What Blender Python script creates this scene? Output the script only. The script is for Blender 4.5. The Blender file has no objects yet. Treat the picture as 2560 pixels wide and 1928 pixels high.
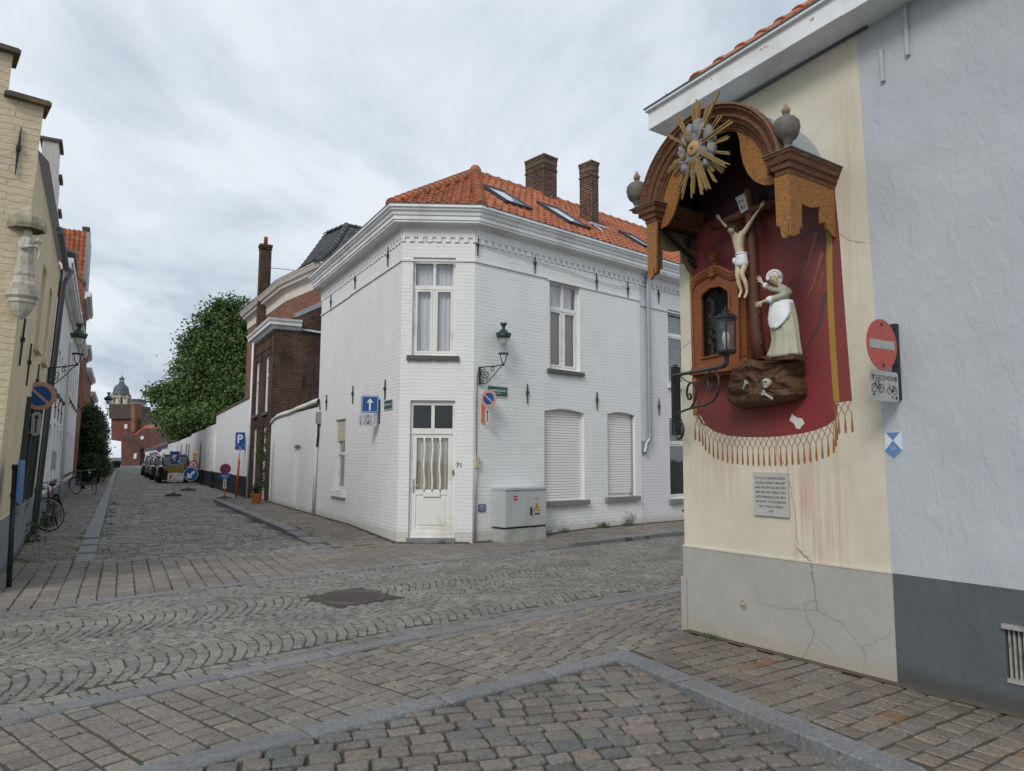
import bpy, bmesh, math, random
from mathutils import Vector, Matrix, noise
random.seed(7)
SC = bpy.context.scene
COL = SC.collection
R = math.radians
# ---------------------------------------------------------------- camera
FPX, HCAM, CX, CY = 1800.0, 1.6, 1280.0, 964.0
PITCH = math.atan((1148-964)/FPX); ROLL = .005
cam_d = bpy.data.cameras.new('camera'); cam = bpy.data.objects.new('camera', cam_d); COL.objects.link(cam)
cam_d.sensor_fit = 'HORIZONTAL'; cam_d.sensor_width = 36; cam_d.lens = 36*FPX/2560
cam_d.clip_start = .05; cam_d.clip_end = 3000
cam.matrix_world = Matrix.Translation((0, 0, HCAM)) @ Matrix.Rotation(math.pi/2+PITCH, 4, 'X') @ Matrix.Rotation(ROLL, 4, 'Z')
SC.camera = cam
# ---------------------------------------------------------------- light: bright overcast
SC.view_settings.view_transform = 'Standard'; SC.view_settings.look = 'None'
SC.view_settings.exposure = 0.12; SC.view_settings.gamma = 1
SUN_AZ, SUN_EL = R(203), R(38)          # azimuth clockwise from +Y
world = bpy.data.worlds.new('World'); SC.world = world; world.use_nodes = True
wn = world.node_tree; wn.nodes.clear()
def W_(t): return wn.nodes.new(t)
sky = W_('ShaderNodeTexSky'); sky.sky_type = 'NISHITA'; sky.sun_disc = False
sky.sun_elevation = SUN_EL; sky.sun_rotation = SUN_AZ; sky.dust_density = 2.0
tc = W_('ShaderNodeTexCoord')
sep = W_('ShaderNodeSeparateXYZ'); wn.links.new(tc.outputs['Generated'], sep.inputs[0])
# project the view direction on a flat cloud deck so that clouds flatten towards the horizon
mx = W_('ShaderNodeMath'); mx.operation = 'ADD'; mx.inputs[1].default_value = .22; wn.links.new(sep.outputs['Z'], mx.inputs[0])
ma = W_('ShaderNodeMath'); ma.operation = 'MAXIMUM'; ma.inputs[1].default_value = .05; wn.links.new(mx.outputs[0], ma.inputs[0])
dv = W_('ShaderNodeVectorMath'); dv.operation = 'DIVIDE'
cb = W_('ShaderNodeCombineXYZ')
for i in range(3): wn.links.new(ma.outputs[0], cb.inputs[i])
wn.links.new(tc.outputs['Generated'], dv.inputs[0]); wn.links.new(cb.outputs[0], dv.inputs[1])
mp = W_('ShaderNodeMapping'); mp.inputs['Scale'].default_value = (1.0, .6, 1.0); mp.inputs['Rotation'].default_value = (0, 0, R(-25)); mp.inputs['Location'].default_value = (3.1, 1.7, 0)
wn.links.new(dv.outputs[0], mp.inputs[0])
n1 = W_('ShaderNodeTexNoise'); n1.inputs['Scale'].default_value = 1.7; n1.inputs['Detail'].default_value = 10; n1.inputs['Roughness'].default_value = .56; n1.inputs['Distortion'].default_value = .35
wn.links.new(mp.outputs[0], n1.inputs['Vector'])
cr = W_('ShaderNodeValToRGB'); el = cr.color_ramp.elements
el[0].position = .36; el[0].color = (.45, .53, .62, 1)
el[1].position = .68; el[1].color = (.82, .87, .925, 1)
e = el.new(.47); e.color = (.63, .70, .775, 1)
e = el.new(.56); e.color = (.76, .815, .88, 1)
wn.links.new(n1.outputs['Fac'], cr.inputs[0])
bg1 = W_('ShaderNodeBackground'); bg1.inputs['Strength'].default_value = .10; wn.links.new(sky.outputs[0], bg1.inputs[0])
bg2 = W_('ShaderNodeBackground'); bg2.inputs['Strength'].default_value = 1.0; wn.links.new(cr.outputs[0], bg2.inputs[0])
mix = W_('ShaderNodeMixShader'); mix.inputs[0].default_value = .93
wn.links.new(bg1.outputs[0], mix.inputs[1]); wn.links.new(bg2.outputs[0], mix.inputs[2])
wo = W_('ShaderNodeOutputWorld'); wn.links.new(mix.outputs[0], wo.inputs[0])
sl = bpy.data.lights.new('sun', 'SUN'); sl.energy = 1.5; sl.angle = R(20); sl.color = (1, .97, .92)
so = bpy.data.objects.new('sun', sl); COL.objects.link(so)
sd = Vector((math.sin(SUN_AZ)*math.cos(SUN_EL), math.cos(SUN_AZ)*math.cos(SUN_EL), math.sin(SUN_EL)))
so.rotation_euler = sd.to_track_quat('Z', 'Y').to_euler(); so.location = sd*40

# ---------------------------------------------------------------- picture-to-place helpers
def ray(px, py):
    x = (px-CX)/FPX; y = -(py-CY)/FPX
    c, s = math.cos(ROLL), math.sin(ROLL); x, y = c*x-s*y, s*x+c*y
    cp, sp = math.cos(PITCH), math.sin(PITCH)
    return Vector((x, cp-sp*y, sp+cp*y))
EYE = Vector((0, 0, HCAM))
def ground(px, py, z=0.0):
    r = ray(px, py); t = (z-HCAM)/r.z; return Vector((r.x*t, r.y*t, z))
def far(px, py, D):
    r = ray(px, py); return EYE + r*(D/r.y)
def onplane(px, py, P0, n):
    r = ray(px, py); t = (Vector(P0)-EYE).dot(n)/r.dot(n); return EYE + r*t

class Frame:
    """A facade plane. x runs along d (metres), y is height, o is out of the wall towards the street."""
    def __init__(s, A, B=None, az=None, out=None):
        s.A = Vector((A[0], A[1], 0))
        s.d = (Vector((B[0], B[1], 0))-s.A).normalized() if B is not None else Vector((math.sin(R(az)), math.cos(R(az)), 0))
        n = Vector((s.d.y, -s.d.x, 0))
        if out is None: out = -s.A
        if n.dot(Vector((out[0], out[1], 0))) < 0: n = -n
        s.n = n; s.up = Vector((0, 0, 1))
        s.lean = 0.0; s.leandir = s.n
    def __call__(s, x, y, o=0.0):
        p = s.A + s.d*x + s.n*o + s.up*y
        if s.lean: p = p + s.leandir*(s.lean*y)
        return p
    def px(s, px, py, o=0.0):
        A = s.A + s.n*o; r = ray(px, py); t = A.dot(s.n)/r.dot(s.n); P = EYE + r*t
        return ((P-s.A).dot(s.d), P.z)
    def shift(s, x=0, o=0, y=0):
        f = Frame.__new__(Frame); f.__dict__.update(s.__dict__); f.A = s.A + s.d*x + s.n*o + Vector((0, 0, y)); return f

class Plane:
    """free plane: origin, right, up ; (x,y,o)"""
    def __init__(s, O, right, up=(0, 0, 1)):
        s.A = Vector(O); s.d = Vector(right).normalized(); s.up = Vector(up).normalized(); s.n = s.d.cross(s.up).normalized()
    def __call__(s, x, y, o=0.0): return s.A + s.d*x + s.up*y + s.n*o
def facing(O, yaw_az):
    """plane whose normal points to azimuth yaw_az"""
    n = Vector((math.sin(R(yaw_az)), math.cos(R(yaw_az)), 0)); right = Vector((0, 0, 1)).cross(n)
    return Plane(O, right)

# ---------------------------------------------------------------- mesh builder
ORG = {}
class MB:
    def __init__(s): s.v = []; s.f = []; s.uv = []; s.r = []; s.m = []; s.cr = 0.0; s.cm = 0
    def face(s, pts, uv=None, to=None):
        pts = [Vector(p) for p in pts]
        if to is not None:
            n = Vector((0, 0, 0))
            for i in range(len(pts)):
                a, b = pts[i], pts[(i+1) % len(pts)]; n += a.cross(b)
            if n.dot(Vector(to)) < 0:
                pts.reverse()
                if uv: uv = list(uv)[::-1]
        b = len(s.v); s.v.extend(pts); s.f.append(tuple(range(b, b+len(pts))))
        s.uv.append(uv); s.r.append(s.cr); s.m.append(s.cm)
    def raw(s, verts, faces):
        b = len(s.v); s.v.extend(verts)
        for f in faces: s.f.append(tuple(b+i for i in f)); s.uv.append(None); s.r.append(s.cr); s.m.append(s.cm)
    def box(s, T, x0, x1, y0, y1, o0, o1):
        if x0 > x1: x0, x1 = x1, x0
        if y0 > y1: y0, y1 = y1, y0
        if o0 > o1: o0, o1 = o1, o0
        c = [(x, y, o) for o in (o0, o1) for y in (y0, y1) for x in (x0, x1)]
        P = [T(*q) for q in c]
        cen = sum(P, Vector())/8
        for idx in ((0, 1, 3, 2), (4, 5, 7, 6), (0, 1, 5, 4), (2, 3, 7, 6), (0, 2, 6, 4), (1, 3, 7, 5)):
            pts = [P[i] for i in idx]; fc = sum(pts, Vector())/4
            if idx in ((0, 1, 3, 2), (4, 5, 7, 6)): uv = [(c[i][0], c[i][1]) for i in idx]
            elif idx in ((0, 1, 5, 4), (2, 3, 7, 6)): uv = [(c[i][0], c[i][2]) for i in idx]
            else: uv = [(c[i][2], c[i][1]) for i in idx]
            s.face(pts, uv, fc-cen)
    def prism(s, T, poly, o0, o1, inset=0):
        n = len(poly)
        A = [T(x, y, o0) for x, y in poly]; B = [T(x, y, o1) for x, y in poly]
        nn = (T(0, 0, 1)-T(0, 0, 0))*(1 if o1 > o0 else -1)
        area = sum(poly[i][0]*poly[(i+1) % n][1]-poly[(i+1) % n][0]*poly[i][1] for i in range(n))
        s.face(B, list(poly), nn); s.face(A, list(poly), -nn)
        fr = (T(1, 0, 0)-T(0, 0, 0)).cross(T(0, 1, 0)-T(0, 0, 0)).dot(nn)
        L = 0
        for i in range(n):
            j = (i+1) % n
            ex, ey = poly[j][0]-poly[i][0], poly[j][1]-poly[i][1]; l = math.hypot(ex, ey)
            out = (ey, -ex) if area > 0 else (-ey, ex)
            ov = (T(out[0], out[1], 0)-T(0, 0, 0))
            s.face([A[i], A[j], B[j], B[i]], [(L, o0), (L+l, o0), (L+l, o1), (L, o1)], ov); L += l
    def tube(s, pts, r, n=8, r2=None, closed=False, caps=True):
        pts = [Vector(p) for p in pts]; m = len(pts); rings = []
        prev = None
        for i, p in enumerate(pts):
            if closed: t = (pts[(i+1) % m]-pts[i-1])
            else: t = (pts[min(i+1, m-1)]-pts[max(i-1, 0)])
            if t.length < 1e-9: t = Vector((0, 0, 1))
            t.normalize()
            if prev is None:
                a = Vector((0, 0, 1)) if abs(t.z) < .9 else Vector((1, 0, 0))
                u = t.cross(a).normalized()
            else:
                u = prev - t*prev.dot(t)
                if u.length < 1e-6: u = t.cross(Vector((1, 0, .3)))
                u.normalize()
            prev = u; w = t.cross(u)
            if isinstance(r, (list, tuple)): rr = r[i]
            else: rr = r if r2 is None else r+(r2-r)*i/(m-1)
            rings.append([p + (u*math.cos(2*math.pi*k/n)+w*math.sin(2*math.pi*k/n))*rr for k in range(n)])
        V = [q for ring in rings for q in ring]; F = []
        for i in range(m if closed else m-1):
            a, b = i*n, ((i+1) % m)*n
            for k in range(n): F.append((a+k, a+(k+1) % n, b+(k+1) % n, b+k))
        if caps and not closed: F.append(tuple(range(n-1, -1, -1))); F.append(tuple((m-1)*n+k for k in range(n)))
        s.raw(V, F)
    def lathe(s, C, prof, n=20, sx=1, sy=1, d=None, capends=True, lobes=0, lamp=0.0, axis=None):
        """revolve profile [(r,z)] round the vertical through C (or round axis)"""
        C = Vector(C)
        ax = Vector(axis).normalized() if axis is not None else Vector((0, 0, 1))
        u = Vector(d) if d is not None else (Vector((1, 0, 0)) if abs(ax.x) < .9 else Vector((0, 1, 0)))
        u = (u-ax*u.dot(ax)).normalized(); w = ax.cross(u)
        V = []; F = []
        for r_, z in prof:
            for k in range(n):
                t = 2*math.pi*k/n; q = r_*(1+lamp*math.cos(lobes*t))
                V.append(C+ax*z+u*(q*sx*math.cos(t))+w*(q*sy*math.sin(t)))
        for i in range(len(prof)-1):
            for k in range(n): F.append((i*n+k, i*n+(k+1) % n, (i+1)*n+(k+1) % n, (i+1)*n+k))
        if capends: F.append(tuple(range(n-1, -1, -1))); F.append(tuple((len(prof)-1)*n+k for k in range(n)))
        s.raw(V, F)
    def ball(s, C, rx, ry=None, rz=None, n=12, m=8, rot=None, fn=None):
        ry = rx if ry is None else ry; rz = rx if rz is None else rz
        C = Vector(C); V = []; F = []
        for i in range(m+1):
            ph = math.pi*i/m
            for k in range(n):
                t = 2*math.pi*k/n
                q = Vector((math.sin(ph)*math.cos(t), math.sin(ph)*math.sin(t), math.cos(ph)))
                g = fn(q) if fn else 1.0
                q = Vector((q.x*rx, q.y*ry, q.z*rz))*g
                if rot is not None: q = rot @ q
                V.append(C+q)
        for i in range(m):
            for k in range(n): F.append((i*n+k, (i+1)*n+k, (i+1)*n+(k+1) % n, i*n+(k+1) % n))
        s.raw(V, F)
    def sweep(s, prof, path, outs, to=None, closedprof=False):
        """profile [(o,z)] along plan path [(x,y)] with mitred outward vectors outs"""
        rows = []
        for (x, y), o in zip(path, outs):
            rows.append([Vector((x, y, 0))+Vector((o[0], o[1], 0))*a+Vector((0, 0, b)) for a, b in prof])
        k = len(prof); L = 0
        for i in range(len(path)-1):
            l = (Vector(path[i+1])-Vector(path[i])).length
            for j in range(k if closedprof else k-1):
                jj = (j+1) % k
                s.face([rows[i][j], rows[i+1][j], rows[i+1][jj], rows[i][jj]], [(L, prof[j][1]+prof[j][0]), (L+l, prof[j][1]+prof[j][0]), (L+l, prof[jj][1]+prof[jj][0]), (L, prof[jj][1]+prof[jj][0])])
            L += l
        for e_ in (0, -1): s.face(rows[e_])
    def build(s, name, mat, parent=None, org=None, smooth=False, fixn=False, merge=0):
        if not s.f: return None
        me = bpy.data.meshes.new(name)
        if org is None: org = ORG[parent.name] if parent is not None else Vector((0, 0, 0))
        org = Vector(org)
        me.from_pydata([tuple(p-org) for p in s.v], [], s.f)
        mats = mat if isinstance(mat, (list, tuple)) else [mat]
        for m_ in mats: me.materials.append(m_)
        if len(mats) > 1: me.polygons.foreach_set('material_index', s.m)
        if any(u is not None for u in s.uv):
            ul = me.uv_layers.new(name='UVMap'); d = []
            for f, u in zip(s.f, s.uv):
                if u is None:
                    for _ in f: d += [0.0, 0.0]
                else:
                    for a in u: d += [a[0], a[1]]
            ul.data.foreach_set('uv', d)
        if any(s.r):
            at = me.attributes.new('rnd', 'FLOAT', 'FACE'); at.data.foreach_set('value', s.r)
        if smooth: me.polygons.foreach_set('use_smooth', [True]*len(me.polygons))
        if fixn or merge:
            bm = bmesh.new(); bm.from_mesh(me)
            if merge: bmesh.ops.remove_doubles(bm, verts=bm.verts, dist=merge)
            bmesh.ops.recalc_face_normals(bm, faces=bm.faces); bm.to_mesh(me); bm.free()
        me.update()
        o = bpy.data.objects.new(name, me); COL.objects.link(o)
        if parent is not None: o.parent = parent; ORG[o.name] = org; o.location = (0, 0, 0)
        else: o.location = org; ORG[o.name] = org
        return o
def tag(o, label=None, cat=None, group=None, kind=None):
    if label: o['label'] = label
    if cat: o['category'] = cat
    if group: o['group'] = group
    if kind: o['kind'] = kind
    return o
def thing(name, loc, label, cat, group=None):
    o = bpy.data.objects.new(name, None); COL.objects.link(o); o.location = loc; o.empty_display_size = .2
    ORG[o.name] = Vector(loc); return tag(o, label, cat, group)
def copy_tree(o, parent=None):
    c = o.copy(); COL.objects.link(c); c.parent = parent
    for ch in [q for q in bpy.data.objects if q.parent == o]: copy_tree(ch, c)
    return c
def one(mb, name, mat, org, label, cat, group=None, **k):
    return tag(mb.build(name, mat, None, org=org, **k), label, cat, group)

# ---------------------------------------------------------------- materials
class NT:
    def __init__(s, name):
        s.mat = bpy.data.materials.new(name); s.mat.use_nodes = True; s.t = s.mat.node_tree; s.t.nodes.clear()
        s.out = s.t.nodes.new('ShaderNodeOutputMaterial'); s.b = s.t.nodes.new('ShaderNodeBsdfPrincipled')
        s.t.links.new(s.b.outputs[0], s.out.inputs[0]); s.tc = s.n('ShaderNodeTexCoord')
    def n(s, t, **k):
        x = s.t.nodes.new(t)
        for a, b in k.items(): setattr(x, a, b)
        return x
    def l(s, a, b): s.t.links.new(a, b)
    def noise(s, vec, scale, detail=4, rough=.55, dist=0, out='Fac'):
        x = s.n('ShaderNodeTexNoise'); x.inputs['Scale'].default_value = scale; x.inputs['Detail'].default_value = detail
        x.inputs['Roughness'].default_value = rough; x.inputs['Distortion'].default_value = dist
        if vec is not None: s.l(vec, x.inputs['Vector'])
        return x.outputs[out]
    def map(s, vec, scale=(1, 1, 1), loc=(0, 0, 0), rot=(0, 0, 0)):
        x = s.n('ShaderNodeMapping'); x.inputs['Scale'].default_value = scale; x.inputs['Location'].default_value = loc; x.inputs['Rotation'].default_value = rot
        s.l(vec, x.inputs[0]); return x.outputs[0]
    def ramp(s, fac, stops, const=False):
        x = s.n('ShaderNodeValToRGB'); e = x.color_ramp.elements
        while len(e) < len(stops): e.new(.5)
        for i, (p, c) in enumerate(stops):
            e[i].position = p
            c = (c, c, c) if isinstance(c, (int, float)) else c
            e[i].color = (c[0], c[1], c[2], 1)
        if const: x.color_ramp.interpolation = 'CONSTANT'
        s.l(fac, x.inputs[0]); return x.outputs[0]
    def mix(s, a, b, fac, mode='MIX'):
        x = s.n('ShaderNodeMix', data_type='RGBA', blend_type=mode)
        for i, q in ((6, a), (7, b)):
            if isinstance(q, (tuple, list)): x.inputs[i].default_value = (q[0], q[1], q[2], 1)
            elif isinstance(q, (int, float)): x.inputs[i].default_value = (q, q, q, 1)
            else: s.l(q, x.inputs[i])
        if isinstance(fac, (int, float)): x.inputs[0].default_value = fac
        else: s.l(fac, x.inputs[0])
        return x.outputs[2]
    def math(s, op, a, b=0.0):
        x = s.n('ShaderNodeMath', operation=op)
        for i, q in enumerate((a, b)):
            if isinstance(q, (int, float)): x.inputs[i].default_value = q
            else: s.l(q, x.inputs[i])
        return x.outputs[0]
    def bump(s, h, strength=.5, dist=.01, prev=None):
        x = s.n('ShaderNodeBump'); x.inputs['Strength'].default_value = strength; x.inputs['Distance'].default_value = dist
        s.l(h, x.inputs['Height'])
        if prev is not None: s.l(prev, x.inputs['Normal'])
        return x.outputs[0]
    def attr(s, name):
        x = s.n('ShaderNodeAttribute'); x.attribute_name = name; return x.outputs['Fac']
    def done(s, col=None, rough=.8, nrm=None, spec=.3, metal=0):
        if col is not None:
            if isinstance(col, (tuple, list)): s.b.inputs['Base Color'].default_value = (col[0], col[1], col[2], 1)
            else: s.l(col, s.b.inputs['Base Color'])
        if isinstance(rough, (int, float)): s.b.inputs['Roughness'].default_value = rough
        else: s.l(rough, s.b.inputs['Roughness'])
        s.b.inputs['Specular IOR Level'].default_value = spec; s.b.inputs['Metallic'].default_value = metal
        if nrm is not None: s.l(nrm, s.b.inputs['Normal'])
        return s.mat

def simple(name, col, rough=.6, var=.12, scale=6, bump=.0, bscale=40, spec=.4, metal=0, dirt=None):
    t = NT(name); o = t.tc.outputs['Object']
    n = t.noise(o, scale, 5)
    c = t.mix(tuple(q*(1-var) for q in col), tuple(min(1, q*(1+var)) for q in col), n)
    if dirt:
        d = t.ramp(t.noise(o, scale*.7, 6, .65, .5), [(.5, 0), (.68, 1)]); c = t.mix(c, dirt, d)
    nr = t.bump(t.noise(o, bscale, 4), bump, .01) if bump else None
    return t.done(c, rough, nr, spec, metal)

def painted_brick(name, col, dirtcol=(.42, .38, .30), strength=.55, bw=.215, rh=.072, lump=.35):
    t = NT(name); uv = t.tc.outputs['UV']
    nz = t.noise(uv, 3.0, 3, .5, 0, 'Color')
    v = t.n('ShaderNodeVectorMath', operation='MULTIPLY_ADD'); t.l(nz, v.inputs[0]); v.inputs[1].default_value = (.05, .06, 0); t.l(uv, v.inputs[2])
    nz2 = t.noise(uv, 14.0, 3, .6, 0, 'Color')
    v2 = t.n('ShaderNodeVectorMath', operation='MULTIPLY_ADD'); t.l(nz2, v2.inputs[0]); v2.inputs[1].default_value = (.035, .026, 0); t.l(v.outputs[0], v2.inputs[2])
    b = t.n('ShaderNodeTexBrick'); t.l(v2.outputs[0], b.inputs['Vector'])
    for k, q in (('Scale', 1), ('Mortar Size', .009), ('Mortar Smooth', .6), ('Brick Width', bw), ('Row Height', rh)): b.inputs[k].default_value = q
    b.inputs['Color1'].default_value = (.35, .35, .35, 1); b.inputs['Color2'].default_value = (1, 1, 1, 1); b.inputs['Mortar'].default_value = (0, 0, 0, 1)
    h = t.math('MULTIPLY', b.outputs['Fac'], -1.0)
    # paint fills some joints
    fillm = t.ramp(t.noise(uv, 1.6, 5, .6), [(.38, .08), (.66, 1.0)])
    h = t.math('MULTIPLY', h, fillm)
    hc = t.n('ShaderNodeRGBToBW'); t.l(b.outputs['Color'], hc.inputs[0])
    h = t.math('ADD', h, t.math('MULTIPLY', hc.outputs[0], .35))
    h = t.math('ADD', h, t.math('MULTIPLY', t.noise(uv, 22, 4, .6), .5))
    nr = t.bump(t.noise(uv, 5, 3), lump, .02)
    nr = t.bump(h, strength, .011, nr)
    st = t.noise(t.map(uv, (.9, .35, 1)), 2.2, 7, .62)
    c = t.mix(tuple(q*.94 for q in col), col, t.ramp(st, [(.30, 0), (.58, 1)]))
    jd = t.math('MULTIPLY', b.outputs['Fac'], t.math('MULTIPLY', fillm, .13))
    c = t.mix(c, tuple(q*.55 for q in col), jd)
    # splashed dirt along the foot of the wall
    sp = t.n('ShaderNodeSeparateXYZ'); t.l(uv, sp.inputs[0])
    dn = t.math('ADD', sp.outputs[1], t.math('MULTIPLY', t.noise(uv, 5, 6, .7), -.36))
    c = t.mix(c, dirtcol, t.ramp(dn, [(0.0, .5), (.03, .22), (.12, 0)]))
    sc = t.ramp(t.noise(uv, 30, 5, .7), [(.70, 0), (.76, 1)])
    c = t.mix(c, tuple(q*.6 for q in col), t.math('MULTIPLY', sc, .35))
    return t.done(c, .75, nr, .3)

def brick(name, c1, c2, mortar, bw=.215, rh=.068, ms=.009, soot=None, soot_amt=.5, strength=.5):
    t = NT(name); uv = t.tc.outputs['UV']
    nz = t.noise(uv, 9.0, 2, .5, 0, 'Color')
    v = t.n('ShaderNodeVectorMath', operation='MULTIPLY_ADD'); t.l(nz, v.inputs[0]); v.inputs[1].default_value = (.012, .010, 0); t.l(uv, v.inputs[2])
    b = t.n('ShaderNodeTexBrick'); t.l(v.outputs[0], b.inputs['Vector'])
    for k, q in (('Scale', 1), ('Mortar Size', ms), ('Mortar Smooth', .25), ('Brick Width', bw), ('Row Height', rh), ('Bias', -.1)): b.inputs[k].default_value = q
    b.inputs['Color1'].default_value = (*c1, 1); b.inputs['Color2'].default_value = (*c2, 1); b.inputs['Mortar'].default_value = (*mortar, 1)
    c = b.outputs['Color']
    c = t.mix(c, tuple(q*.45 for q in c1), t.ramp(t.noise(uv, 8, 4, .6), [(.45, 0), (.72, .75)]))
    if soot: c = t.mix(c, soot, t.math('MULTIPLY', t.ramp(t.noise(t.map(uv, (.8, .5, 1)), 1.1, 6, .6), [(.40, 0), (.62, 1)]), soot_amt))
    h = t.math('ADD', t.math('MULTIPLY', b.outputs['Fac'], -1.0), t.math('MULTIPLY', t.noise(uv, 40, 3), .4))
    return t.done(c, .88, t.bump(h, strength, .01), .2)

def plaster(name, col, dark, strength=.35, sc=1.0, foot=None, streak=None, band=None):
    t = NT(name); uv = t.tc.outputs['UV']
    n1_ = t.noise(uv, 1.7*sc, 6, .6); n2_ = t.noise(t.map(uv, (1, .45, 1), rot=(0, 0, .5)), 11*sc, 5, .6, .8); n3_ = t.noise(uv, 60, 3)
    c = t.mix(dark, col, t.ramp(n1_, [(.32, 0), (.6, 1)]))
    if streak:
        s_ = t.noise(t.map(uv, (7, .35, 1)), 2.0, 5, .6)
        c = t.mix(c, streak, t.math('MULTIPLY', t.ramp(s_, [(.56, 0), (.75, 1)]), .35))
    if foot:
        sp = t.n('ShaderNodeSeparateXYZ'); t.l(uv, sp.inputs[0])
        dn = t.math('ADD', sp.outputs[1], t.math('MULTIPLY', t.noise(uv, 6, 6, .7), -.16))
        c = t.mix(c, foot, t.ramp(dn, [(0.0, .7), (.07, 0)]))
    nr = t.bump(n2_, strength, .03); nr = t.bump(n3_, strength*.5, .004, nr)
    return t.done(c, .8, nr, .25)

def stones(name, stops, moss=None, joint=False, bump=.5, rough=.7, bsc=30, spec=.35):
    t = NT(name); o = t.tc.outputs['Object']
    c = t.ramp(t.attr('rnd'), stops)
    g = t.noise(o, 35, 5, .7)
    c = t.mix(c, t.ramp(g, [(.25, .5), (.75, 1.4)]), .9, 'MULTIPLY')
    c = t.mix(c, t.ramp(t.noise(o, 120, 3, .7), [(.35, .62), (.6, 1.12)]), .7, 'MULTIPLY')
    p = t.noise(o, 1.1, 5, .6)
    c = t.mix(c, t.ramp(p, [(.3, .78), (.7, 1.18)]), 1.0, 'MULTIPLY')
    if moss: c = t.mix(c, moss, t.math('MULTIPLY', t.ramp(t.noise(o, .8, 6, .65), [(.52, 0), (.68, 1)]), .35))
    nr = t.bump(t.noise(o, bsc, 6, .65), bump, .009)
    return t.done(c, rough, nr, spec)

def oldwood(name, c1, c2, peel, amt=(.55, .62), sc=(3, 3, 22), fine=1.0):
    t = NT(name); o = t.tc.outputs['Object']
    g = t.noise(t.map(o, sc), 3.0*fine, 6, .65, .6)
    c = t.mix(c1, c2, t.ramp(g, [(.3, 0), (.7, 1)]))
    p = t.noise(t.map(o, tuple(q*.8 for q in sc), (3, 1, 2)), 5.0*fine, 8, .75, .8)
    m = t.ramp(p, [(amt[0], 0), (amt[1], 1)])
    c = t.mix(c, peel, m)
    h = t.math('ADD', g, t.math('MULTIPLY', m, -.6))
    return t.done(c, .62, t.bump(h, .6, .006), .35)

def glass(name, tint=(.97, .97, .97), refl=.12):
    t = NT(name); t.t.nodes.remove(t.b)
    tr = t.n('ShaderNodeBsdfTransparent'); tr.inputs[0].default_value = (*tint, 1)
    gl = t.n('ShaderNodeBsdfGlossy'); gl.inputs['Roughness'].default_value = .02; gl.inputs[0].default_value = (.9, .93, .95, 1)
    nr = t.bump(t.noise(t.tc.outputs['Object'], 3.5, 2), .05, .02); t.l(nr, gl.inputs['Normal'])
    fr = t.n('ShaderNodeLayerWeight'); fr.inputs[0].default_value = .5
    f = t.math('ADD', t.math('MULTIPLY', t.math('POWER', fr.outputs['Facing'], 4.0), .8), refl*.6)
    m = t.n('ShaderNodeMixShader'); t.l(f, m.inputs[0]); t.l(tr.outputs[0], m.inputs[1]); t.l(gl.outputs[0], m.inputs[2]); t.l(m.outputs[0], t.out.inputs[0])
    return t.mat

WHITE = (.80, .80, .80)
m_white = painted_brick('white painted brick', WHITE)
m_white2 = painted_brick('duller white painted brick', (.70, .69, .70))
m_whitefar = painted_brick('far white painted brick', (.80, .80, .82), strength=.5)
m_yellow = painted_brick('cream painted brick', (.66, .56, .385), (.40, .36, .28), .9, .62, .088, 1.2)
m_yellow2 = plaster('cream painted wall', (.66, .56, .38), (.56, .48, .33), .35)
m_brown = brick('dark brown brick', (.10, .042, .026), (.055, .028, .020), (.20, .16, .13), soot=(.022, .015, .013), soot_amt=.65)
m_brown2 = brick('orange brown brick', (.27, .10, .05), (.19, .075, .04), (.34, .27, .21), soot=(.05, .03, .025), soot_amt=.35)
m_red = brick('red brick', (.30, .085, .045), (.20, .06, .035), (.33, .25, .21), soot=(.06, .03, .025), soot_amt=.45)
m_redfar = brick('dull red brick', (.20, .065, .045), (.16, .055, .04), (.22, .14, .12), soot=(.08, .04, .03), soot_amt=.5)
m_chim = brick('sooty chimney brick', (.12, .055, .035), (.06, .03, .022), (.30, .24, .19), soot=(.03, .024, .02), soot_amt=.6)
m_wood = simple('white painted wood', (.78, .77, .73), .45, .05, 3, .05, 30, dirt=(.62, .60, .54))
m_trim = simple('white cornice paint', (.76, .77, .78), .5, .06, 2, .08, 20, dirt=(.60, .60, .58))
m_zinc = simple('grey zinc', (.30, .34, .37), .42, .15, 3, .05, 10, .5, .35)
m_zincdk = simple('dark zinc', (.10, .11, .12), .5, .2, 3)
m_iron = simple('black iron', (.014, .016, .018), .5, .3, 20, .15, 60, .5)
m_rust = simple('old wall iron', (.06, .055, .052), .75, .3, 20, .2, 60)
m_bluestone = simple('bluestone', (.19, .198, .21), .65, .16, 4, .25, 45, .4, dirt=(.24, .245, .25))
m_sill = simple('dark stone sill', (.10, .10, .10), .8, .35, 9, .6, 40)
m_pane = glass('window glass')
m_panedk = glass('dim window glass', (.62, .65, .65), .07)
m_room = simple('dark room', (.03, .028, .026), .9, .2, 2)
m_net = simple('net curtain', (.62, .62, .65), .9, .04, 4)
m_beige = simple('beige curtain', (.52, .49, .40), .9, .1, 3)
m_brownc = simple('brown blind', (.20, .13, .10), .9, .2, 6)
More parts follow.
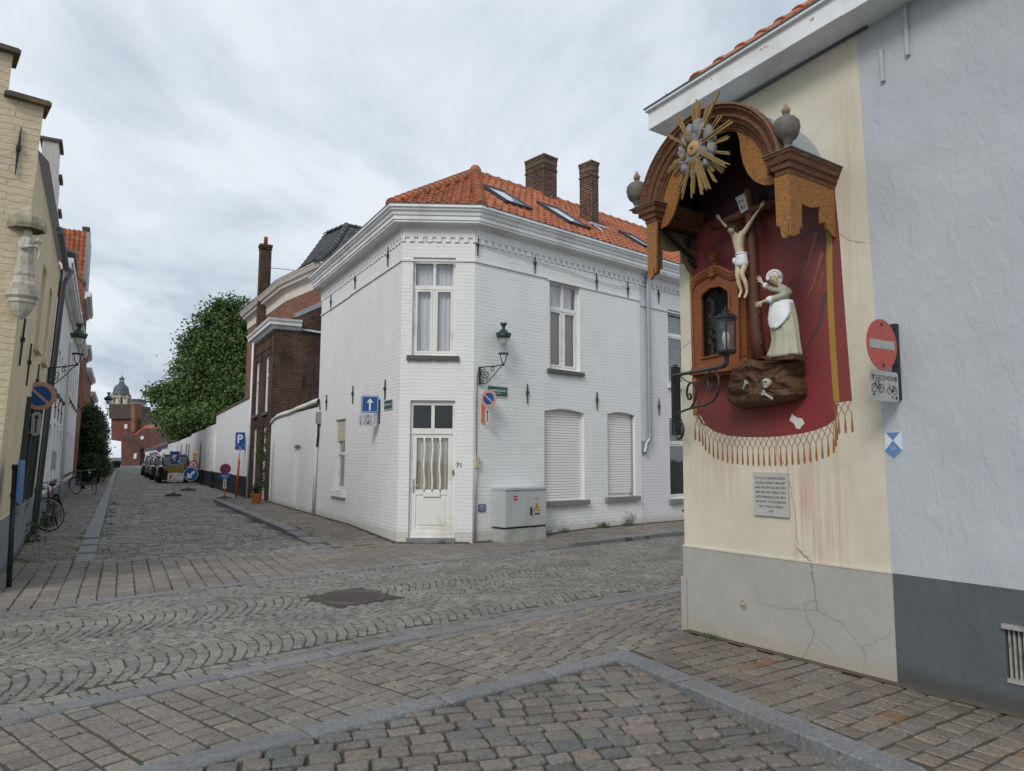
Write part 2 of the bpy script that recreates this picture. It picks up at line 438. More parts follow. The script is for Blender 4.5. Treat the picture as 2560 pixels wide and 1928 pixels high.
# ================================================================ GROUND
SD, SN = Vector((-.4833, .8754, 0)), Vector((.8754, .4833, 0))     # left street: along, across
def T2(s, v, z=0): return SD*s + SN*v + Vector((0, 0, z))
def inpoly(x, y, P):
    c = False; j = len(P)-1
    for i in range(len(P)):
        xi, yi = P[i][0], P[i][1]; xj, yj = P[j][0], P[j][1]
        if (yi > y) != (yj > y) and x < (xj-xi)*(y-yi)/(yj-yi)+xi: c = not c
        j = i
    return c
def sett(mb, x, y, ang, l, w, z, bev=.012, h=.03, jit=.006, tilt=.003, rnd=None, rnd8=False):
    """one paving stone; l along ang"""
    mb.cr = .02+.96*random.random() if rnd is None else rnd
    ca, sa = math.cos(ang), math.sin(ang); hl, hw = l/2, w/2
    tx, ty = random.uniform(-tilt, tilt), random.uniform(-tilt, tilt)
    if rnd8:
        base = [(-1, -.78), (-.84, -1), (.84, -1), (1, -.78), (1, .78), (.84, 1), (-.84, 1), (-1, .78)]
    else: base = [(-1, -1), (1, -1), (1, 1), (-1, 1)]
    J = [(random.uniform(-jit, jit), random.uniform(-jit, jit)) for _ in base]
    rings = [(1.0, 1.0, -h), (1.0, 1.0, -bev), (1-bev*.35/hl, 1-bev*.35/hw, -bev*.35), (1-bev*1.3/hl, 1-bev*1.3/hw, 0)] if rnd8 else [(1, 1, -h), (1, 1, -bev*.8), (1-bev/hl, 1-bev/hw, 0)]
    V = []
    for fx, fy, dz in rings:
        for (bx, by), (jx, jy) in zip(base, J):
            px = bx*hl*fx+jx; py = by*hw*fy+jy
            V.append(Vector((x+px*ca-py*sa, y+px*sa+py*ca, z+dz+tx*bx+ty*by)))
    n = len(base); F = []
    for i in range(len(rings)-1):
        for k in range(n): F.append((i*n+k, i*n+(k+1) % n, (i+1)*n+(k+1) % n, (i+1)*n+k))
    if rnd8:
        V.append(Vector((x, y, z+.003))); c = len(V)-1; o = (len(rings)-1)*n
        for k in range(n): F.append((o+k, o+(k+1) % n, c))
    else: F.append(tuple((len(rings)-1)*n+k for k in range(n)))
    mb.raw(V, F)
def lattice(mb, poly, ang, l, w, zf=lambda x, y: 0, gap=.012, lv=.18, wv=.0, keep=None, stag=True, ext=False, **k):
    """rows run along ang; stones l long and w wide"""
    ca, sa = math.cos(ang), math.sin(ang)
    U = [p[0]*ca+p[1]*sa for p in poly]; V = [-p[0]*sa+p[1]*ca for p in poly]
    v = min(V); row = 0
    while v < max(V):
        ww = w*(1+random.uniform(-wv, wv)); u = min(U)-(random.random()*l if stag else 0)
        drift = random.uniform(0, 6)
        while u < max(U):
            ll = l*(1+random.uniform(-lv, lv)); uc, vc = u+ll/2, v+ww/2 + .004*math.sin(u*1.3+drift)
            x, y = uc*ca-vc*sa, uc*sa+vc*ca
            if (inpoly(x, y, poly) or (ext and any(inpoly(x-sa*e_+ca*g_, y+ca*e_+sa*g_, poly) for e_, g_ in ((.05, 0), (-.05, 0), (0, .05), (0, -.05))))) and (keep is None or keep(x, y)):
                sett(mb, x, y, ang+random.uniform(-.02, .02), ll-gap*(1+random.random()*.5), ww-gap*(1+random.random()*.5), zf(x, y)+random.uniform(-.002, .002), **k)
            u += ll
        v += ww; row += 1
def flat(mb, poly, zf=lambda x, y: 0, dz=0):
    mb.face([(p[0], p[1], zf(p[0], p[1])+dz) for p in poly], None, (0, 0, 1))
def kerbline(mb, pts, w, z0, z1, side=1, L=1.0, zf=None):
    """straight kerb stones of about 1 m along pts; w to the given side"""
    for i in range(len(pts)-1):
        a, b = Vector((pts[i][0], pts[i][1], 0)), Vector((pts[i+1][0], pts[i+1][1], 0)); d = (b-a); n_ = max(1, round(d.length/L)); d = d/n_
        for k in range(n_):
            p = a+d*k; f = Plane(p, d); ll = d.length; nn = Vector((-f.d.y, f.d.x, 0))*side
            zz = z1 if zf is None else zf((p+d/2).x, (p+d/2).y)
            dz = random.uniform(-.003, .003); mb.cr = random.uniform(.1, .95); g = .004; bv = .012
            q = [p+f.d*g, p+f.d*(ll-g), p+f.d*(ll-g)+nn*w, p+f.d*g+nn*w]
            c = sum(q, Vector())/4
            lo = [v+Vector((0, 0, z0)) for v in q]; mid = [v+Vector((0, 0, zz+dz-bv)) for v in q]; top = [c+(v-c)*.0+(v-c)*(1-bv*1.2/max(.1, w)) + Vector((0, 0, zz+dz)) for v in q]
            V = lo+mid+top; F = [(8, 9, 10, 11)]
            for r_ in (0, 4):
                for j in range(4): F.append((r_+j, r_+(j+1) % 4, r_+4+(j+1) % 4, r_+4+j))
            mb.raw(V, F)
sm = lambda t: max(0.0, min(1.0, t))
LD, LN = Vector((-.4756, .8796, 0)), Vector((-.8796, -.4756, 0))   # left row: along the street, and away to the left
def EL(s, lat, z=0): return LD*s + LN*lat + Vector((0, 0, z))
WP = [(-6.12, 8.55), (-10.96, 17.0), (-26.8, 45.0), (-75.5, 135.0)]   # foot of the left row of houses
K1 = [(-16, -3.9), (-9.2, 3.35), (-5.23, 7.6), (-3.35, 9.62), (-2.3, 10.66), (.01, 12.65), (1.05, 13.62), (3.66, 15.82), (9.5, 20.8)]
K2 = [(-10, -1.7), (-3.16, 4.64), (-2.17, 5.56), (-.91, 6.76), (.01, 7.53), (2.13, 9.23), (5, 11.6), (11, 16.6)]
K3C = (.96, 6.28); K3L = [(-6.6, -.2), (-1.98, 3.87), K3C]; K3R = [K3C, (2.17, 3.92), (3.35, 1.95), (4.6, -.2)]
S0, S1 = (1.66, 7.01), (2.80, 5.36)
KC = (-6.12, 8.55); C0 = (-2.18, 13.93); C1 = (-.75, 13.99)
def off(P, w, side):   # offset polyline to a side (+1 = left of travel)
    out = []
    for i, p in enumerate(P):
        a = Vector((*P[max(0, i-1)], 0)); b = Vector((*P[min(len(P)-1, i+1)], 0)); d = (b-a).normalized()
        out.append((p[0]-d.y*w*side, p[1]+d.x*w*side))
    return out
def zroll(x, y):       # the setts of the near side street dip towards the bottom right gutter
    a = ((x-K3C[0])*.456+(y-K3C[1])*-.89)/2.6
    return -.002-.095*sm(a)*sm((x+1.2)/2.6)
def zleft(x, y): s = x*SD.x+y*SD.y; return .085*sm((s-13.0)/3.5)
def zright(x, y): s = x*SD.x+y*SD.y; return .09*sm((s-13.3)/3.0)
def zwhite(x, y): return .075*sm((x-.1)/1.6)*sm((y-13.0)/1.2)
def zD(x, y): return max(0, zwhite(x, y))
# --- the sheet of earth that reaches the horizon
b = MB(); b.face([(-1500, -600, -.13), (1500, -600, -.13), (1500, 2400, -.13), (-1500, 2400, -.13)], None, (0, 0, 1))
m_earth = simple('earth', (.10, .095, .085), .95, .3, .5)
tag(b.build('ground', m_earth), kind='structure')
m_joint = NT('joint sand'); o_ = m_joint.tc.outputs['Object']
jc = m_joint.mix((.062, .055, .047), (.11, .098, .084), m_joint.noise(o_, 2.5, 6, .6))
jc = m_joint.mix(jc, (.062, .085, .03), m_joint.ramp(m_joint.noise(o_, 1.3, 7, .7), [(.52, 0), (.60, .8)]))
m_joint = m_joint.done(jc, .95, m_joint.bump(m_joint.noise(o_, 60, 4), .8, .01), .1)
m_moss = NT('mossy joint'); o_ = m_moss.tc.outputs['Object']
m_moss = m_moss.done(m_moss.mix((.11, .10, .08), (.075, .12, .03), m_moss.ramp(m_moss.noise(o_, 3.5, 6, .7), [(.40, 0), (.5, 1)])), .95, m_moss.bump(m_moss.noise(o_, 60, 4), .8, .01), .1)

m_settA = stones('rough granite setts', [(0, (0.135, 0.126, 0.111)), (.14, (0.192, 0.167, 0.144)), (.30, (0.166, 0.164, 0.151)), (.44, (0.213, 0.177, 0.150)), (.60, (0.187, 0.175, 0.155)), (.74, (0.130, 0.136, 0.129)), (.86, (0.224, 0.182, 0.153)), (1, (0.224, 0.207, 0.182))], bump=1.0, rough=.68, bsc=38)
m_paver = stones('grey sandstone pavers', [(0, (0.172, 0.153, 0.132)), (.3, (0.213, 0.189, 0.162)), (.6, (0.198, 0.180, 0.161)), (.85, (0.234, 0.205, 0.173)), (1, (0.260, 0.229, 0.191))], bump=.5, rough=.7, bsc=14)
m_paverR = stones('brown sandstone pavers', [(0, (0.151, 0.130, 0.107)), (.3, (0.198, 0.169, 0.138)), (.55, (0.177, 0.163, 0.141)), (.80, (0.218, 0.182, 0.147)), (.955, (0.224, 0.189, 0.153)), (.968, (0.218, 0.133, 0.082)), (1, (0.239, 0.138, 0.082))], bump=.5, rough=.7, bsc=14)
m_arc = stones('small granite setts', [(0, (0.172, 0.163, 0.151)), (.5, (0.213, 0.200, 0.182)), (1, (0.260, 0.241, 0.218))], bump=.6, rough=.62, bsc=26)
m_setL = stones('worn street setts', [(0, (0.172, 0.165, 0.152)), (.5, (0.251, 0.238, 0.218)), (1, (0.343, 0.323, 0.297))], moss=(0.119, 0.158, 0.066), bump=.8, rough=.7, bsc=20)
m_kerb = stones('bluestone kerb', [(0, (.165, .17, .177)), (1, (.21, .214, .22))], bump=.2, rough=.55, bsc=80)

# A: rough setts of the near street
k3Li = off(K3L, .19, -1); k3Ri = off(K3R, .20, -1)
inner = (K3C[0]-.03, K3C[1]-.31)
polyA = [k3Li[0], k3Li[1], inner, k3Ri[1], k3Ri[2], k3Ri[3], (2, -2), (-5, -2)]
b = MB(); bb = MB()
lattice(b, polyA, R(17), .192, .138, zroll, gap=.015, lv=.24, wv=.1, bev=.010, jit=.009, tilt=.005, ext=True, rnd8=True, keep=lambda x, y: y > 2.6)
lattice(b, polyA, R(17), .188, .134, zroll, gap=.014, bev=.012, keep=lambda x, y: y <= 2.6)
o = tag(b.build('road', m_settA), kind='structure')
g = MB(); n_ = 24
xs = [(-6+i*.5) for i in range(24)]; ys = [(-2+j*.5) for j in range(19)]
for i in range(len(xs)-1):
    for j in range(len(ys)-1):
        if inpoly(xs[i]+.25, ys[j]+.25, off([*polyA, polyA[0]], .45, 1)) or inpoly(xs[i]+.25, ys[j]+.25, polyA):
            g.face([(x, y, zroll(x, y)-.020) for x, y in ((xs[i], ys[j]), (xs[i+1], ys[j]), (xs[i+1], ys[j+1]), (xs[i], ys[j+1]))], None, (0, 0, 1))
tag(g.build('road_bed', m_joint), kind='structure')
# B: strip of pavers between the two flush kerbs, and the pavement under the shrine wall
k2i = off(K2, .165, -1)
polyB = [k2i[1], *k2i[2:], (8.3, 12.9), S0, K3C, K3L[1], K3L[0], k2i[0]]
b = MB(); lattice(b, polyB, R(-40), .150, .165, ext=True, gap=.013, lv=.14, wv=.05, bev=.009, jit=.005, tilt=.0025)
wallend = (S1[0]+(S1[0]-S0[0])*3, S1[1]+(S1[1]-S0[1])*3)
polyB2 = [K3C, S0, S1, wallend, K3R[3], K3R[2], K3R[1]]
b2 = MB(); lattice(b2, polyB2, R(34.7), .16, .155, gap=.014, lv=.16, wv=.08, bev=.009, jit=.007, tilt=.0035)
flat(g := MB(), polyB, dz=-.009); flat(g, polyB2, dz=-.010)
tag(b.build('pavement', m_paver), kind='structure'); tag(b2.build('pavement', m_paverR), kind='structure')
tag(g.build('pavement_bed', m_joint), kind='structure')
# C: fan-laid setts
polyC = [*K1, *K2[::-1]]
MH = Vector((-1.84, 8.56, 0)); mhd = R(46)
def notmh(x, y):
    q = Vector((x, y, 0))-MH; a = abs(q.x*math.cos(mhd)+q.y*math.sin(mhd)); c = abs(-q.x*math.sin(mhd)+q.y*math.cos(mhd))
    return not (a < .44 and c < .44)
def dist_pl(x, y, P):
    best = 9; p = Vector((x, y))
    for i in range(len(P)-1):
        a, c = Vector(P[i]), Vector(P[i+1]); d = c-a; t = sm((p-a).dot(d)/d.length_squared); best = min(best, (a+d*t-p).length)
    return best
b = MB()
ax = R(43.5); cu, su = math.cos(ax), math.sin(ax)
vlo, lane, rise = 5.62, 1.72, .42     # lanes measured across the road
k1v = []
for j in range(-2, 4):
    vc = vlo+lane*(j+.5)
    u = -14.0; row = 0
    while u < 24:
        nst = 17
        ph_ = random.uniform(-.25, .25)
        for k in range(nst):
            t = (k+.5+ph_)/nst*2-1
            uu = u+rise*(1-t*t)+random.uniform(-.006, .006)+(.045 if k % 2 else 0)*0; vv = vc+t*lane/2
            x, y = uu*cu-vv*su, uu*su+vv*cu
            sl_ = math.atan2(-2*t*rise, lane/2)
            if inpoly(x, y, polyC) and notmh(x, y) and dist_pl(x, y, K2) > .27 and dist_pl(x, y, K1) > .16:
                wid = lane/nst*math.sqrt(1+(2*t*rise/(lane/2))**2)
                sett(b, x, y, ax+math.pi/2-sl_*-1 if False else ax+math.pi/2-sl_, wid-.010, .106*math.cos(sl_)-.009, random.uniform(-.002, .002), bev=.008, jit=.006, tilt=.004)
        u += .106; row += 1
for KK, sg, offs in ((K2, 1, (.065, .185)), (K1, -1, (.07,))):
    for of_ in offs:
        P = off(KK, of_, sg)
        for i in range(len(P)-1):
            a, c = Vector(P[i]), Vector(P[i+1]); L = (c-a).length; d = (c-a)/L; q = 0
            while q < L:
                ll = random.uniform(.10, .17); p = a+d*(q+ll/2)
                sett(b, p.x, p.y, math.atan2(d.y, d.x), ll-.012, .108, random.uniform(-.003, .002), bev=.008, jit=.006); q += ll
tag(b.build('road', m_arc), kind='structure')
flat(g := MB(), polyC, dz=-.0075); tag(g.build('road_bed', m_joint), kind='structure')
# D: pavers across the mouth of the left street and round the white house
tbL, tbR = (-5.50, 11.40), (-3.0, 12.80)
rk0 = T2(12.85, 3.30); lkE = EL(13.1, .29)
wl = (-8.35, 12.08)
polyD = [(-13.5, 2.3), KC, (-8.35, 12.08), EL(13.1, .56)[:2], (lkE.x, lkE.y), tbL, tbR, (rk0.x, rk0.y), T2(13.4, 4.83)[:2], C0, C1, (4.24, 18.36), (9.2, 22.6), *K1[::-1][:-1], (-14.5, -2.2)]
polyD = [(p[0], p[1]) for p in polyD]
b = MB()
lattice(b, polyD, R(118.5), .16, .20, zD, ext=True, gap=.011, lv=.15, wv=.05, bev=.009, jit=.006, tilt=.003, keep=lambda x, y: x < 0 or y-12.4 > x*.85)
tag(b.build('pavement', m_paver), kind='structure')
g = MB()
for i in range(0, 60):
    for j in range(0, 66):
        x, y = -14+i*.4, -2+j*.4
        if inpoly(x+.2, y+.2, polyD) or inpoly(x+.2, y+.2, off([*polyD, polyD[0]], .35, 1)):
            if not inpoly(x+.2, y+.2, polyC) and not (inpoly(x+.2,y+.2,[T2(13.2,.1)[:2],T2(13.0,3.3)[:2],T2(20,3.3)[:2],T2(20,.1)[:2]])):
                g.face([(a, c, zD(a, c)-.0125) for a, c in ((x, y), (x+.4, y), (x+.4, y+.4), (x, y+.4))], None, (0, 0, 1))
tag(g.build('pavement_bed', m_joint), kind='structure')
# E: the left street: setts in cross rows, raised pavements and kerbs
end = 150
eL = [EL(14, .27), EL(end, .27)]; eR = [T2(13.0, 3.32), T2(end+10, 3.32)]
polyE = [lkE[:2], eL[1][:2], T2(end+12, 4.8)[:2], T2(30, 4.8)[:2], T2(28.6, 3.32)[:2], rk0[:2], tbR, tbL]
b = MB()
near = [p for p in polyE]
lattice(b, polyE, R(28.9), .165, .105, gap=.012, lv=.2, wv=.08, bev=.011, jit=.007, tilt=.004, keep=lambda x, y: x*SD.x+y*SD.y < 55)
lattice(b, polyE, R(28.9), .30, .22, gap=.02, lv=.2, wv=.08, bev=.012, keep=lambda x, y: x*SD.x+y*SD.y >= 55)
tag(b.build('road', m_setL), kind='structure')
g = MB(); flat(g, polyE, dz=-.013); tag(g.build('road_bed', m_joint), kind='structure')
b = MB()
pL = [(-8.12, 11.68), WP[1], WP[2], WP[3], EL(end, .54)[:2], EL(12.7, .54)[:2]]
lattice(b, pL, R(28.4), .20, .14, zleft, gap=.011, lv=.15, wv=.06, bev=.009, jit=.006, keep=lambda x, y: y < 60)
pR = [T2(13.4, 4.83)[:2], T2(28.8, 4.83)[:2], T2(28.8, 3.58)[:2], T2(13.2, 3.58)[:2]]
lattice(b, pR, R(28.9), .20, .14, zright, gap=.011, lv=.15, wv=.06, bev=.009, jit=.006)
tag(b.build('pavement', m_paver), kind='structure')
g = MB()
def wlat(s_):
    P = [Vector((*p, 0)) for p in WP]; best = None
    for i in range(3):
        a_, c_ = P[i].dot(LD), P[i+1].dot(LD)
        if s_ <= c_ or i == 2: f = (s_-a_)/(c_-a_); return P[i].dot(LN)*(1-f)+P[i+1].dot(LN)*f
for x0, x1 in ((13.1, 14), (14, 15), (15, 16), (16, 18), (18, 30), (30, 60), (60, end)):
    g.face([EL(x0, wlat(x0)+.1, zleft(*EL(x0, 1)[:2])-.0125), EL(x1, wlat(x1)+.1, zleft(*EL(x1, 1)[:2])-.0125), EL(x1, .4, zleft(*EL(x1, 1)[:2])-.0125), EL(x0, .4, zleft(*EL(x0, 1)[:2])-.0125)], None, (0, 0, 1))
for x0, x1 in ((13.2, 14.5), (14.5, 16.5), (16.5, 28.8)):
    g.face([T2(x0, 3.5, zright(*T2(x0, 4)[:2])-.0125), T2(x1, 3.5, zright(*T2(x1, 4)[:2])-.0125), T2(x1, 4.9, zright(*T2(x1, 4)[:2])-.0125), T2(x0, 4.9, zright(*T2(x0, 4)[:2])-.0125)], None, (0, 0, 1))
tag(g.build('pavement_bed', m_moss), kind='structure')
# kerbs
b = MB()
kerbline(b, K1, .16, -.12, .003, -1, zf=lambda x, y: .009+zwhite(x+.1, y+.1))
kerbline(b, K2, .165, -.12, .009, -1)
kerbline(b, K3L, .19, -.12, .009, -1); kerbline(b, K3R, .20, -.12, .010, -1)
kerbline(b, [EL(13.0, .54)[:2], EL(70, .54)[:2]], .27, -.12, .09, -1, zf=lambda x, y: zleft(x, y)+.004)
kerbline(b, [EL(70, .54)[:2], EL(end, .54)[:2]], .27, -.12, .09, -1, L=4, zf=lambda x, y: zleft(x, y)+.004)
kerbline(b, [rk0[:2], T2(28.6, 3.32)[:2]], .26, -.12, .09, -1, zf=lambda x, y: zright(x, y)+.004)
kerbline(b, [tbL, tbR], .10, -.12, .002, 1)
kerbline(b, [T2(28.6, 3.32)[:2], T2(28.6, 4.8)[:2]], .2, -.12, .09, -1, zf=lambda x, y: .094)
tag(b.build('kerb', m_kerb), kind='structure')
# manhole
m_mh = simple('worn cast iron', (.095, .078, .072), .55, .25, 12, .3, 50, .4)
mhT = Plane(MH+Vector((0, 0, 0)), (cu, su, 0), (-su, cu, 0))
mhT = Plane(MH, (math.cos(mhd), math.sin(mhd), 0), (-math.sin(mhd), math.cos(mhd), 0))
t = thing('manhole_cover', MH, 'round ribbed cast iron manhole lid in a square frame, set in the fan-laid setts', 'manhole')
b = MB(); q = .40
b.box(mhT, -q, q, -q, q, -.05, -.004)
for i in range(24):
    for j in range(24):
        x, y = -q+.017+i*.0333, -q+.017+j*.0333
        if math.hypot(x, y) > .385: b.box(mhT, x-.011, x+.011, y-.011, y+.011, -.004, .003)
b.tube([mhT(.375*math.cos(a*.2618/2), .375*math.sin(a*.2618/2), -.002) for a in range(48)], .009, 6, closed=True)
b.build('frame', m_mh, t)
b = MB(); b.lathe(mhT(0, 0, 0), [(.35, -.03), (.35, 0), (.0, .0)], 40, axis=(0, 0, 1), capends=False)
b.tube([mhT(.345*math.cos(a*.2618/2), .345*math.sin(a*.2618/2), 0) for a in range(48)], .007, 6, closed=True)
for i in range(-9, 10):
    y = i*.036; h_ = math.sqrt(max(0, .33**2-y*y))
    x = -h_
    while x < h_-.03:
        b.box(mhT, x, min(x+.085, h_), y-.008, y+.008, 0, .006); x += .10
b.build('lid', m_mh, t)
# ================================================================ BUILDING HELPERS
def wall(mb, T, x0, x1, y0, y1, ops=(), depth=.16, arch=0.0, back=None):
    """a wall face with openings (xa,xb,ya,yb[,arch]) whose reveals go depth inwards"""
    ops = [tuple(o_)+((0.0,) if len(o_) == 4 else ()) for o_ in ops]
    xs = sorted({x0, x1, *[o_[0] for o_ in ops], *[o_[1] for o_ in ops]}); ys = sorted({y0, y1, *[o_[2] for o_ in ops], *[o_[3] for o_ in ops]})
    n = T(0, 0, 1)-T(0, 0, 0)
    for i in range(len(xs)-1):
        run = None
        for j in range(len(ys)-1):
            cx, cy = (xs[i]+xs[i+1])/2, (ys[j]+ys[j+1])/2
            if any(o_[0] < cx < o_[1] and o_[2] < cy < o_[3] for o_ in ops): continue
            q = [(xs[i], ys[j]), (xs[i+1], ys[j]), (xs[i+1], ys[j+1]), (xs[i], ys[j+1])]
            mb.face([T(*p, 0) for p in q], q, n)
    for xa, xb, ya, yb, ar in ops:
        c = T((xa+xb)/2, (ya+yb)/2, 0)
        for q in ([(xa, ya), (xa, yb)], [(xb, ya), (xb, yb)], [(xa, ya), (xb, ya)]) + (() if ar else ([(xa, yb), (xb, yb)],)):
            P = [T(*q[0], 0), T(*q[1], 0), T(*q[1], -depth), T(*q[0], -depth)]
            fc = sum(P, Vector())/4
            uv = [(0+q[0][0], q[0][1]), (q[1][0], q[1][1]), (q[1][0]+depth, q[1][1]), (q[0][0]+depth, q[0][1])]
            mb.face(P, uv, c-fc)
        if ar:
            m = 8; pts = [(xa+(xb-xa)*k/m, yb-ar*(2*k/m-1)**2) for k in range(m+1)]
            for k in range(m):
                a, e_ = pts[k], pts[k+1]
                mb.face([T(*a, 0), T(*e_, 0), T(e_[0], yb, 0), T(a[0], yb, 0)], [a, e_, (e_[0], yb), (a[0], yb)], n)
                mb.face([T(*a, 0), T(*e_, 0), T(*e_, -depth), T(*a, -depth)], [a, e_, (e_[0], e_[1]+depth), (a[0], a[1]+depth)], (0, 0, -1))
def gable(mb, T, poly, th):
    mb.prism(T, poly, -th, 0)
def glassp(T, x0, x1, y0, y1, o, parent, mat=None, name='pane'):
    b = MB(); b.box(T, x0, x1, y0, y1, o-.004, o+.004); return b.build(name, mat or m_pane, parent)
def curtain(T, x0, x1, y0, y1, o, parent, mat=None, amp=.02, wl=.09, hem=None, name='curtain'):
    b = MB(); n = max(6, int((x1-x0)/.018)); rows = 6
    fn = lambda x: amp*(math.sin(x*2*math.pi/wl)+.5*math.sin(x*2*math.pi/wl*.37+1))
    for i in range(n):
        xa, xb = x0+(x1-x0)*i/n, x0+(x1-x0)*(i+1)/n
        la, lb = (hem(xa), hem(xb)) if hem else (y0, y0)
        for j in range(rows):
            def P(x, lo, f): y = lo+(y1-lo)*f; return T(x, y, o+fn(x)*(1.1-.5*f)+.01*math.sin(y*3))
            b.face([P(xa, la, j/rows), P(xb, lb, j/rows), P(xb, lb, (j+1)/rows), P(xa, la, (j+1)/rows)])
    return b.build(name, mat or m_net, parent, smooth=True, merge=.0005)
def window(T, x0, x1, y0, y1, parent, o=-.12, fw=.055, trans=.30, mull=True, curt=None, sash=True, frame=None, pane=None, glassback=.45, name='window', cmat=None, hem=None, bottom=True, headh=0):
    """frame with optional transom (fraction from the top) and mullion; panes, curtains and dark room behind as sub-parts"""
    fm = frame or m_wood
    b = MB(); d0, d1 = o-.05, o
    b.box(T, x0, x0+fw, y0, y1, d0, d1); b.box(T, x1-fw, x1, y0, y1, d0, d1)
    b.box(T, x0+fw, x1-fw, y0, y0+fw*1.3, d0, d1-.002); b.box(T, x0+fw, x1-fw, y1-fw-headh, y1, d0, d1-.002)
    ty = y1-(y1-y0)*trans if trans else None; xm = (x0+x1)/2
    cells = []
    if ty: b.box(T, x0+fw, x1-fw, ty-.04, ty+.04, d0, d1+.012)
    if mull:
        b.box(T, xm-fw*.55, xm+fw*.55, y0+fw, y1-fw-headh, d0, d1-.004)
    for (ya, yb, up) in (((y0+fw*1.3, ty-.04, 0), (ty+.04, y1-fw-headh, 1)) if ty else ((y0+fw*1.3, y1-fw-headh, 0),)):
        for (xa, xb) in (((x0+fw, xm-fw*.55), (xm+fw*.55, x1-fw)) if mull else ((x0+fw, x1-fw),)):
            if sash and not up:
                s_ = .042
                b.box(T, xa+.004, xa+s_, ya+.004, yb-.004, d0+.006, d1+.006); b.box(T, xb-s_, xb-.004, ya+.004, yb-.004, d0+.006, d1+.006)
                b.box(T, xa+s_, xb-s_, ya+.004, ya+s_, d0+.006, d1+.004); b.box(T, xa+s_, xb-s_, yb-s_, yb-.004, d0+.006, d1+.004)
                cells.append((xa+s_, xb-s_, ya+s_, yb-s_))
            else: cells.append((xa, xb, ya, yb))
    w = b.build(name, fm, parent)
    for c in cells: glassp(T, *c, o-.03, w, pane)
    if curt: curtain(T, x0+fw, x1-fw, y0+fw, y1-fw, o-.13, w, cmat, hem=hem)
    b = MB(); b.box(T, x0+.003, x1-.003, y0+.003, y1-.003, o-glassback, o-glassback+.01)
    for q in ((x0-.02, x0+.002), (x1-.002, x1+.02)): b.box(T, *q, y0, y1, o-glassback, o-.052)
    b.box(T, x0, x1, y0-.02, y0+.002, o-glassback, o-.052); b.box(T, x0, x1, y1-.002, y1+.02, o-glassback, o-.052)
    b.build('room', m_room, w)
    return w
def sill(T, x0, x1, y, parent, h=.09, ext=.08, out=.10, mat=None, name='sill', rough=0):
    b = MB(); n = 10
    if rough:
        P = []
        for i in range(n+1):
            x = x0-ext+(x1-x0+2*ext)*i/n; P.append((x, y-h-random.uniform(-rough, rough)))
        poly = P+[(x1+ext, y-.005), (x0-ext, y+.003)]
        b.prism(T, poly, -.05, out)
    else: b.box(T, x0-ext, x1+ext, y-h, y, -.05, out)
    return b.build(name, mat or m_sill, parent)
def anchor(T, x, y, parent, L=.42, mat=None):
    """wall anchor: a tapered iron bar with a boss"""
    b = MB(); k = .017
    b.prism(T, [(x-.004, y-L*.55), (x+.004, y-L*.55), (x+k, y-.02), (x+k, y+.02), (x+.004, y+L*.45), (x-.004, y+L*.45), (x-k, y+.02), (x-k, y-.02)], .012, .035)
    b.box(T, x-.026, x+.026, y-.028, y+.028, .004, .05)
    return b.build('wall_anchor', mat or m_rust, parent)
def pantiles(mb, E0, u, v, nu, nv, keep, tw=.205, th=.27, amp=.035, lift=.022):
    """rows of S-shaped clay tiles. E0 eave corner, u along the eave, v up the slope"""
    u = Vector(u).normalized(); v = Vector(v).normalized(); n = u.cross(v)
    if n.z < 0: n = -n
    prof = [(0, -.4), (.12, -.85), (.30, -1), (.45, -.55), (.58, .35), (.72, .95), (.86, 1), (1.0, .35), (1.07, -.4)]
    for j in range(nv):
        for i in range(nu):
            c = E0+u*(i+.5)*tw+v*(j+.5)*th
            if not keep(c): continue
            mb.cr = .02+.96*random.random()
            dz = random.uniform(-.004, .004); V = []
            for (t, lf) in ((-.02, lift), (th+.03, 0.0)):
                for a, h in prof:
                    V.append(E0+u*((i+a)*tw)+v*(j*th+t)+n*(h*amp+lf+dz))
            m = len(prof)
            for a, h in prof: V.append(E0+u*((i+a)*tw)+v*(j*th-.02)+n*(h*amp+lift+dz-.018))
            F = [(k, k+1, m+k+1, m+k) for k in range(m-1)]+[(2*m+k, 2*m+k+1, k+1, k) for k in range(m-1)]
            mb.raw(V, F)
def ridgetiles(mb, A, B, r=.12, L=.33, up=(0, 0, 1)):
    A, B = Vector(A), Vector(B); d = (B-A); n_ = max(1, int(d.length/L)); d = d/n_; t = d.normalized(); upv = Vector(up); s_ = t.cross(upv).normalized(); w = s_.cross(t).normalized()
    for k in range(n_):
        mb.cr = random.uniform(.02, .98); a = A+d*k-t*.03; b_ = A+d*(k+1)+t*.01; V = []
        rings = [(a, r*1.15), (a+t*.06, r*1.15), (a+t*.065, r), (b_, r*.92)]
        m = 9
        for p, rr in rings:
            for q in range(m):
                an = math.pi*q/(m-1); V.append(p+s_*(math.cos(an)*rr)+w*(math.sin(an)*rr-.03))
        F = [(i*m+q, i*m+q+1, (i+1)*m+q+1, (i+1)*m+q) for i in range(3) for q in range(m-1)]+[tuple(range(m))]
        mb.raw(V, F)
def tilemat(name, stops, dirt, amt=.4):
    t = NT(name); o = t.tc.outputs['Object']
    c = t.ramp(t.attr('rnd'), stops)
    c = t.mix(c, dirt, t.math('MULTIPLY', t.ramp(t.noise(o, 1.6, 6, .65), [(.48, 0), (.72, 1)]), amt))
    c = t.mix(c, dirt, t.math('MULTIPLY', t.ramp(t.noise(o, 14, 5, .7), [(.54, 0), (.70, 1)]), .7))
    return t.done(c, .75, t.bump(t.noise(o, 30, 4), .4, .006), .3)
m_tile = tilemat('orange clay pantiles', [(0, (.30, .085, .04)), (.35, (.38, .12, .055)), (.7, (.44, .155, .075)), (1, (.33, .095, .045))], (.13, .08, .055), .55)
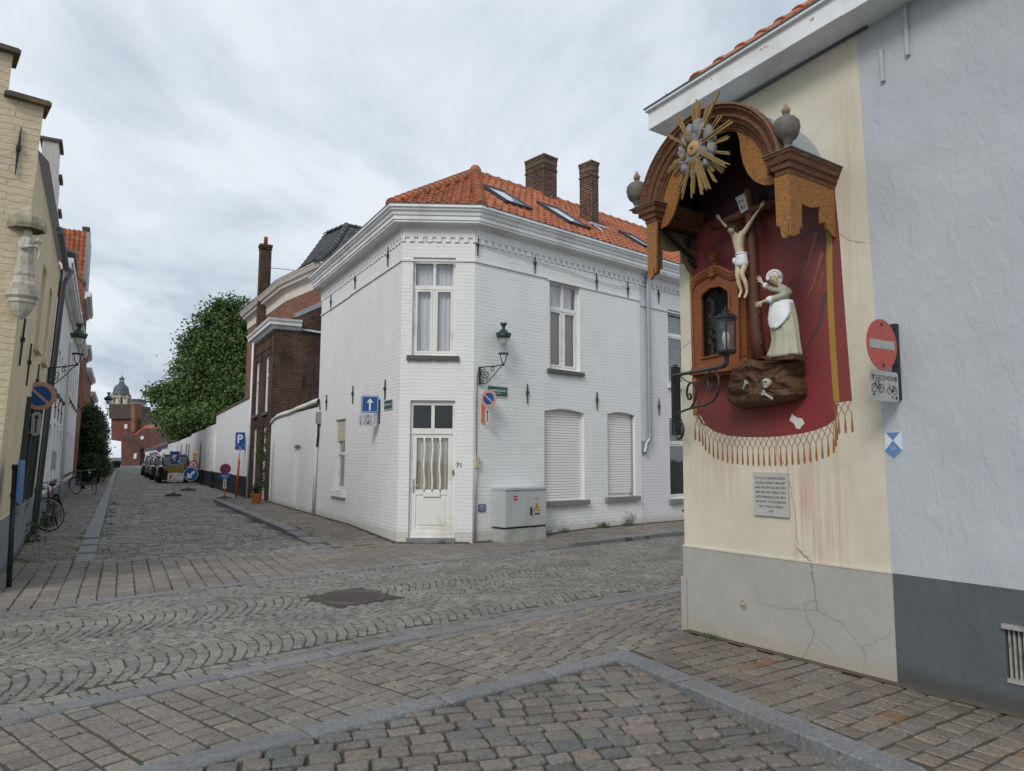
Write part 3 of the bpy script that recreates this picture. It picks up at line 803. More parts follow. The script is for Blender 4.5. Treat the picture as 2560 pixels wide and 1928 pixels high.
m_ridge = tilemat('mossy ridge tiles', [(0, (.36, .11, .05)), (.5, (.47, .15, .07)), (1, (.27, .13, .07))], (.13, .12, .08), .75)
m_slate = tilemat('dark glazed tiles', [(0, (.060, .061, .066)), (.5, (.085, .086, .092)), (1, (.11, .111, .118))], (.06, .06, .062), .4)
def cable(parent, pts, r=.006, mat=None, name='cable'):
    b = MB(); b.tube(pts, r, 6); return b.build(name, mat or m_zincdk, parent, smooth=True)

# ================================================================ WHITE CORNER HOUSE
FR = Frame(C1, (4.24, 18.36)); FC = Frame((-1.96, 13.81), (-1.14, 13.97)); FC = Frame(C0, C1); FL = Frame(C0, (-8.43, 25.24))
def qx(F, px, py, o=0): return F.px(px, py, o)
EAVE = 6.20
jx = qx(FR, 1601, 900)[0]         # where the second house starts
house = thing('corner_house', (C0[0], C0[1], 0), 'white painted brick corner house with chamfered door numbered 71 and orange pantile roof', 'house')
def rect(F, l, r_, t, b_, py=None):
    """opening from picture edges"""
    ym = (t+b_)/2
    a = qx(F, l, ym)[0]; c = qx(F, r_, ym)[0]
    xm = (l+r_)/2
    return (min(a, c), max(a, c), qx(F, xm, b_)[1], qx(F, xm, t)[1])
wC = rect(FC, 1031, 1138, 644, 890); dC = rect(FC, 1023, 1136, 1001, 1345)
dC = (dC[0], dC[1], .10, dC[3])
wR1 = rect(FR, 1374, 1450, 706, 927); sR1 = rect(FR, 1361, 1461, 1023, 1252); sR2 = rect(FR, 1519, 1588, 1031, 1242)
wL1 = rect(FL, 837, 862, 1049, 1228)
b = MB()
Llen = 6.32
wall(b, FL, 0, Llen, -.1, 6.5, [wL1], .14)
Wc = (Vector(C1)-Vector(C0)).length
wall(b, FC, 0, Wc, -.1, 6.5, [wC, dC], .12)
wall(b, FR, 0, jx, -.1, 6.5, [(sR1[0], sR1[1], sR1[2], sR1[3], .07), (sR2[0], sR2[1], sR2[2], sR2[3], .06), wR1], .15)
# the ends and back of the block
iR, iL = -FR.n, -FL.n
b.box(FL, Llen-.25, Llen-.001, -.1, 6.5, -5.6, -.002)
bk = FR(jx, 0, -5.6)
b.box(FR, jx-.25, jx+.0, -.1, 6.5, -5.6, -.3)
# dentils, band, string course
for F, x0, x1 in ((FL, 0, Llen), (FC, 0, Wc), (FR, 0, jx)):
    b.box(F, x0, x1, 5.98, 6.24, .001, .030)
    n_ = round((x1-x0)/.177); st = (x1-x0)/n_
    for i in range(n_+1):
        a = max(x0, x0+i*st-.045); c = min(x1, x0+i*st+.045); b.box(F, a, c, 5.885, 5.98, .001, .030)
    k = x0
    while k < x1:
        e_ = min(x1, k+random.uniform(1.3, 2.2)); yy = 5.50+random.uniform(-.012, .012); b.box(F, k, e_, yy-.016, yy+.02, .001, .024+random.uniform(0, .006)); k = e_
nx0, ny0 = qx(FC, 1063, 604); nx1, ny1 = qx(FC, 1104, 578)
for q in ((nx0, nx1, ny0, ny0+.022), (nx0, nx1, ny1-.022, ny1), (nx0, nx0+.022, ny0, ny1), (nx1-.022, nx1, ny0, ny1)): b.box(FC, *q, .001, .016)
b.build('wall', m_white, house)
# cornice
def mitre(na, nb): m = (na+nb); return m/(m.dot(na))
Lend = FL(Llen+.05, 0); Rend = FR(jx, 0)
path = [(Lend.x, Lend.y), C0, C1, (Rend.x, Rend.y)]
outs = [FL.n, mitre(FL.n, FC.n), mitre(FC.n, FR.n), FR.n]
prof = [(0.0, 6.16), (.05, 6.16), (.07, 6.20), (.24, 6.215), (.24, 6.255), (.262, 6.26), (.262, 6.335), (.285, 6.345), (.30, 6.40), (.335, 6.43), (.345, 6.475), (.375, 6.48), (.375, 6.53), (.36, 6.53), (.20, 6.48), (0, 6.46)]
b = MB(); b.sweep(prof, path, outs); b.build('cornice', m_trim, house, fixn=True)
b = MB(); b.sweep([(.355, 6.53), (.384, 6.533), (.384, 6.55), (.355, 6.545)], path, outs, closedprof=True); b.build('gutter_edge', m_zincdk, house)
# --- roof
def rl(px, py, P0, n): return onplane(px, py, P0, n)
E_R = FR(0, 6.56, .30); slope = R(38.5)
apexy = None
rr = 2.84                                     # distance of the ridge from the facades
APX = None
# apex equidistant from the two long facades
def solve_apex(r_):
    # -FR.n.(P-C1)=r , -FL.n.(P-C0)=r
    a, c = -FR.n, -FL.n; k1 = r_+a.dot(Vector((*C1, 0))); k2 = r_+c.dot(Vector((*C0, 0)))
    det = a.x*c.y-a.y*c.x; return Vector(((k1*c.y-k2*a.y)/det, (a.x*k2-c.x*k1)/det, 0))
AP = solve_apex(rr); AP.z = 8.80
pitch = math.atan2(AP.z-6.56, rr+.30)
roofR_v = (-FR.n*math.cos(pitch)+Vector((0, 0, math.sin(pitch))))
ER0 = Vector((path[2][0], path[2][1], 0))+outs[2]*.30; ER0.z = 6.56
EL0 = Vector((path[1][0], path[1][1], 0))+outs[1]*.30; EL0.z = 6.56
def side(a, c, p): return (c.x-a.x)*(p.y-a.y)-(c.y-a.y)*(p.x-a.x)
sgR = 1 if side(ER0, AP, ER0+FR.d) > 0 else -1
b = MB()
XR = 9.3
e0 = Vector((FR(-1, 0, .30).x, FR(-1, 0, .30).y, 6.56)); slL = (rr+.30)/math.cos(pitch)
pantiles(b, e0, FR.d, roofR_v, int((XR+1)/.205), int(slL/.27), lambda c: side(ER0, AP, c)*sgR > .05 and (c-ER0).dot(FR.d) < jx+.0 + (0))
# chamfer triangle
cm = (ER0+EL0)/2; hd = (AP-cm); cd = (ER0-EL0).normalized(); cv = (hd-cd*hd.dot(cd)).normalized(); hl = hd.length
pantiles(b, EL0-cd*.6, cd, cv, int(((ER0-EL0).length+1.2)/.19)+1, int(hl/.25)+2, lambda c: side(ER0, AP, c)*sgR < -.02 and side(EL0, AP, c)*side(EL0, AP, ER0) > .02 and (c-cm).dot(cv) < hl-.08, tw=.19, th=.25)
# left slope (seen only from the side)
roofL_v = (-FL.n*math.cos(pitch)+Vector((0, 0, math.sin(pitch))))
eL0 = FL(-1, 6.56, .30)
pantiles(b, eL0, FL.d, roofL_v, int((Llen+1)/.205), int(slL/.27), lambda c: side(EL0, AP, c)*side(EL0, AP, ER0) < -.02)
rf = b.build('roof', m_tile, house)
b = MB()
ridgeend = AP+FR.d*(jx-(AP-Vector((*C1, 0))).dot(FR.d)); ridgeL = AP+FL.d*(Llen-(AP-Vector((*C0, 0))).dot(FL.d))
# solid slopes under the tiles
def slab(mb, pts, th=.04): 
    for z_ in (0, -th): mb.face([Vector(p)+Vector((0, 0, z_-.045)) for p in pts], None, (0, 0, 1 if z_ == 0 else -1))
slab(b, [ER0, FR(jx, 6.56, .30), ridgeend, AP]); slab(b, [EL0, ER0, AP]); slab(b, [FL(Llen, 6.56, .3), EL0, AP, ridgeL])
bR = FR(jx, 6.56, -rr*2-.3); slab(b, [AP, ridgeend, bR, FR(1.0, 6.56, -rr*2-.3)]); slab(b, [ridgeL, AP, FL(1, 6.56, -rr*2-.3), FL(Llen, 6.56, -rr*2-.3)])
b.build('roof_deck', m_zincdk, rf)
b = MB(); ridgetiles(b, ER0+Vector((0, 0, -.01)), AP+Vector((0, 0, .03)), .125, .27); ridgetiles(b, EL0, AP+Vector((0, 0, .03)), .125, .27); ridgetiles(b, AP, ridgeend, .11, .36); ridgetiles(b, AP, ridgeL, .11, .36)
b.ball(AP+Vector((0, 0, .06)), .15, n=10, m=6)
b.build('ridge_tiles', m_ridge, rf, smooth=False)
nR = FR.d.cross(roofR_v)
if nR.z < 0: nR = -nR
def RP(px, py): return onplane(px, py, ER0, nR)
m_velux = simple('skylight frame', (.05, .055, .06), .5, .2, 8)
m_skyglass = simple('skylight glass', (.35, .42, .48), .04, .05, 2, 0, 1, .9)
def skylight(q, parent):
    P = [RP(*p) for p in q]; c = sum(P, Vector())/4
    # squared up along the roof
    us = [(p-c).dot(FR.d) for p in P]; vs = [(p-c).dot(roofR_v) for p in P]
    hu = sum(abs(u_) for u_ in us)/4; hv = sum(abs(v_) for v_ in vs)/4
    T = Plane(c, FR.d, roofR_v); b = MB()
    if T.n.dot(nR) < 0: T = Plane(c, -FR.d, roofR_v)
    hu = max(hu, .27); hv = max(hv, .42)
    for q_ in ((-hu, -hu+.06, -hv, hv), (hu-.06, hu, -hv, hv), (-hu, hu, -hv, -hv+.06), (-hu, hu, hv-.06, hv)): b.box(T, *q_, -.02, .10)
    s_ = b.build('skylight', m_velux, parent)
    b = MB(); b.box(T, -hu+.058, hu-.058, -hv+.058, hv-.058, .05, .075); b.build('pane', m_skyglass, s_)
def z1a(x, y): return (960+x/4.165, 360+y/4.165)
def z1b(x, y): return (1240+x/4.165, 360+y/4.165)
skylight([z1a(1028, 458), z1a(1285, 540), z1a(1470, 692), z1a(1240, 630)], rf)
skylight([z1b(480, 655), z1b(690, 715), z1b(890, 885), z1b(710, 835)], rf)
def chimney(T, x0, x1, o0, o1, z0, z1, parent, mat, cap='band', capmat=None):
    b = MB(); b.box(T, x0, x1, z0, z1, o0, o1)
    e_ = .016
    b.box(T, x0-e_, x1+e_, z1-.30, z1-.25, o0-e_, o1+e_); b.box(T, x0-e_, x1+e_, z1-.0, z1+.06, o0-e_, o1+e_)
    c = b.build('chimney', mat, parent)
    b = MB(); b.box(T, x0-e_-.01, x1+e_+.01, z1+.06, z1+.11, o0-e_-.01, o1+e_+.01)
    b.box(T, x0-.008, x1+.008, z1-.14, z1-.02, o0-.008, o1+.008)
    b.build('chimney_cap', capmat or m_capstone, c)
    b = MB(); b.box(T, x0-.16, x1+.16, z0, z0+.03, o0-.16, o1+.16); return c
m_capstone = simple('lichened cap', (.10, .085, .06), .9, .5, 5, .5, 30, dirt=(.24, .17, .05))
# chimney at the ridge, chimney on the front slope
pc = onplane(1345, 480, AP, FR.n)      # on the ridge plane
xc = (pc-Vector((*C1, 0))).dot(FR.d)
def rx(px, py, o): return qx(FR, px, py, o)
o_r = -rr-.25
xa = rx(1312, 480, o_r)[0]; xb = rx(1391, 480, o_r)[0]
c1a = rx(1359, 480, o_r+.35)[0]
chimney(FR, c1a-.0, c1a+.50, o_r-.39, o_r+.36, 8.0, qx(FR, 1359, 384, o_r+.36)[1]-.1, house, m_chim)
# front chimney : near vertical edge at px 1480
base = RP(1481, 566); xo = (base-Vector((*C1, 0))); cx_, co_ = xo.dot(FR.d), xo.dot(FR.n)
chimney(FR, cx_-.02, cx_+.24, co_-.42, co_, base.z-.3, qx(FR, 1481, 402, co_)[1]-.1, house, m_chim)
m_lead = simple('lead flashing', (.45, .48, .52), .5, .15, 10, .4, 20)
b = MB()
for (q0, q1, q2, q3) in (((1450, 545), (1500, 578), (1508, 588), (1444, 540)),):
    b.face([RP(*q)+nR*.06 for q in (q0, q1, q2, q3)])
T_ = Plane(base, FR.d, roofR_v)
b.box(Plane(FR(cx_, 0, co_), FR.d), -.1, .5, base.z-.02, base.z+.10, -.0 if False else -.03, .012)
for k in range(8):
    b.ball(FR(cx_-.08+k*.08, base.z+.03+random.uniform(-.01, .01), co_+.05), .06, .05, .03, 6, 4)
b.build('flashing', m_lead, house)
# --- windows
Fw = thing
hemC = lambda x: wC[2]+.11+ (.10*abs(math.sin((x-wC[0])*3.1+.4)) if x < (wC[0]+wC[1])/2 else 0)
window(FC, *wC, house, o=-.085, fw=.05, trans=.30, curt=True, headh=.05)
sill(FC, wC[0], wC[1], wC[2], house, .085, .09, .07, rough=.008)
window(FR, *wR1, house, o=-.085, fw=.06, trans=.31, curt=True, headh=.02, cmat=m_net, hem=lambda x: wR1[2]+(wR1[3]-wR1[2])*.70+.02+.06*math.sin(x*9))
curtain(FR, wR1[0]+.05, wR1[1]-.05, wR1[2]+.06, wR1[2]+(wR1[3]-wR1[2])*.70, -.20, house, m_brownc, amp=.015, wl=.07, name='blind')
sill(FR, wR1[0], wR1[1], wR1[2], house, .085, .08, .07, rough=.006)
window(FL, *wL1, house, o=-.09, fw=.05, trans=.0, mull=False, curt=True, cmat=m_beige)
b = MB()
hx = wL1[3]-.52; n_ = 9
for i in range(n_): b.box(FL, wL1[0]+.01, wL1[1]-.01, hx+.52*i/n_+.004, hx+.52*(i+1)/n_-.004, -.075, -.05)
m_cream = simple('cream shutter', (.62, .56, .46), .5, .08, 5)
b.build('roller_shutter', m_cream, house)
b = MB(); b.box(FL, wL1[0]+.02, wL1[1]-.02, hx-.33, hx-.27, -.09, -.07); b.build('window_bar', m_wood, house)
sill(FL, wL1[0], wL1[1], wL1[2], house, .13, .17, .09, mat=m_white)
m_shut = simple('white roller shutter', (.74, .73, .70), .45, .05, 3)
for s_, gap in ((sR1, 0), (sR2, .16)):
    b = MB(); n_ = int((s_[3]-s_[2]-gap)/.058); h_ = .058
    y = s_[3]
    for i in range(n_):
        b.prism(Plane(FR(s_[0]+.02, y-h_, -.10), FR.n, (0, 0, 1)), [(0, 0), (.0, h_-.006), (-.012, h_-.004), (-.012, .0)], 0, -(s_[1]-s_[0]-.04)) if False else None
        lip = .010
        P = lambda x, yy, oo: FR(x, yy, oo)
        xa_, xb_ = s_[0]+.03, s_[1]-.03
        b.face([P(xa_, y-h_+.007, -.098), P(xb_, y-h_+.007, -.098), P(xb_, y-.004, -.104), P(xa_, y-.004, -.104)], None, FR.n)
        b.face([P(xa_, y-h_, -.118), P(xb_, y-h_, -.118), P(xb_, y-h_+.007, -.098), P(xa_, y-h_+.007, -.098)], None, FR.n)
        b.face([P(xa_, y-.004, -.104), P(xb_, y-.004, -.104), P(xb_, y, -.118), P(xa_, y, -.118)], None, FR.n)
        y -= h_
    b.box(FR, s_[0]+.03, s_[1]-.03, y-.085, y, -.12, -.095)
    b.build('roller_shutter', m_shut, house)
    b = MB(); b.box(FR, s_[0]+.0, s_[0]+.032, s_[2], s_[3], -.13, -.07); b.build('shutter_rail', m_shut, house)
    b = MB(); b.box(FR, s_[1]-.032, s_[1]-.0, s_[2], s_[3], -.13, -.07)
    for q in (.06, .92): b.box(FR, s_[0]+(s_[1]-s_[0])*q, s_[0]+(s_[1]-s_[0])*q+.015, y-.07, y+.03, -.095, -.085)
    b.build('shutter_rail', m_zinc if gap else m_shut, house)
    if gap: window(FR, s_[0]+.02, s_[1]-.02, s_[2], s_[2]+.9, house, o=-.135, fw=.05, trans=0, mull=True)
    else:
        b = MB(); b.box(FR, s_[0]+.002, s_[1]-.002, s_[2]+.001, s_[3]-.002, -.18, -.145); b.build('window_back', m_room, house)
    sill(FR, s_[0], s_[1], s_[2], house, .10, .10, .08, mat=m_bluestone)
# --- corner door
T = FC; xa, xb, ya, yb = dC; do = -.07
b = MB(); fw = .05; ty = qx(FC, 1080, 1078)[1]
b.box(T, xa, xa+fw, ya, yb, do-.06, do); b.box(T, xb-fw, xb, ya, yb, do-.06, do); b.box(T, xa+fw, xb-fw, yb-.09, yb, do-.06, do-.002)
b.box(T, xa+fw, xb-fw, ty-.055, ty+.055, do-.06, do+.012); xm = (xa+xb)/2
b.box(T, xm-.032, xm+.032, ty+.05, yb-.08, do-.06, do-.004); b.box(T, xa+fw, xb-fw, ya, ya+.05, do-.06, do+.03)
door = b.build('door', m_wood, house)
for q in ((xa+fw, xm-.032), (xm+.032, xb-fw)): glassp(T, q[0], q[1], ty+.055, yb-.09, do-.03, door, m_panedk)
lx0, lx1, ly0, ly1 = xa+fw+.004, xb-fw-.004, ya+.052, ty-.058
b = MB(); gy = ly0+(ly1-ly0)*.445
st = .075
b.box(T, lx0, lx0+st, ly0, ly1, do-.045, do-.008); b.box(T, lx1-st, lx1, ly0, ly1, do-.045, do-.008)
b.box(T, lx0+st, lx1-st, ly1-.07, ly1, do-.045, do-.010); b.box(T, lx0+st, lx1-st, gy-.10, gy, do-.045, do-.010); b.box(T, lx0+st, lx1-st, ly0, ly0+.14, do-.045, do-.010)
b.box(T, lx0+st, lx1-st, ly0+.14, gy-.10, do-.045, do-.026); b.box(T, lx0+st+.045, lx1-st-.045, ly0+.18, gy-.15, do-.026, do-.014)
b.box(T, lx0+.22, lx1-.22, gy-.135, gy-.045, do-.010, do+.016)
b.box(T, lx0, lx1, ly0, ly0+.05, do-.008, do+.02)
leaf = b.build('door_leaf', m_wood, house)
glassp(T, lx0+st, lx1-st, gy, ly1-.07, do-.03, leaf)
b = MB()
for k in range(3):
    x = lx0+st+(lx1-lx0-2*st)*(k+1)/4
    pts = [T(x+.010*math.sin(j/16*math.pi*3.2), gy-.03+(ly1-.04-gy)*j/16, do+.004) for j in range(17)]
    b.tube(pts, [.018+.004*math.sin(j/16*math.pi) for j in range(17)], 6)
    for j in (6, 9): b.ball(pts[j], .022, n=8, m=5)
b.build('door_bar', m_wood, leaf, smooth=True)
curtain(T, lx0+st-.02, lx1-st+.02, gy, ly1-.05, do-.09, door, m_beige, amp=.02, wl=.11)
b = MB(); b.box(T, xa-.05, xb+.05, ya-.05, yb+.05, do-.50, do-.49)
for q in ((xa-.02, xa+.002), (xb-.002, xb+.02)): b.box(T, *q, ya, yb, do-.5, do-.062)
b.box(T, xa, xb, yb-.002, yb+.02, do-.5, do-.062); b.build('hallway', m_room, house)
b = MB(); hx_ = lx0+.03; b.box(T, hx_-.014, hx_+.014, gy-.06, gy+.20, do-.008, do+.004); b.tube([T(hx_, gy+.08, do), T(hx_, gy+.08, do+.05), T(hx_+.10, gy+.08, do+.055)], .009, 8); b.build('door_handle', m_zinc, leaf)
b = MB(); b.box(T, xa-.03, xb+.02, -.02, ya-.004, -.12, .035); b.build('doorstep', m_bluestone, house)
# doorbell and number
m_txt = simple('dark lettering', (.03, .03, .03), .5, .1)
m_wtxt = simple('white lettering', (.8, .8, .8), .5, .03)
def text(T, s_, x, y, h, o, parent, mat, name='lettering', w=None, cx=True, bold=.0, sp=1.0):
    cu_ = bpy.data.curves.new(name, 'FONT'); cu_.body = s_; cu_.size = 1.0; cu_.align_x = 'LEFT'; cu_.resolution_u = 3; cu_.offset = bold; cu_.space_character = sp
    ob = bpy.data.objects.new('t', cu_); COL.objects.link(ob)
    dg = bpy.context.evaluated_depsgraph_get(); me = bpy.data.meshes.new_from_object(ob.evaluated_get(dg))
    bpy.data.objects.remove(ob)
    if not me.vertices: return None
    X = [v.co.x for v in me.vertices]; Y = [v.co.y for v in me.vertices]
    x0, x1, y0, y1 = min(X), max(X), min(Y), max(Y)
    sy = h/.70; sx = sy if w is None else w/max(1e-6, x1-x0)
    ox = x-(x1-x0)*sx/2 if cx else x
    b = MB()
    V = [T(ox+(v.co.x-x0)*sx, y+v.co.y*sy, o) for v in me.vertices]
    b.raw(V, [tuple(p.vertices) for p in me.polygons]); bpy.data.meshes.remove(me)
    return b.build(name, mat, parent)
x_, y_ = qx(FC, 1147, 1162)
text(FC, '71', x_, y_-.045, .085, .012, house, m_txt, 'house_number', bold=.01)
x_, y_ = qx(FC, 1133, 1182)
b = MB(); b.box(FC, x_-.014, x_+.014, y_-.05, y_+.05, .0, .03); b.build('doorbell', m_iron, house)
# wall anchors
for px, py in ((1193, 613), (1336, 659), (1490, 703), (1568, 723), (1491, 1000), (1317, 982)): anchor(FR, *qx(FR, px, py), house)
for px, py in ((972, 640), (890, 700), (829, 755), (818, 1005), (884, 985), (965, 972)): anchor(FL, *qx(FL, px, py), house)
# electricity pipe and cables beside the number
pts = [FR(*qx(FR, px, py), .02) for px, py in ((1196, 917), (1192, 940), (1190, 1000), (1189, 1120), (1190, 1150))]
cable(house, pts, .009)
b = MB(); pts = [FR(*qx(FR, 1189, 1165), .03), FR(qx(FR, 1185, 1280)[0], 1.0, .03), FR(qx(FR, 1184, 1300)[0], 0, .03)]; b.tube(pts, .026, 8); b.build('conduit', simple('grey conduit', (.33, .34, .35), .5, .1), house, smooth=True)
x_, y_ = qx(FR, 1190, 1156); b = MB(); b.box(FR, x_-.045, x_+.045, y_-.11, y_+.10, 0, .07); b.tube([FR(x_-.03, y_-.13, .03), FR(x_, y_-.17, .03), FR(x_+.03, y_-.13, .03)], .008, 6); b.build('junction_box', simple('cream plastic', (.52, .46, .33), .5, .1), house)
# lead cable stapled along the string course
pts = [FR(qx(FR, px, py)[0], qx(FR, px, py)[1], .035) for px, py in ((1185, 606), (1250, 628), (1330, 652), (1420, 678), (1460, 694), (1540, 716), (1586, 717), (1606, 728))]
cable(house, pts, .008, m_white2)
# white weatherproof pipe and box on the left face
x_, y_ = qx(FL, 801, 1045); b = MB(); b.box(FL, x_-.10, x_+.10, y_-.16, y_+.16, 0, .10); b.build('meter_box', m_zinc, house)
pts = [FL(x_, y_-.16, .05), FL(x_+.02, y_-.45, .04), FL(x_+.10, y_-.8, .04)]; b = MB(); b.tube(pts, .03, 8); b.tube([FL(x_-.1, y_+.2, .04), FL(x_+.02, y_+.5, .04), FL(x_+.1, y_+.3, .05), FL(x_+.18, y_+.55, .04)], .014, 6); b.build('cable', m_iron, house, smooth=True)
b = MB(); pts = [FL(x_+.10, y_-.78, .05), FL(x_+.25, .0, .05)]; b.tube(pts, .045, 10); b.build('downpipe', m_white2, house, smooth=True)

# ================================================================ SECOND WHITE HOUSE (right, half hidden)
h2 = thing('row_house', FR(jx, 0, 0), 'duller white brick row house with a grey downpipe, right of the corner house', 'house')
FR2 = FR.shift(o=-.02)
w3 = (qx(FR2, 1669, 770)[0], qx(FR2, 1669, 770)[0]+.95, 3.50, 5.45); w4 = (qx(FR2, 1674, 1100)[0], qx(FR2, 1674, 1100)[0]+1.0, .62, 2.65)
b = MB(); wall(b, FR2, jx, 15, -.1, 6.5, [w3, w4, (10.2, 11.1, 3.5, 5.4), (9.6, 10.6, .1, 2.6)], .14)
b.box(FR2, 14.75, 15, -.1, 6.5, -5.6, -.3)
b.box(FR2, jx, 15, 5.98, 6.24, .001, .03)
i = 0
while jx+i*.177 < 15: b.box(FR2, jx+i*.177, jx+i*.177+.09, 5.885, 5.98, .001, .03); i += 1
b.box(FR2, jx, 15, 5.37, 5.40, .001, .025)
b.build('wall', m_white2, h2)
b = MB(); p0, p1 = FR(jx, 0), FR(15, 0); b.sweep(prof, [(p0.x, p0.y), (p1.x, p1.y)], [FR.n, FR.n]); b.build('cornice', m_trim, h2, fixn=True)
b = MB(); b.sweep([(.355, 6.53), (.384, 6.533), (.384, 6.55), (.355, 6.545)], [(p0.x, p0.y), (p1.x, p1.y)], [FR.n, FR.n], closedprof=True); b.build('gutter_edge', m_zincdk, h2)
b = MB(); pantiles(b, e0, FR.d, roofR_v, int(16/.205), int(slL/.27), lambda c: jx <= (c-ER0).dot(FR.d)+0 < 14.9 and (c-ER0).dot(FR.d) >= jx)
r2 = b.build('roof', m_tile, h2)
b = MB(); re2 = AP+FR.d*(15-(AP-Vector((*C1, 0))).dot(FR.d)); slab(b, [FR(jx, 6.56, .3), FR(15, 6.56, .3), re2, ridgeend]); slab(b, [ridgeend, re2, FR(15, 6.56, -rr*2-.3), bR]); b.build('roof_deck', m_zincdk, r2)
b = MB(); ridgetiles(b, ridgeend, re2, .11, .36); b.build('ridge_tiles', m_ridge, r2)
skylight([z1b(1310, 945), z1b(1440, 985), z1b(1620, 1120), z1b(1500, 1080)], r2)
window(FR2, *w3, h2, o=-.13, trans=.32, mull=False, curt=None); window(FR2, *w4, h2, o=-.13, trans=.30, mull=False)
m_louv = simple('grey louvres', (.22, .26, .25), .5, .1)
b = MB()
for i in range(34): b.box(FR2, w3[0]+.06, w3[1]-.06, w3[2]+.08+i*.052, w3[2]+.105+i*.052, -.22, -.20)
b.build('blind', m_louv, h2)
sill(FR2, w3[0], w3[1], w3[2], h2, .09, .06, .08, mat=m_white2); sill(FR2, w4[0], w4[1], w4[2], h2, .10, .06, .08, mat=m_bluestone)
b = MB(); xp = qx(FR2, 1622, 900, .09)[0]; zt = 6.1
b.tube([FR2(xp, 6.2, .09), FR2(xp, 2.25, .09), FR2(xp-.01, 2.1, .09), FR2(xp-.10, 1.98, .06), FR2(xp-.16, 1.78, .06)], .055, 10)
for z_ in (5.35, 4.3, 3.2, 2.3): b.tube([FR2(xp, z_-.012, .09), FR2(xp, z_+.012, .09)], .062, 10)
b.box(FR2, xp-.21, xp-.11, 1.74, 2.05, .0, .06)
b.build('downpipe', m_zinc, h2, smooth=False)
for px, py in ((1645, 736), (1646, 1016)): anchor(FR2, *qx(FR2, px, py), h2)
# ================================================================ SHRINE HOUSE (right)
SF = Frame(S0, S1)                     # x=0 far corner, grows towards the camera
FS2 = Frame(S0, az=49.0, out=(-1, 1.1))   # its other side, along the cross street
def z1(X, Y, o=0.0): return SF.px(1540+X/2.687, 200+Y/2.687, o)
def z2(X, Y, o=0.0): return SF.px(1660+X/2.776, 560+Y/2.776, o)
def z6(X, Y, o=0.0): return SF.px(1600+X/2.304, Y/2.304, o)
SEAM = 2.0
def ribbon(mb, T, pts, w, o=.002, taper=False):
    n = len(pts)
    for i in range(n-1):
        (xa, ya), (xb, yb) = pts[i], pts[i+1]; L = math.hypot(xb-xa, yb-ya) or 1e-6; nx, ny = -(yb-ya)/L, (xb-xa)/L
        wa = w*(1-i/(n-1)) if taper else w; wb = w*(1-(i+1)/(n-1)) if taper else w
        mb.face([T(xa-nx*wa/2, ya-ny*wa/2, o), T(xb-nx*wb/2, yb-ny*wb/2, o), T(xb+nx*wb/2, yb+ny*wb/2, o), T(xa+nx*wa/2, ya+ny*wa/2, o)], None, T(0, 0, 1)-T(0, 0, 0))
# cream stucco with the red and rust that has run down below the painted fringe
t = NT('cream stucco'); uv = t.tc.outputs['UV']
sp = t.n('ShaderNodeSeparateXYZ'); t.l(uv, sp.inputs[0])
c = t.mix((.55, .50, .40), (.64, .59, .475), t.ramp(t.noise(uv, 1.5, 7, .62), [(.3, 0), (.62, 1)]))
def band(src, a, b_, s_): # 1 between a and b
    m1 = t.n('ShaderNodeMapRange'); m1.inputs[1].default_value = a-s_; m1.inputs[2].default_value = a+s_; t.l(src, m1.inputs[0])
    m2 = t.n('ShaderNodeMapRange'); m2.inputs[1].default_value = b_+s_; m2.inputs[2].default_value = b_-s_; t.l(src, m2.inputs[0])
    return t.math('MULTIPLY', m1.outputs[0], m2.outputs[0])
st1 = t.ramp(t.noise(t.map(uv, (14, .55, 1)), 1.6, 5, .6), [(.42, 0), (.66, 1)])
mk = t.math('MULTIPLY', band(sp.outputs[0], 1.15, 1.66, .12), band(sp.outputs[1], .75, 1.66, .34)); c = t.mix(c, (.44, .16, .11), t.math('MULTIPLY', t.math('MULTIPLY', st1, mk), .62))
mk = t.math('MULTIPLY', band(sp.outputs[0], .85, 1.05, .10), band(sp.outputs[1], 1.25, 1.75, .14)); c = t.mix(c, (.50, .26, .10), t.math('MULTIPLY', t.math('MULTIPLY', st1, mk), .55))
mk = t.math('MULTIPLY', band(sp.outputs[0], .10, .7, .10), band(sp.outputs[1], 1.25, 1.7, .2)); c = t.mix(c, (.50, .33, .19), t.math('MULTIPLY', t.math('MULTIPLY', st1, mk), .40))
mk = t.math('MULTIPLY', band(sp.outputs[0], 1.70, 1.86, .04), band(sp.outputs[1], 2.9, 4.9, .5)); c = t.mix(c, (.47, .31, .15), t.math('MULTIPLY', t.math('MULTIPLY', st1, mk), .35))
h = t.noise(t.map(uv, (1, .6, 1)), 7, 5, .55, .6)
m_stucco = t.done(c, .75, t.bump(t.noise(uv, 70, 3), .12, .004, t.bump(h, .22, .03)), .3)
m_plinth = plaster('grey beige plinth', (.40, .38, .35), (.345, .33, .305), .22, foot=(.37, .33, .26))
m_greyst = plaster('pale grey stucco', (.47, .495, .52), (.42, .445, .47), .42, .9)
m_dkplinth = plaster('slate grey plinth', (.105, .117, .128), (.082, .092, .102), .35, .9, foot=(.07, .07, .06))
sh = thing('shrine_house', (S0[0], S0[1], 0), 'cream stucco house wall with a painted red drape and grey plinth, near right corner', 'house')
gh = thing('grey_house', SF(SEAM, 0), 'pale blue-grey stucco house with a slate-coloured plinth at the right edge', 'house')
PH = .785
zE = 5.02
b = MB()
q = [(0, PH), (1.985, PH), (1.90, 5.3), (0, 5.3)]; b.face([SF(x, y) for x, y in q], q, SF.n)
b.face([FS2(x, y) for x, y in ((0, PH), (9, PH), (9, 5.3), (0, 5.3))], [(0, PH), (9, PH), (9, 5.3), (0, 5.3)], FS2.n)
b.box(SF, 0.01, 2.0, 5.25, 5.3, -6, -.01)
b.build('wall', m_stucco, sh)
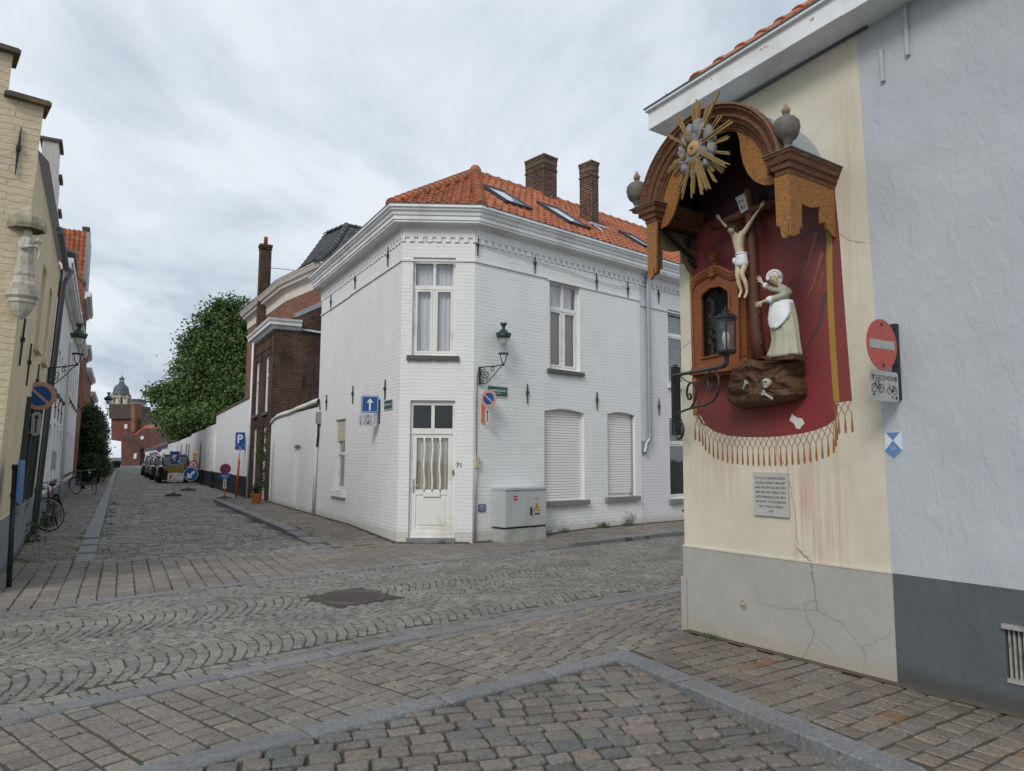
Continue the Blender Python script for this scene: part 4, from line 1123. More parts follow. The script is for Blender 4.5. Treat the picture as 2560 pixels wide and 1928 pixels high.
b = MB(); b.box(SF, -.012, 1.99, -.15, PH, -.3, .012)
b.box(FS2, 0.0, 9, -.15, PH, -.3, .012)
b.build('plinth', m_plinth, sh)
b = MB(); b.box(SF, -.014, 1.985, PH-.006, PH+.009, -.1, .017); b.build('ledge', m_stucco, sh)
b = MB(); b.box(SF, -.03, .035, -.1, .50, -.05, .028); b.build('corner_guard', m_plinth, sh)
b = MB()
q = [(1.985, PH), (7.5, PH), (7.5, 7), (1.87, 7), (1.90, 5.3)]; b.face([SF(x, y, .002) for x, y in q], q, SF.n)
b.box(SF, 7.3, 7.5, -.1, 7, -5, 0)
b.build('wall', m_greyst, gh)
gx0, gz1 = SF.px(2512, 1570); _, gz0 = SF.px(2518, 1700)
b = MB(); wall(b, SF.shift(o=.004), 1.985, 7.5, -.15, PH, [(gx0, gx0+.42, gz0, gz1)], .10); b.build('plinth', m_dkplinth, gh)
b = MB()
for i in range(15): b.box(SF, gx0+.01+i*.028, gx0+.022+i*.028, gz0, gz1, -.05, -.015)
b.box(SF, gx0, gx0+.42, gz0-.012, gz0+.012, -.06, .012); b.box(SF, gx0-.01, gx0+.43, gz1, gz1+.03, -.06, .03)
m_gr = simple('rusty galvanised bars', (.34, .33, .31), .5, .15, 12, dirt=(.16, .09, .05)); b.build('vent_grille', m_gr, gh)
b = MB(); b.box(SF, gx0, gx0+.42, gz0, gz1, -.10, -.095); b.build('vent_back', m_room, gh)
for (xa, ya), (xb, yb) in (((2262, -20), (2273, 140)), ((2210, 125), (2211, 205))):
    p, q_ = SF.px(xa, ya), SF.px(xb, yb); b = MB(); b.box(SF, q_[0]-.013, q_[0]+.013, q_[1], p[1], 0, .03)
    if ya < 0: pc_ = SF.px(2268, 70); b.ball(SF(pc_[0], pc_[1], .02), .022, n=8, m=6)
    b.build('wall_anchor', m_greyst, gh)
# thin wandering cracks
m_crack = simple('crack', (.22, .19, .155), .9, .1)
def jag(pts, amp=.006, n=6):
    out = []
    for i in range(len(pts)-1):
        for k in range(n):
            t_ = k/n; out.append((pts[i][0]+(pts[i+1][0]-pts[i][0])*t_+random.uniform(-amp, amp), pts[i][1]+(pts[i+1][1]-pts[i][1])*t_+random.uniform(-amp, amp)))
    return out+[pts[-1]]
cz = lambda L: [SF.px(1650+x/2.313, 1000+y/2.313) for x, y in L]
b = MB()
for L, w in (([(630, 40), (665, 110), (668, 200), (680, 330), (735, 380), (752, 500), (790, 680), (800, 830)], .0035), ([(800, 860), (835, 895), (880, 930), (878, 990), (888, 1020), (905, 1120), (912, 1215)], .006),
             ([(912, 1215), (845, 1215), (850, 1165), (905, 1165)], .0025), ([(845, 1215), (870, 1290), (898, 1345), (860, 1430), (832, 1495)], .0035), ([(898, 1345), (950, 1410), (1000, 1440)], .002), ([(912, 1215), (1060, 1290), (1150, 1400), (1185, 1450), (1185, 1580)], .0025), ([(570, 1180), (840, 1215)], .002), ([(1185, 1430), (1290, 1380), (1330, 1350)], .002)):
    b = MB(); ribbon(b, SF, jag(cz(L), .011), w, .0135 if L[0][1] > 850 else .002); b.build('crack', m_crack, sh)
b = MB()
for L in ([(658, 400), (660, 500), (690, 560)], [(700, 510), (760, 530)]): ribbon(b, SF, jag([z6(*p) for p in L]), .003, .002)
ribbon(b, SF, jag([z2(1215, 70), z2(1300, 120), z2(1400, 135)]), .003, .002); ribbon(b, SF, jag([SF.px(1690, 917), SF.px(1705, 870), SF.px(1728, 855)]), .003, .002)
b.build('crack', m_crack, sh)
x_, y_ = SF.px(1861, 1510); b = MB(); b.tube([SF(x_+.030*math.cos(a*.393), y_+.034*math.sin(a*.393), .014) for a in range(16)], .007, 6, closed=True); b.lathe(SF(x_, y_, .005), [(.02, 0), (.018, .02), (.008, .025)], 12, axis=SF.n); b.build('wall_plug', m_plinth, sh, smooth=True)
# eaves: white boxed gutter, soffit, pantile roof
ox = .30
SE = lambda x, y, o=0.0: SF(x, y+.060*(x+.16), o)
xl, zt = SF.px(1612, 275, ox+.03)
zb = zt-.215
b = MB(); hh = zt-zb
b.box(SE, xl+.02, 1.96, zb, zb+.028, -.2, ox+.006); b.box(SE, xl+.02, 1.96, zb+.028, zt-.03, ox-.05, ox); b.box(SE, xl, 1.96, zt-.03, zt-.006, ox-.12, ox+.035)
b.box(SE, xl+.02, xl+.045, zb+.028, zt-.03, -.2, ox-.05)
for i in range(14): b.box(SE, xl+.05+i*.16, xl+.055+i*.16, zb-.002, zb, .0, ox)
fas = b.build('fascia', m_trim, sh)
b = MB(); b.box(SE, xl-.008, 1.97, zt-.006, zt+.006, ox-.02, ox+.045); b.build('gutter_edge', m_zincdk, sh)
b = MB(); b.box(SE, 1.96, 7.5, zb, zt-.03, -.2, ox); b.box(SE, 1.96, 7.5, zt-.03, zt, -.2, ox+.035); b.build('fascia', m_trim, gh)
b = MB(); b.tube([SE(.22, zb-.02, .012), SE(.9, zb-.03, .014), SE(1.6, zb-.012, .012), SE(2.0, zb-.01, .02)], .012, 6); b.build('cable', m_zincdk, sh, smooth=True)
m_rs = simple('rust spot', (.48, .26, .09), .8, .3)
b = MB()
for (X, Y, r_) in ((410, 455, .012), (700, 285, .018), (720, 270, .014), (735, 268, .009), (995, 110, .018), (985, 118, .012)):
    x_, y_ = z6(X, Y, ox); b.prism(SF, [(x_+r_*math.cos(a)*random.uniform(.5, 1.1), y_+r_*.7*math.sin(a)*random.uniform(.5, 1.1)) for a in [i*.785 for i in range(8)]], ox+.0005, ox+.002)
b.build('rust_spot', m_rs, fas)
th_ = R(38); rv = -SF.n*math.cos(th_)+Vector((0, 0, math.sin(th_)))
vx = SF.px(1748, 187, .25)[0]-.02
E0_ = SF(vx, zt+.045, ox-.07)
b = MB(); SU = SF.d+Vector((0, 0, .055)); pantiles(b, E0_, SU, rv, 7, 12, lambda c: True, tw=.21, th=.29, amp=.038); rfs = b.build('roof', m_tile, sh)
b = MB(); pantiles(b, SF(vx+1.47, zt+.045+.08, ox-.07), SU, rv, 26, 12, lambda c: True, tw=.21, th=.29, amp=.038); b.build('roof', m_tile, gh)
b = MB(); ridgetiles(b, E0_+Vector((0, 0, .02)), E0_+rv*3.4+Vector((0, 0, .02)), .10, .40, up=rv.cross(SF.d) if rv.cross(SF.d).z > 0 else -rv.cross(SF.d)); b.build('ridge_tiles', m_ridge, rfs)
b = MB(); nrm = rv.cross(SF.d); nrm = nrm if nrm.z > 0 else -nrm
b.face([E0_-nrm*.05, E0_+SF.d*7.5-nrm*.05, E0_+SF.d*7.5+rv*3.5-nrm*.05, E0_+rv*3.5-nrm*.05])
b.face([E0_-nrm*.05, E0_+rv*3.5-nrm*.05, SF(vx, 5.0, -2.3), SF(vx, 5.0, .2)]); b.build('roof_deck', m_zincdk, rfs)
b = MB(); a_ = SF.px(1668, 236, .1); b.tube([SF(xl+.12, zt, .1), SF(xl+.07, zt+.22, .1)], .004, 5); b.build('wire', m_zincdk, sh)

# ---------------- the painted drape with gold braid and fringe
m_redp = NT('painted red drape'); uv = m_redp.tc.outputs['UV']; t = m_redp
c = t.mix((.205, .040, .038), (.155, .034, .036), t.ramp(t.noise(t.map(uv, (1.2, .5, 1), rot=(0, 0, .4)), 1.8, 5, .55), [(.35, 0), (.65, 1)]))
sp = t.n('ShaderNodeSeparateXYZ'); t.l(uv, sp.inputs[0])
c = t.mix(c, (.23, .026, .030), band(sp.outputs[0], .95, 1.6, .25) if False else t.math('MULTIPLY', band(sp.outputs[0], 1.0, 1.55, .18), band(sp.outputs[1], 1.75, 2.35, .15)))
m_redp = t.done(c, .55, t.bump(t.noise(uv, 9, 4), .15, .02), .45)
m_gold = simple('painted gold braid', (.34, .20, .035), .5, .15, 3); m_fold = simple('painted dark fold', (.085, .045, .042), .5, .3, 5); m_foldg = simple('painted gilt fold', (.24, .085, .035), .5, .3, 4); m_fringe = simple('painted fringe', (.30, .135, .045), .6, .15, 8)
drape = [(.15, 3.8), (.13, 3.35), z2(205, 1330), z2(240, 1320), z2(262, 1340), z2(290, 1395), z2(350, 1440), z2(450, 1470), z2(560, 1478), z2(700, 1480), z2(820, 1472), z2(950, 1455), z2(1060, 1428), z2(1140, 1395), z2(1180, 1360), z2(1190, 1240), z2(1305, 1225), (1.71, 2.7), (1.69, 3.35), (1.665, 3.80), (1.5, 4.1), (.9, 4.4), (.4, 4.2)]
b = MB(); b.prism(SF, drape, .0, .003); dr = b.build('painted_drape', m_redp, sh)
b = MB()
ribbon(b, SF, [(.145, 3.5), (.150, 3.0), z2(212, 900), z2(222, 1320)], .030, .0045); b.build('gold_braid', m_gold, dr); b = MB(); ribbon(b, SF, [(1.62, 3.78), z2(1150, 300), z2(1160, 600), z2(1180, 950), z2(1200, 1235)], .052, .0045)
b.build('gold_braid', m_gold, dr)
b = MB()
for L, w in (([(1030, 20), (960, 110), (880, 160)], .05), ([(1080, 30), (1060, 120), (1010, 220), (980, 260)], .06), ([(1118, 40), (1112, 200), (1100, 330)], .05), ([(215, 130), (235, 250), (245, 350)], .03), ([(265, 150), (300, 260), (330, 320)], .025), ([(330, 150), (345, 200), (350, 215)], .015), ([(1120, 480), (1080, 700), (990, 860), (940, 960)], .045)): b = MB(); ribbon(b, SF, [z2(*p) for p in L], w, .004, True); b.build('dark_fold', m_fold, dr)
b = MB()
for L, w in (([(1060, 60), (1000, 280), (930, 430)], .03), ([(1100, 200), (1040, 420), (990, 520), (940, 575)], .03), ([(1110, 330), (1080, 450), (1000, 540)], .02), ([(225, 1310), (270, 1385), (300, 1400)], .03), ([(1190, 1250), (1195, 1320), (1180, 1370)], .045), ([(255, 1280), (300, 1180), (310, 1090)], .03)): b = MB(); ribbon(b, SF, [z2(*p) for p in L], w, .005, True); b.build('gilt_fold', m_foldg, dr)
b = MB(); cv_ = [z2(*p) for p in ((215, 1320), (240, 1325), (262, 1350), (290, 1398), (350, 1442), (450, 1472), (560, 1480), (700, 1482), (820, 1474), (950, 1457), (1060, 1430), (1140, 1397), (1180, 1365), (1200, 1240), (1300, 1225))]
def along(P, n):
    L = [0]
    for i in range(len(P)-1): L.append(L[-1]+math.hypot(P[i+1][0]-P[i][0], P[i+1][1]-P[i][1]))
    out = []
    for k in range(n):
        s_ = L[-1]*k/(n-1); i = max(j for j in range(len(P)-1) if L[j] <= s_+1e-9); f = (s_-L[i])/(L[i+1]-L[i]); out.append((P[i][0]+(P[i+1][0]-P[i][0])*f, P[i][1]+(P[i+1][1]-P[i][1])*f))
    return out
Q = along(cv_, 33)
dz = .135
for i, (x, y) in enumerate(Q):
    lo_ = (x, y-dz*(.9+.1*math.sin(i)))
    for j in (i-1, i+1):
        if 0 <= j < len(Q): ribbon(b, SF, [Q[j], (x, y-dz*.75)], .0042, .004)
    ribbon(b, SF, [(x, y-dz*.72), (x, y-dz)], .007, .004)
    b.prism(SF, [(x-.004, y-dz), (x-.010, y-dz-.085), (x-.007, y-dz-.11), (x+.007, y-dz-.11), (x+.010, y-dz-.085), (x+.004, y-dz)], .0, .0045)
b.build('fringe', m_fringe, dr)
m_bare = simple('bare white plaster', (.62, .60, .56), .8, .1, 30)
b = MB(); b.prism(SF, [z2(*p) for p in ((872, 1365), (890, 1318), (925, 1345), (960, 1350), (978, 1385), (960, 1400), (945, 1425), (920, 1420), (905, 1385))], .0, .005); b.build('paint_chip', m_bare, dr)

# ---------------- canopy
m_canopy = oldwood('old brown varnished wood', (.085, .032, .015), (.185, .075, .030), (.24, .18, .14), (.54, .64), (4, 4, 16))
m_orange = oldwood('flaking ochre boards', (.36, .165, .04), (.27, .115, .03), (.10, .065, .045), (.53, .60), (5, 5, 13), 1.8)
m_canzinc = simple('canopy zinc', (.33, .39, .45), .4, .12, 3, .05, 8, .5, .4)
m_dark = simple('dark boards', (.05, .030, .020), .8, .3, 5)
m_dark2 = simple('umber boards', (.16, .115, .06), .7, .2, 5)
cy = thing('shrine_canopy', SF(.9, 3.8), 'arched brown wooden canopy with ochre scalloped boards and zinc barrel top over the crucifix', 'shrine canopy')
OF = .64
# circle through outer points of the front arch
P3 = [z1(150, 960, OF), z1(700, 150, OF), z1(1100, 480, OF)]
def circ(p, q, r_):
    ax_, ay, bx, by, cx, cyy = *p, *q, *r_; d_ = 2*(ax_*(by-cyy)+bx*(cyy-ay)+cx*(ay-by))
    ux = ((ax_**2+ay**2)*(by-cyy)+(bx**2+by**2)*(cyy-ay)+(cx**2+cyy**2)*(ay-by))/d_; uy = ((ax_**2+ay**2)*(cx-bx)+(bx**2+by**2)*(ax_-cx)+(cx**2+cyy**2)*(bx-ax_))/d_
    return ux, uy, math.hypot(ax_-ux, ay-uy)
ccx, ccy, cR = circ(*P3)
zc0 = 3.86
print('ARCH', ccx, ccy, cR)
a0 = math.asin(max(-.9, min(.9, (zc0-ccy)/cR)))
def arc(r_, o, n=48):
    out = []
    for k in range(n+1):
        a = a0+(math.pi-2*a0)*k/n; out.append(SF(ccx+r_*math.cos(a), ccy+r_*math.sin(a), o))
    return out
def archmould(mb, prof):
    rows = [arc(cR+dr_, o) for dr_, o in prof]
    for i in range(len(rows)-1):
        for k in range(len(rows[0])-1): mb.face([rows[i][k], rows[i][k+1], rows[i+1][k+1], rows[i+1][k]])
    for k in (0, -1): mb.face([r_[k] for r_ in rows])
b = MB(); archmould(b, [(-.02, OF-.10), (0, OF-.06), (0, OF), (-.018, OF+.012), (-.03, OF-.005), (-.045, OF-.008), (-.062, OF-.034), (-.085, OF-.045), (-.095, OF-.03), (-.108, OF-.03), (-.115, OF-.05), (-.145, OF-.06), (-.160, OF-.085), (-.172, OF-.085), (-.175, OF-.10), (-.195, OF-.10), (-.195, OF-.13), (-.02, OF-.13)])
b.build('arch_moulding', m_canopy, cy, merge=.0001, fixn=True)
b = MB(); r_ = [arc(cR-.02, .0), arc(cR-.02, OF-.08), arc(cR-.045, OF-.08), arc(cR-.045, .0)]
for i in range(4):
    for k in range(48): b.face([r_[i][k], r_[i][k+1], r_[(i+1) % 4][k+1], r_[(i+1) % 4][k]])
b.build('barrel_roof', m_canzinc, cy, merge=.0001, fixn=True)
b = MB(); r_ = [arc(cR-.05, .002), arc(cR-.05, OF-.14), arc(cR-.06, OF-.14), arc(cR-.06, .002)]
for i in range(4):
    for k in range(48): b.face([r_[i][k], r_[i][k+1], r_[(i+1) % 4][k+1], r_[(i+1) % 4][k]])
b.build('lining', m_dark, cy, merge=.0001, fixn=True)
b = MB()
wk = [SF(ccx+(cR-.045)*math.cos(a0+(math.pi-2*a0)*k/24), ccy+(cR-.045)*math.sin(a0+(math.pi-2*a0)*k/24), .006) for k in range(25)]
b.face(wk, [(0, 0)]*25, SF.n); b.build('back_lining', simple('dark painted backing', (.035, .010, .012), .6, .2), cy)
# ochre swags behind the moulding
OB = OF-.115
inner = [(300, 1000), (345, 975), (385, 905), (418, 800), (440, 690), (455, 600), (480, 540), (560, 440), (660, 370), (760, 340), (812, 350), (828, 400), (835, 470), (852, 560), (885, 630), (930, 680), (985, 705), (1030, 705), (1072, 690)]
# front boards: keep to the ring
outer = [(ccx+(cR-.17)*math.cos(a0+(math.pi-2*a0)*k/24), ccy+(cR-.17)*math.sin(a0+(math.pi-2*a0)*k/24)) for k in range(25)]
b = MB(); inn = [z1(*p, OB) for p in inner]
b.prism(SF, inn+outer[:1]+outer[1:], OB-.02, OB); b.build('swag_board', m_orange, cy)
# imposts (little cornices) on both feet, with urns
xRo = z1(1175, 470, .70)[0]; xLo = z1(105, 960, .66)[0]
xR1 = z1(1165, 700, .61)[0]; xL1 = z1(205, 1010, .61)[0]
print('FEET', xRo, xLo, xR1, xL1)
iz1 = 3.945; iz0 = 3.785
print('impost', iz0, iz1)
for xa_, xb_, nm in ((xR1-.11, xR1, 'r'), (xL1, xL1+.11, 'l')):
    b = MB(); st_ = [(0, .006), (.22, .010), (.25, .024), (.50, .030), (.55, .046), (.78, .056), (.86, .068), (1.0, .074)]
    for i in range(len(st_)-1):
        f0, e0_ = st_[i]; f1, e1_ = st_[i+1]; za, zb_ = iz0+(iz1-iz0)*f0, iz0+(iz1-iz0)*f1
        A_ = [(xa_-e0_, za, .0), (xb_+e0_, za, .0), (xb_+e0_, za, .61+e0_), (xa_-e0_, za, .61+e0_)]; B_ = [(xa_-e1_, zb_, .0), (xb_+e1_, zb_, .0), (xb_+e1_, zb_, .61+e1_), (xa_-e1_, zb_, .61+e1_)]
        for k in range(4):
            j = (k+1) % 4; b.face([SF(*A_[k]), SF(*A_[j]), SF(*B_[j]), SF(*B_[k])])
        if i == 0: b.face([SF(*p) for p in A_])
    b.face([SF(*p) for p in B_]); b.build('impost', m_canopy, cy)
    b = MB(); b.box(SF, xa_-(.08 if nm == 'r' else .15), xb_+.08, iz1, iz1+.008, 0, .69); b.build('impost_cover', m_zincdk, cy)
# boards under the imposts: front and side, with ragged pendants
def hang(T, pts, o0, o1, name='pendant_board', mat=None):
    b_ = MB(); b_.prism(T, pts, o0, o1); return b_.build(name, mat or m_orange, cy)
zt_ = iz0+.004
def f1(X, Y): return z1(X, Y, .61)
zl = [f1(*p)[1] for p in ((1190, 1045), (1110, 970))]
xa_, xb_ = xR1-.13, xR1
hang(SF, [(xa_, zt_), (xa_+.005, zl[1]), (xa_+.025, zl[1]-.012), (xa_+.03, zl[1]+.01), (xa_+.05, zl[0]+.01), (xa_+.085, zl[0]-.005), (xb_-.03, zl[0]+.01), (xb_-.02, zl[1]+.01), (xb_-.004, zl[1]-.015), (xb_, zt_)], .59, .61)
hang(SF, [(xL1, zt_), (xL1+.012, z1(215, 1310, .61)[1]), (xL1+.045, z1(230, 1345, .61)[1]), (xL1+.075, z1(250, 1320, .61)[1]), (xL1+.085, z1(260, 1250, .61)[1]), (xL1+.10, z1(270, 1300, .61)[1]), (xL1+.115, z1(272, 1290, .61)[1]), (xL1+.13, zt_)], .59, .61)
TS = Plane(SF(xR1, 0, .61), -SF.n); TS.n = SF.d     # side board, seen from the camera ; x runs back to the wall
def sidepx(X, Y):
    P = onplane(1540+X/2.687, 200+Y/2.687, SF(xR1, 0, .61), SF.d); return ((P-TS.A).dot(TS.d), P.z)
side_ = [(.0, zt_), (.002, sidepx(1170, 1040)[1]), sidepx(1200, 1047), sidepx(1232, 1030), sidepx(1235, 985), sidepx(1250, 995), sidepx(1248, 830), sidepx(1290, 850), sidepx(1330, 858), sidepx(1375, 850), sidepx(1380, 960), sidepx(1405, 955), sidepx(1420, 1000), sidepx(1455, 1045), (.605, sidepx(1500, 1065)[1]), (.605, zt_)]
hang(TS, side_, -.02, 0.0)
TL_ = Plane(SF(xL1, 0, .61), -SF.n); TL_.n = -SF.d
b_ = MB(); b_.prism(Plane(SF(xL1+.02, 0, .59), -SF.n), [(x, y) for x, y in side_], -.0, .02); b_.build('pendant_board', m_dark2, cy)
# beam and black scroll brackets inside
b = MB(); b.box(SF, xL1+.02, xL1+.10, iz0-.02, iz0+.10, 0, .58); b.build('beam', m_dark, cy); b = MB(); b.box(SF, xR1-.10, xR1-.025, iz0-.02, iz0+.08, 0, .58); b.build('beam', m_dark, cy)
for xx in (xL1+.06,):
    b = MB(); pts = []
    for k in range(30):
        a = k/29; pts.append(SF(xx, iz0-.03-.30*a-.02*math.sin(a*6), .42*(1-a)**1.4+.02))
    b.tube(pts, .018, 6)
    for (zc_, oc_, r0_) in ((iz0-.10, .10, .05), (iz0-.27, .06, .045)):
        b.tube([SF(xx, zc_+r0_*(1-k/26)*math.sin(k*.5), oc_+r0_*(1-k/26)*math.cos(k*.5)) for k in range(24)], .011, 6)
    b.build('scroll_bracket', m_iron, cy, smooth=True)
m_urn = oldwood('weathered grey wood', (.17, .15, .13), (.10, .09, .08), (.26, .24, .21), (.55, .7), (6, 6, 6))
def urn(x, o, z, label):
    t_ = thing('urn', SF(x, z, o), label, 'urn', 'flaming urns on the canopy')
    prof = [(.042, 0), (.046, .014), (.032, .03), (.024, .055), (.024, .07), (.036, .078), (.032, .09), (.058, .108), (.078, .14), (.087, .18), (.086, .205), (.080, .235), (.062, .258), (.04, .27), (.022, .28), (.020, .30)]
    b_ = MB(); prof = [(a_*1.12, c_*1.10) for a_, c_ in prof]; b_.lathe(SF(x, z, o), prof, 28, lobes=12, lamp=.05); b_.build('vase', m_urn, t_, smooth=True)
    b_ = MB()
    for j in range(7):
        a = j*.9; z__ = z; z_o = .03; b_.tube([SF(x, z+.03, o)+Vector((math.cos(a)*.014, math.sin(a)*.014, .292)), SF(x, z+.03, o)+Vector((math.cos(a)*.024, math.sin(a)*.024, .325)), SF(x, z+.03, o)+Vector((math.cos(a+.6)*.012, math.sin(a+.6)*.012, .355+.012*(j % 3)))], [.012, .012, .003], 6)
    b_.ball(SF(x, z+.345, o), .02, .02, .035, 8, 6)
    b_.build('flame', simple('pale carved flame', (.30, .23, .15), .8, .2, 20), t_, smooth=True)
urn(1.63, .57, iz1+.008, 'grey wooden urn with flame on the right block of the canopy, before the zinc')
urn(.0, .57, iz1+.008, 'grey wooden urn with flame at the left foot of the canopy, against the sky')
# sunburst with the eye
sbx, sbz = z1(545, 470, .72); SO = .70
sun = thing('sunburst_emblem', SF(sbx, sbz, SO), 'gilded sunburst with a carved eye in grey clouds, on the canopy arch', 'emblem')
SP = Frame.__new__(Frame); SP.__dict__.update(SF.__dict__); SP = SF.shift(x=sbx, y=sbz, o=SO)
m_ray = oldwood('old gilding', (.32, .215, .08), (.23, .15, .055), (.17, .14, .10), (.56, .68), (8, 8, 8))
m_cloud = oldwood('grey carved clouds', (.26, .26, .25), (.15, .15, .15), (.42, .42, .40), (.58, .66), (9, 9, 9))
rays = [(96, .47, 0), (88, .50, 1), (62, .47, 1), (54, .50, 3), (70, .40, 0), (38, .36, 1), (20, .37, 1), (12, .43, 3), (-2, .37, 0), (-24, .38, 1), (-38, .47, 3), (-47, .40, 0), (-62, .41, 1), (-70, .46, 3), (-79, .45, 3), (-93, .46, 3), (-101, .36, 0), (-111, .45, 3), (-128, .38, 1), (-150, .32, 1), (-160, .33, 3), (-175, .30, 1), (142, .40, 3), (130, .31, 0), (116, .45, 3), (-86, .37, 0), (-55, .33, 0)]
for a, L, kd in rays:
    a = R(a); L *= .94; b = MB(); n_ = random.choice((2, 3, 3))
    for k in range(n_):
        off_ = (k-(n_-1)/2)*.0125; LL = L*random.uniform(.86, 1.0); oo = random.uniform(.0, .015)+(.05 if kd == 3 else 0)
        dx, dy = math.cos(a), math.sin(a); px_, py_ = -dy, dx
        r0_ = .09 if kd == 3 else .17; p0 = (dx*r0_+px_*off_*.8, dy*r0_+py_*off_*.8); p1 = (dx*LL+px_*off_*1.1, dy*LL+py_*off_*1.1); w0, w1 = .004, .0052
        poly = [(p0[0]-px_*w0, p0[1]-py_*w0), (p1[0]-px_*w1, p1[1]-py_*w1), (p1[0]+dx*.018+px_*w1*.4, p1[1]+dy*.018+py_*w1*.4), (p1[0]+px_*w1, p1[1]+py_*w1), (p0[0]+px_*w0, p0[1]+py_*w0)]
        b.prism(SP, poly, .0+oo, .014+oo)
    b.build('ray', m_ray, sun)
rnd = random.Random(5); b = MB()
for k, (cx_, cy_, ex, ey) in enumerate([(-.06, .17, .045, .075), (.02, .19, .05, .08), (.07, .14, .045, .07), (.13, .10, .05, .075), (.16, .03, .045, .05), (.16, -.04, .045, .06), (.15, -.10, .03, .04), (-.12, .11, .045, .07), (-.15, .03, .045, .07), (-.14, -.05, .05, .06), (-.12, -.13, .05, .055), (-.06, -.16, .03, .06), (.0, -.17, .035, .07), (.06, -.17, .035, .05), (.11, -.15, .04, .045), (-.03, -.20, .025, .04)]):
    b.ball(SP(cx_, cy_, .025), ex, ex*.75, ey, 14, 10, fn=lambda q: 1+.38*noise.noise(q*3.3+Vector((k*3.1, 0, 0)))+.16*noise.noise(q*9+Vector((0, k, 0))))
b.build('cloud', m_cloud, sun, smooth=True)
b = MB(); b.prism(SP, [(-.10, -.095), (.11, -.075), (.005, .15)], .02, .066); b.prism(SP, [(-.135, -.12), (.15, -.095), (.0, .20), ], .01, .052); b.build('triangle', m_cloud, sun)
m_eye = simple('ochre carved eye', (.42, .26, .11), .6, .2, 20)
b = MB(); b.lathe(SP(0, 0, .062), [(.066, 0), (.062, .015), (.048, .024), (.0, .027)], 24, axis=SF.n, capends=False); b.tube([SP(.045*math.cos(k*.35), .024*math.sin(k*.35), .083) for k in range(18)], .007, 6, closed=True); e_ = b.build('eye', m_eye, sun, smooth=True)
b = MB(); b.ball(SP(0, 0, .080), .018, n=12, m=8); b.build('pupil', simple('dark pupil', (.07, .06, .05), .4), e_, smooth=True)
# ---------------- niche cabinet
m_cab = oldwood('orange brown cabinet', (.25, .085, .03), (.17, .055, .02), (.26, .20, .15), (.62, .70))
nc = thing('niche_cabinet', SF(.55, 2.4, .07), 'glazed brown wooden cabinet with curved top, left of the crucifix', 'cabinet')
def n2(X, Y): return z2(X, Y, .15)
outer = [n2(*p) for p in ((212, 1040), (205, 800), (200, 600), (196, 440), (215, 385), (260, 352), (300, 330), (340, 305), (390, 305), (430, 325), (470, 345), (505, 338), (515, 345), (515, 600), (520, 800), (520, 955))]
innr = [n2(*p) for p in ((266, 935), (262, 800), (258, 650), (255, 515), (272, 480), (300, 462), (318, 440), (350, 437), (385, 428), (410, 435), (432, 452), (452, 462), (456, 500), (456, 620), (456, 800), (460, 895))]
b = MB(); n_ = len(outer)
for i in range(n_):
    j = (i+1) % n_
    for (A_, B_, oa, ob) in ((outer, innr, .15, .15),): b.face([SF(*A_[i], oa), SF(*A_[j], oa), SF(*B_[j], ob), SF(*B_[i], ob)], None, SF.n)
    b.face([SF(*outer[i], .15), SF(*outer[j], .15), SF(*outer[j], 0), SF(*outer[i], 0)]); b.face([SF(*innr[i], .15), SF(*innr[j], .15), SF(*innr[j], .02), SF(*innr[i], .02)])
b.tube([SF(x, y, .158) for x, y in innr], .012, 6, closed=True)
top = outer[3:12]
for dy, r_, o_ in ((0, .020, .165), (-.028, .014, .165), (-.052, .010, .160)): b.tube([SF(x, y+dy, o_) for x, y in top], r_, 6)
b.tube([SF(*p, .155) for p in outer[:4]], .010, 6)
b.build('frame', m_cab, nc)
x0_, y0_ = n2(500, 340); x1_, y1_ = z2(585, 955, .10)
b = MB(); b.box(SF, outer[-1][0]-.01, x1_, outer[-1][1]-.02, y0_-.02, 0, .11)
for k in range(4): b.box(SF, outer[-1][0]+.015+k*(x1_-outer[-1][0]-.02)/4, outer[-1][0]+.03+k*(x1_-outer[-1][0]-.02)/4, outer[-1][1]+.05, y0_-.12, .11, .122)
b.build('pilaster', m_cab, nc)
b = MB(); bx0, by0 = n2(205, 1045); b.box(SF, bx0-.02, x1_+.02, outer[-1][1]-.075, outer[-1][1]-.03, 0, .19); b.box(SF, bx0-.01, x1_+.01, outer[-1][1]-.03, outer[-1][1]+.0, 0, .17); b.box(SF, bx0, x1_, outer[-1][1]-.10, outer[-1][1]-.075, 0, .15); b.build('sill', m_cab, nc)
b = MB(); fx, fz = n2(345, 345); b.prism(SF, [(fx-.028, fz-.03), (fx+.028, fz-.03), (fx+.022, fz+.06), (fx-.022, fz+.06)], .15, .19); b.box(SF, fx-.018, fx+.018, fz+.06, fz+.13, .08, .14); b.prism(SF, [(fx-.02, fz+.12), (fx+.02, fz+.12), (fx+.035, fz+.19), (fx-.035, fz+.19)], .08, .16)
for k in range(4): b.box(SF, fx-.03+k*.016, fx-.022+k*.016, fz+.13, fz+.19, .16, .168)
b.build('ornament', m_cab, nc)
b = MB(); b.prism(SF, innr, .12, .124); b.build('pane', glass('shrine glass', (.6, .66, .7), .02), nc)
b = MB(); b.prism(SF, innr, .004, .010); b.build('back_panel', simple('blue black panel', (.012, .022, .035), .5), nc)
m_porc = simple('porcelain', (.5, .48, .43), .4, .1)
ix = (innr[2][0]+innr[-2][0])/2+.06; iz = innr[0][1]
b = MB(); b.lathe(SF(ix, iz+.02, .06), [(.055, 0), (.06, .05), (.05, .16), (.04, .25), (.045, .30), (.02, .33)], 14, sy=.6); b.ball(SF(ix, iz+.37, .065), .026, .024, .032, 10, 8); b.build('figurine', m_porc, nc, smooth=True)
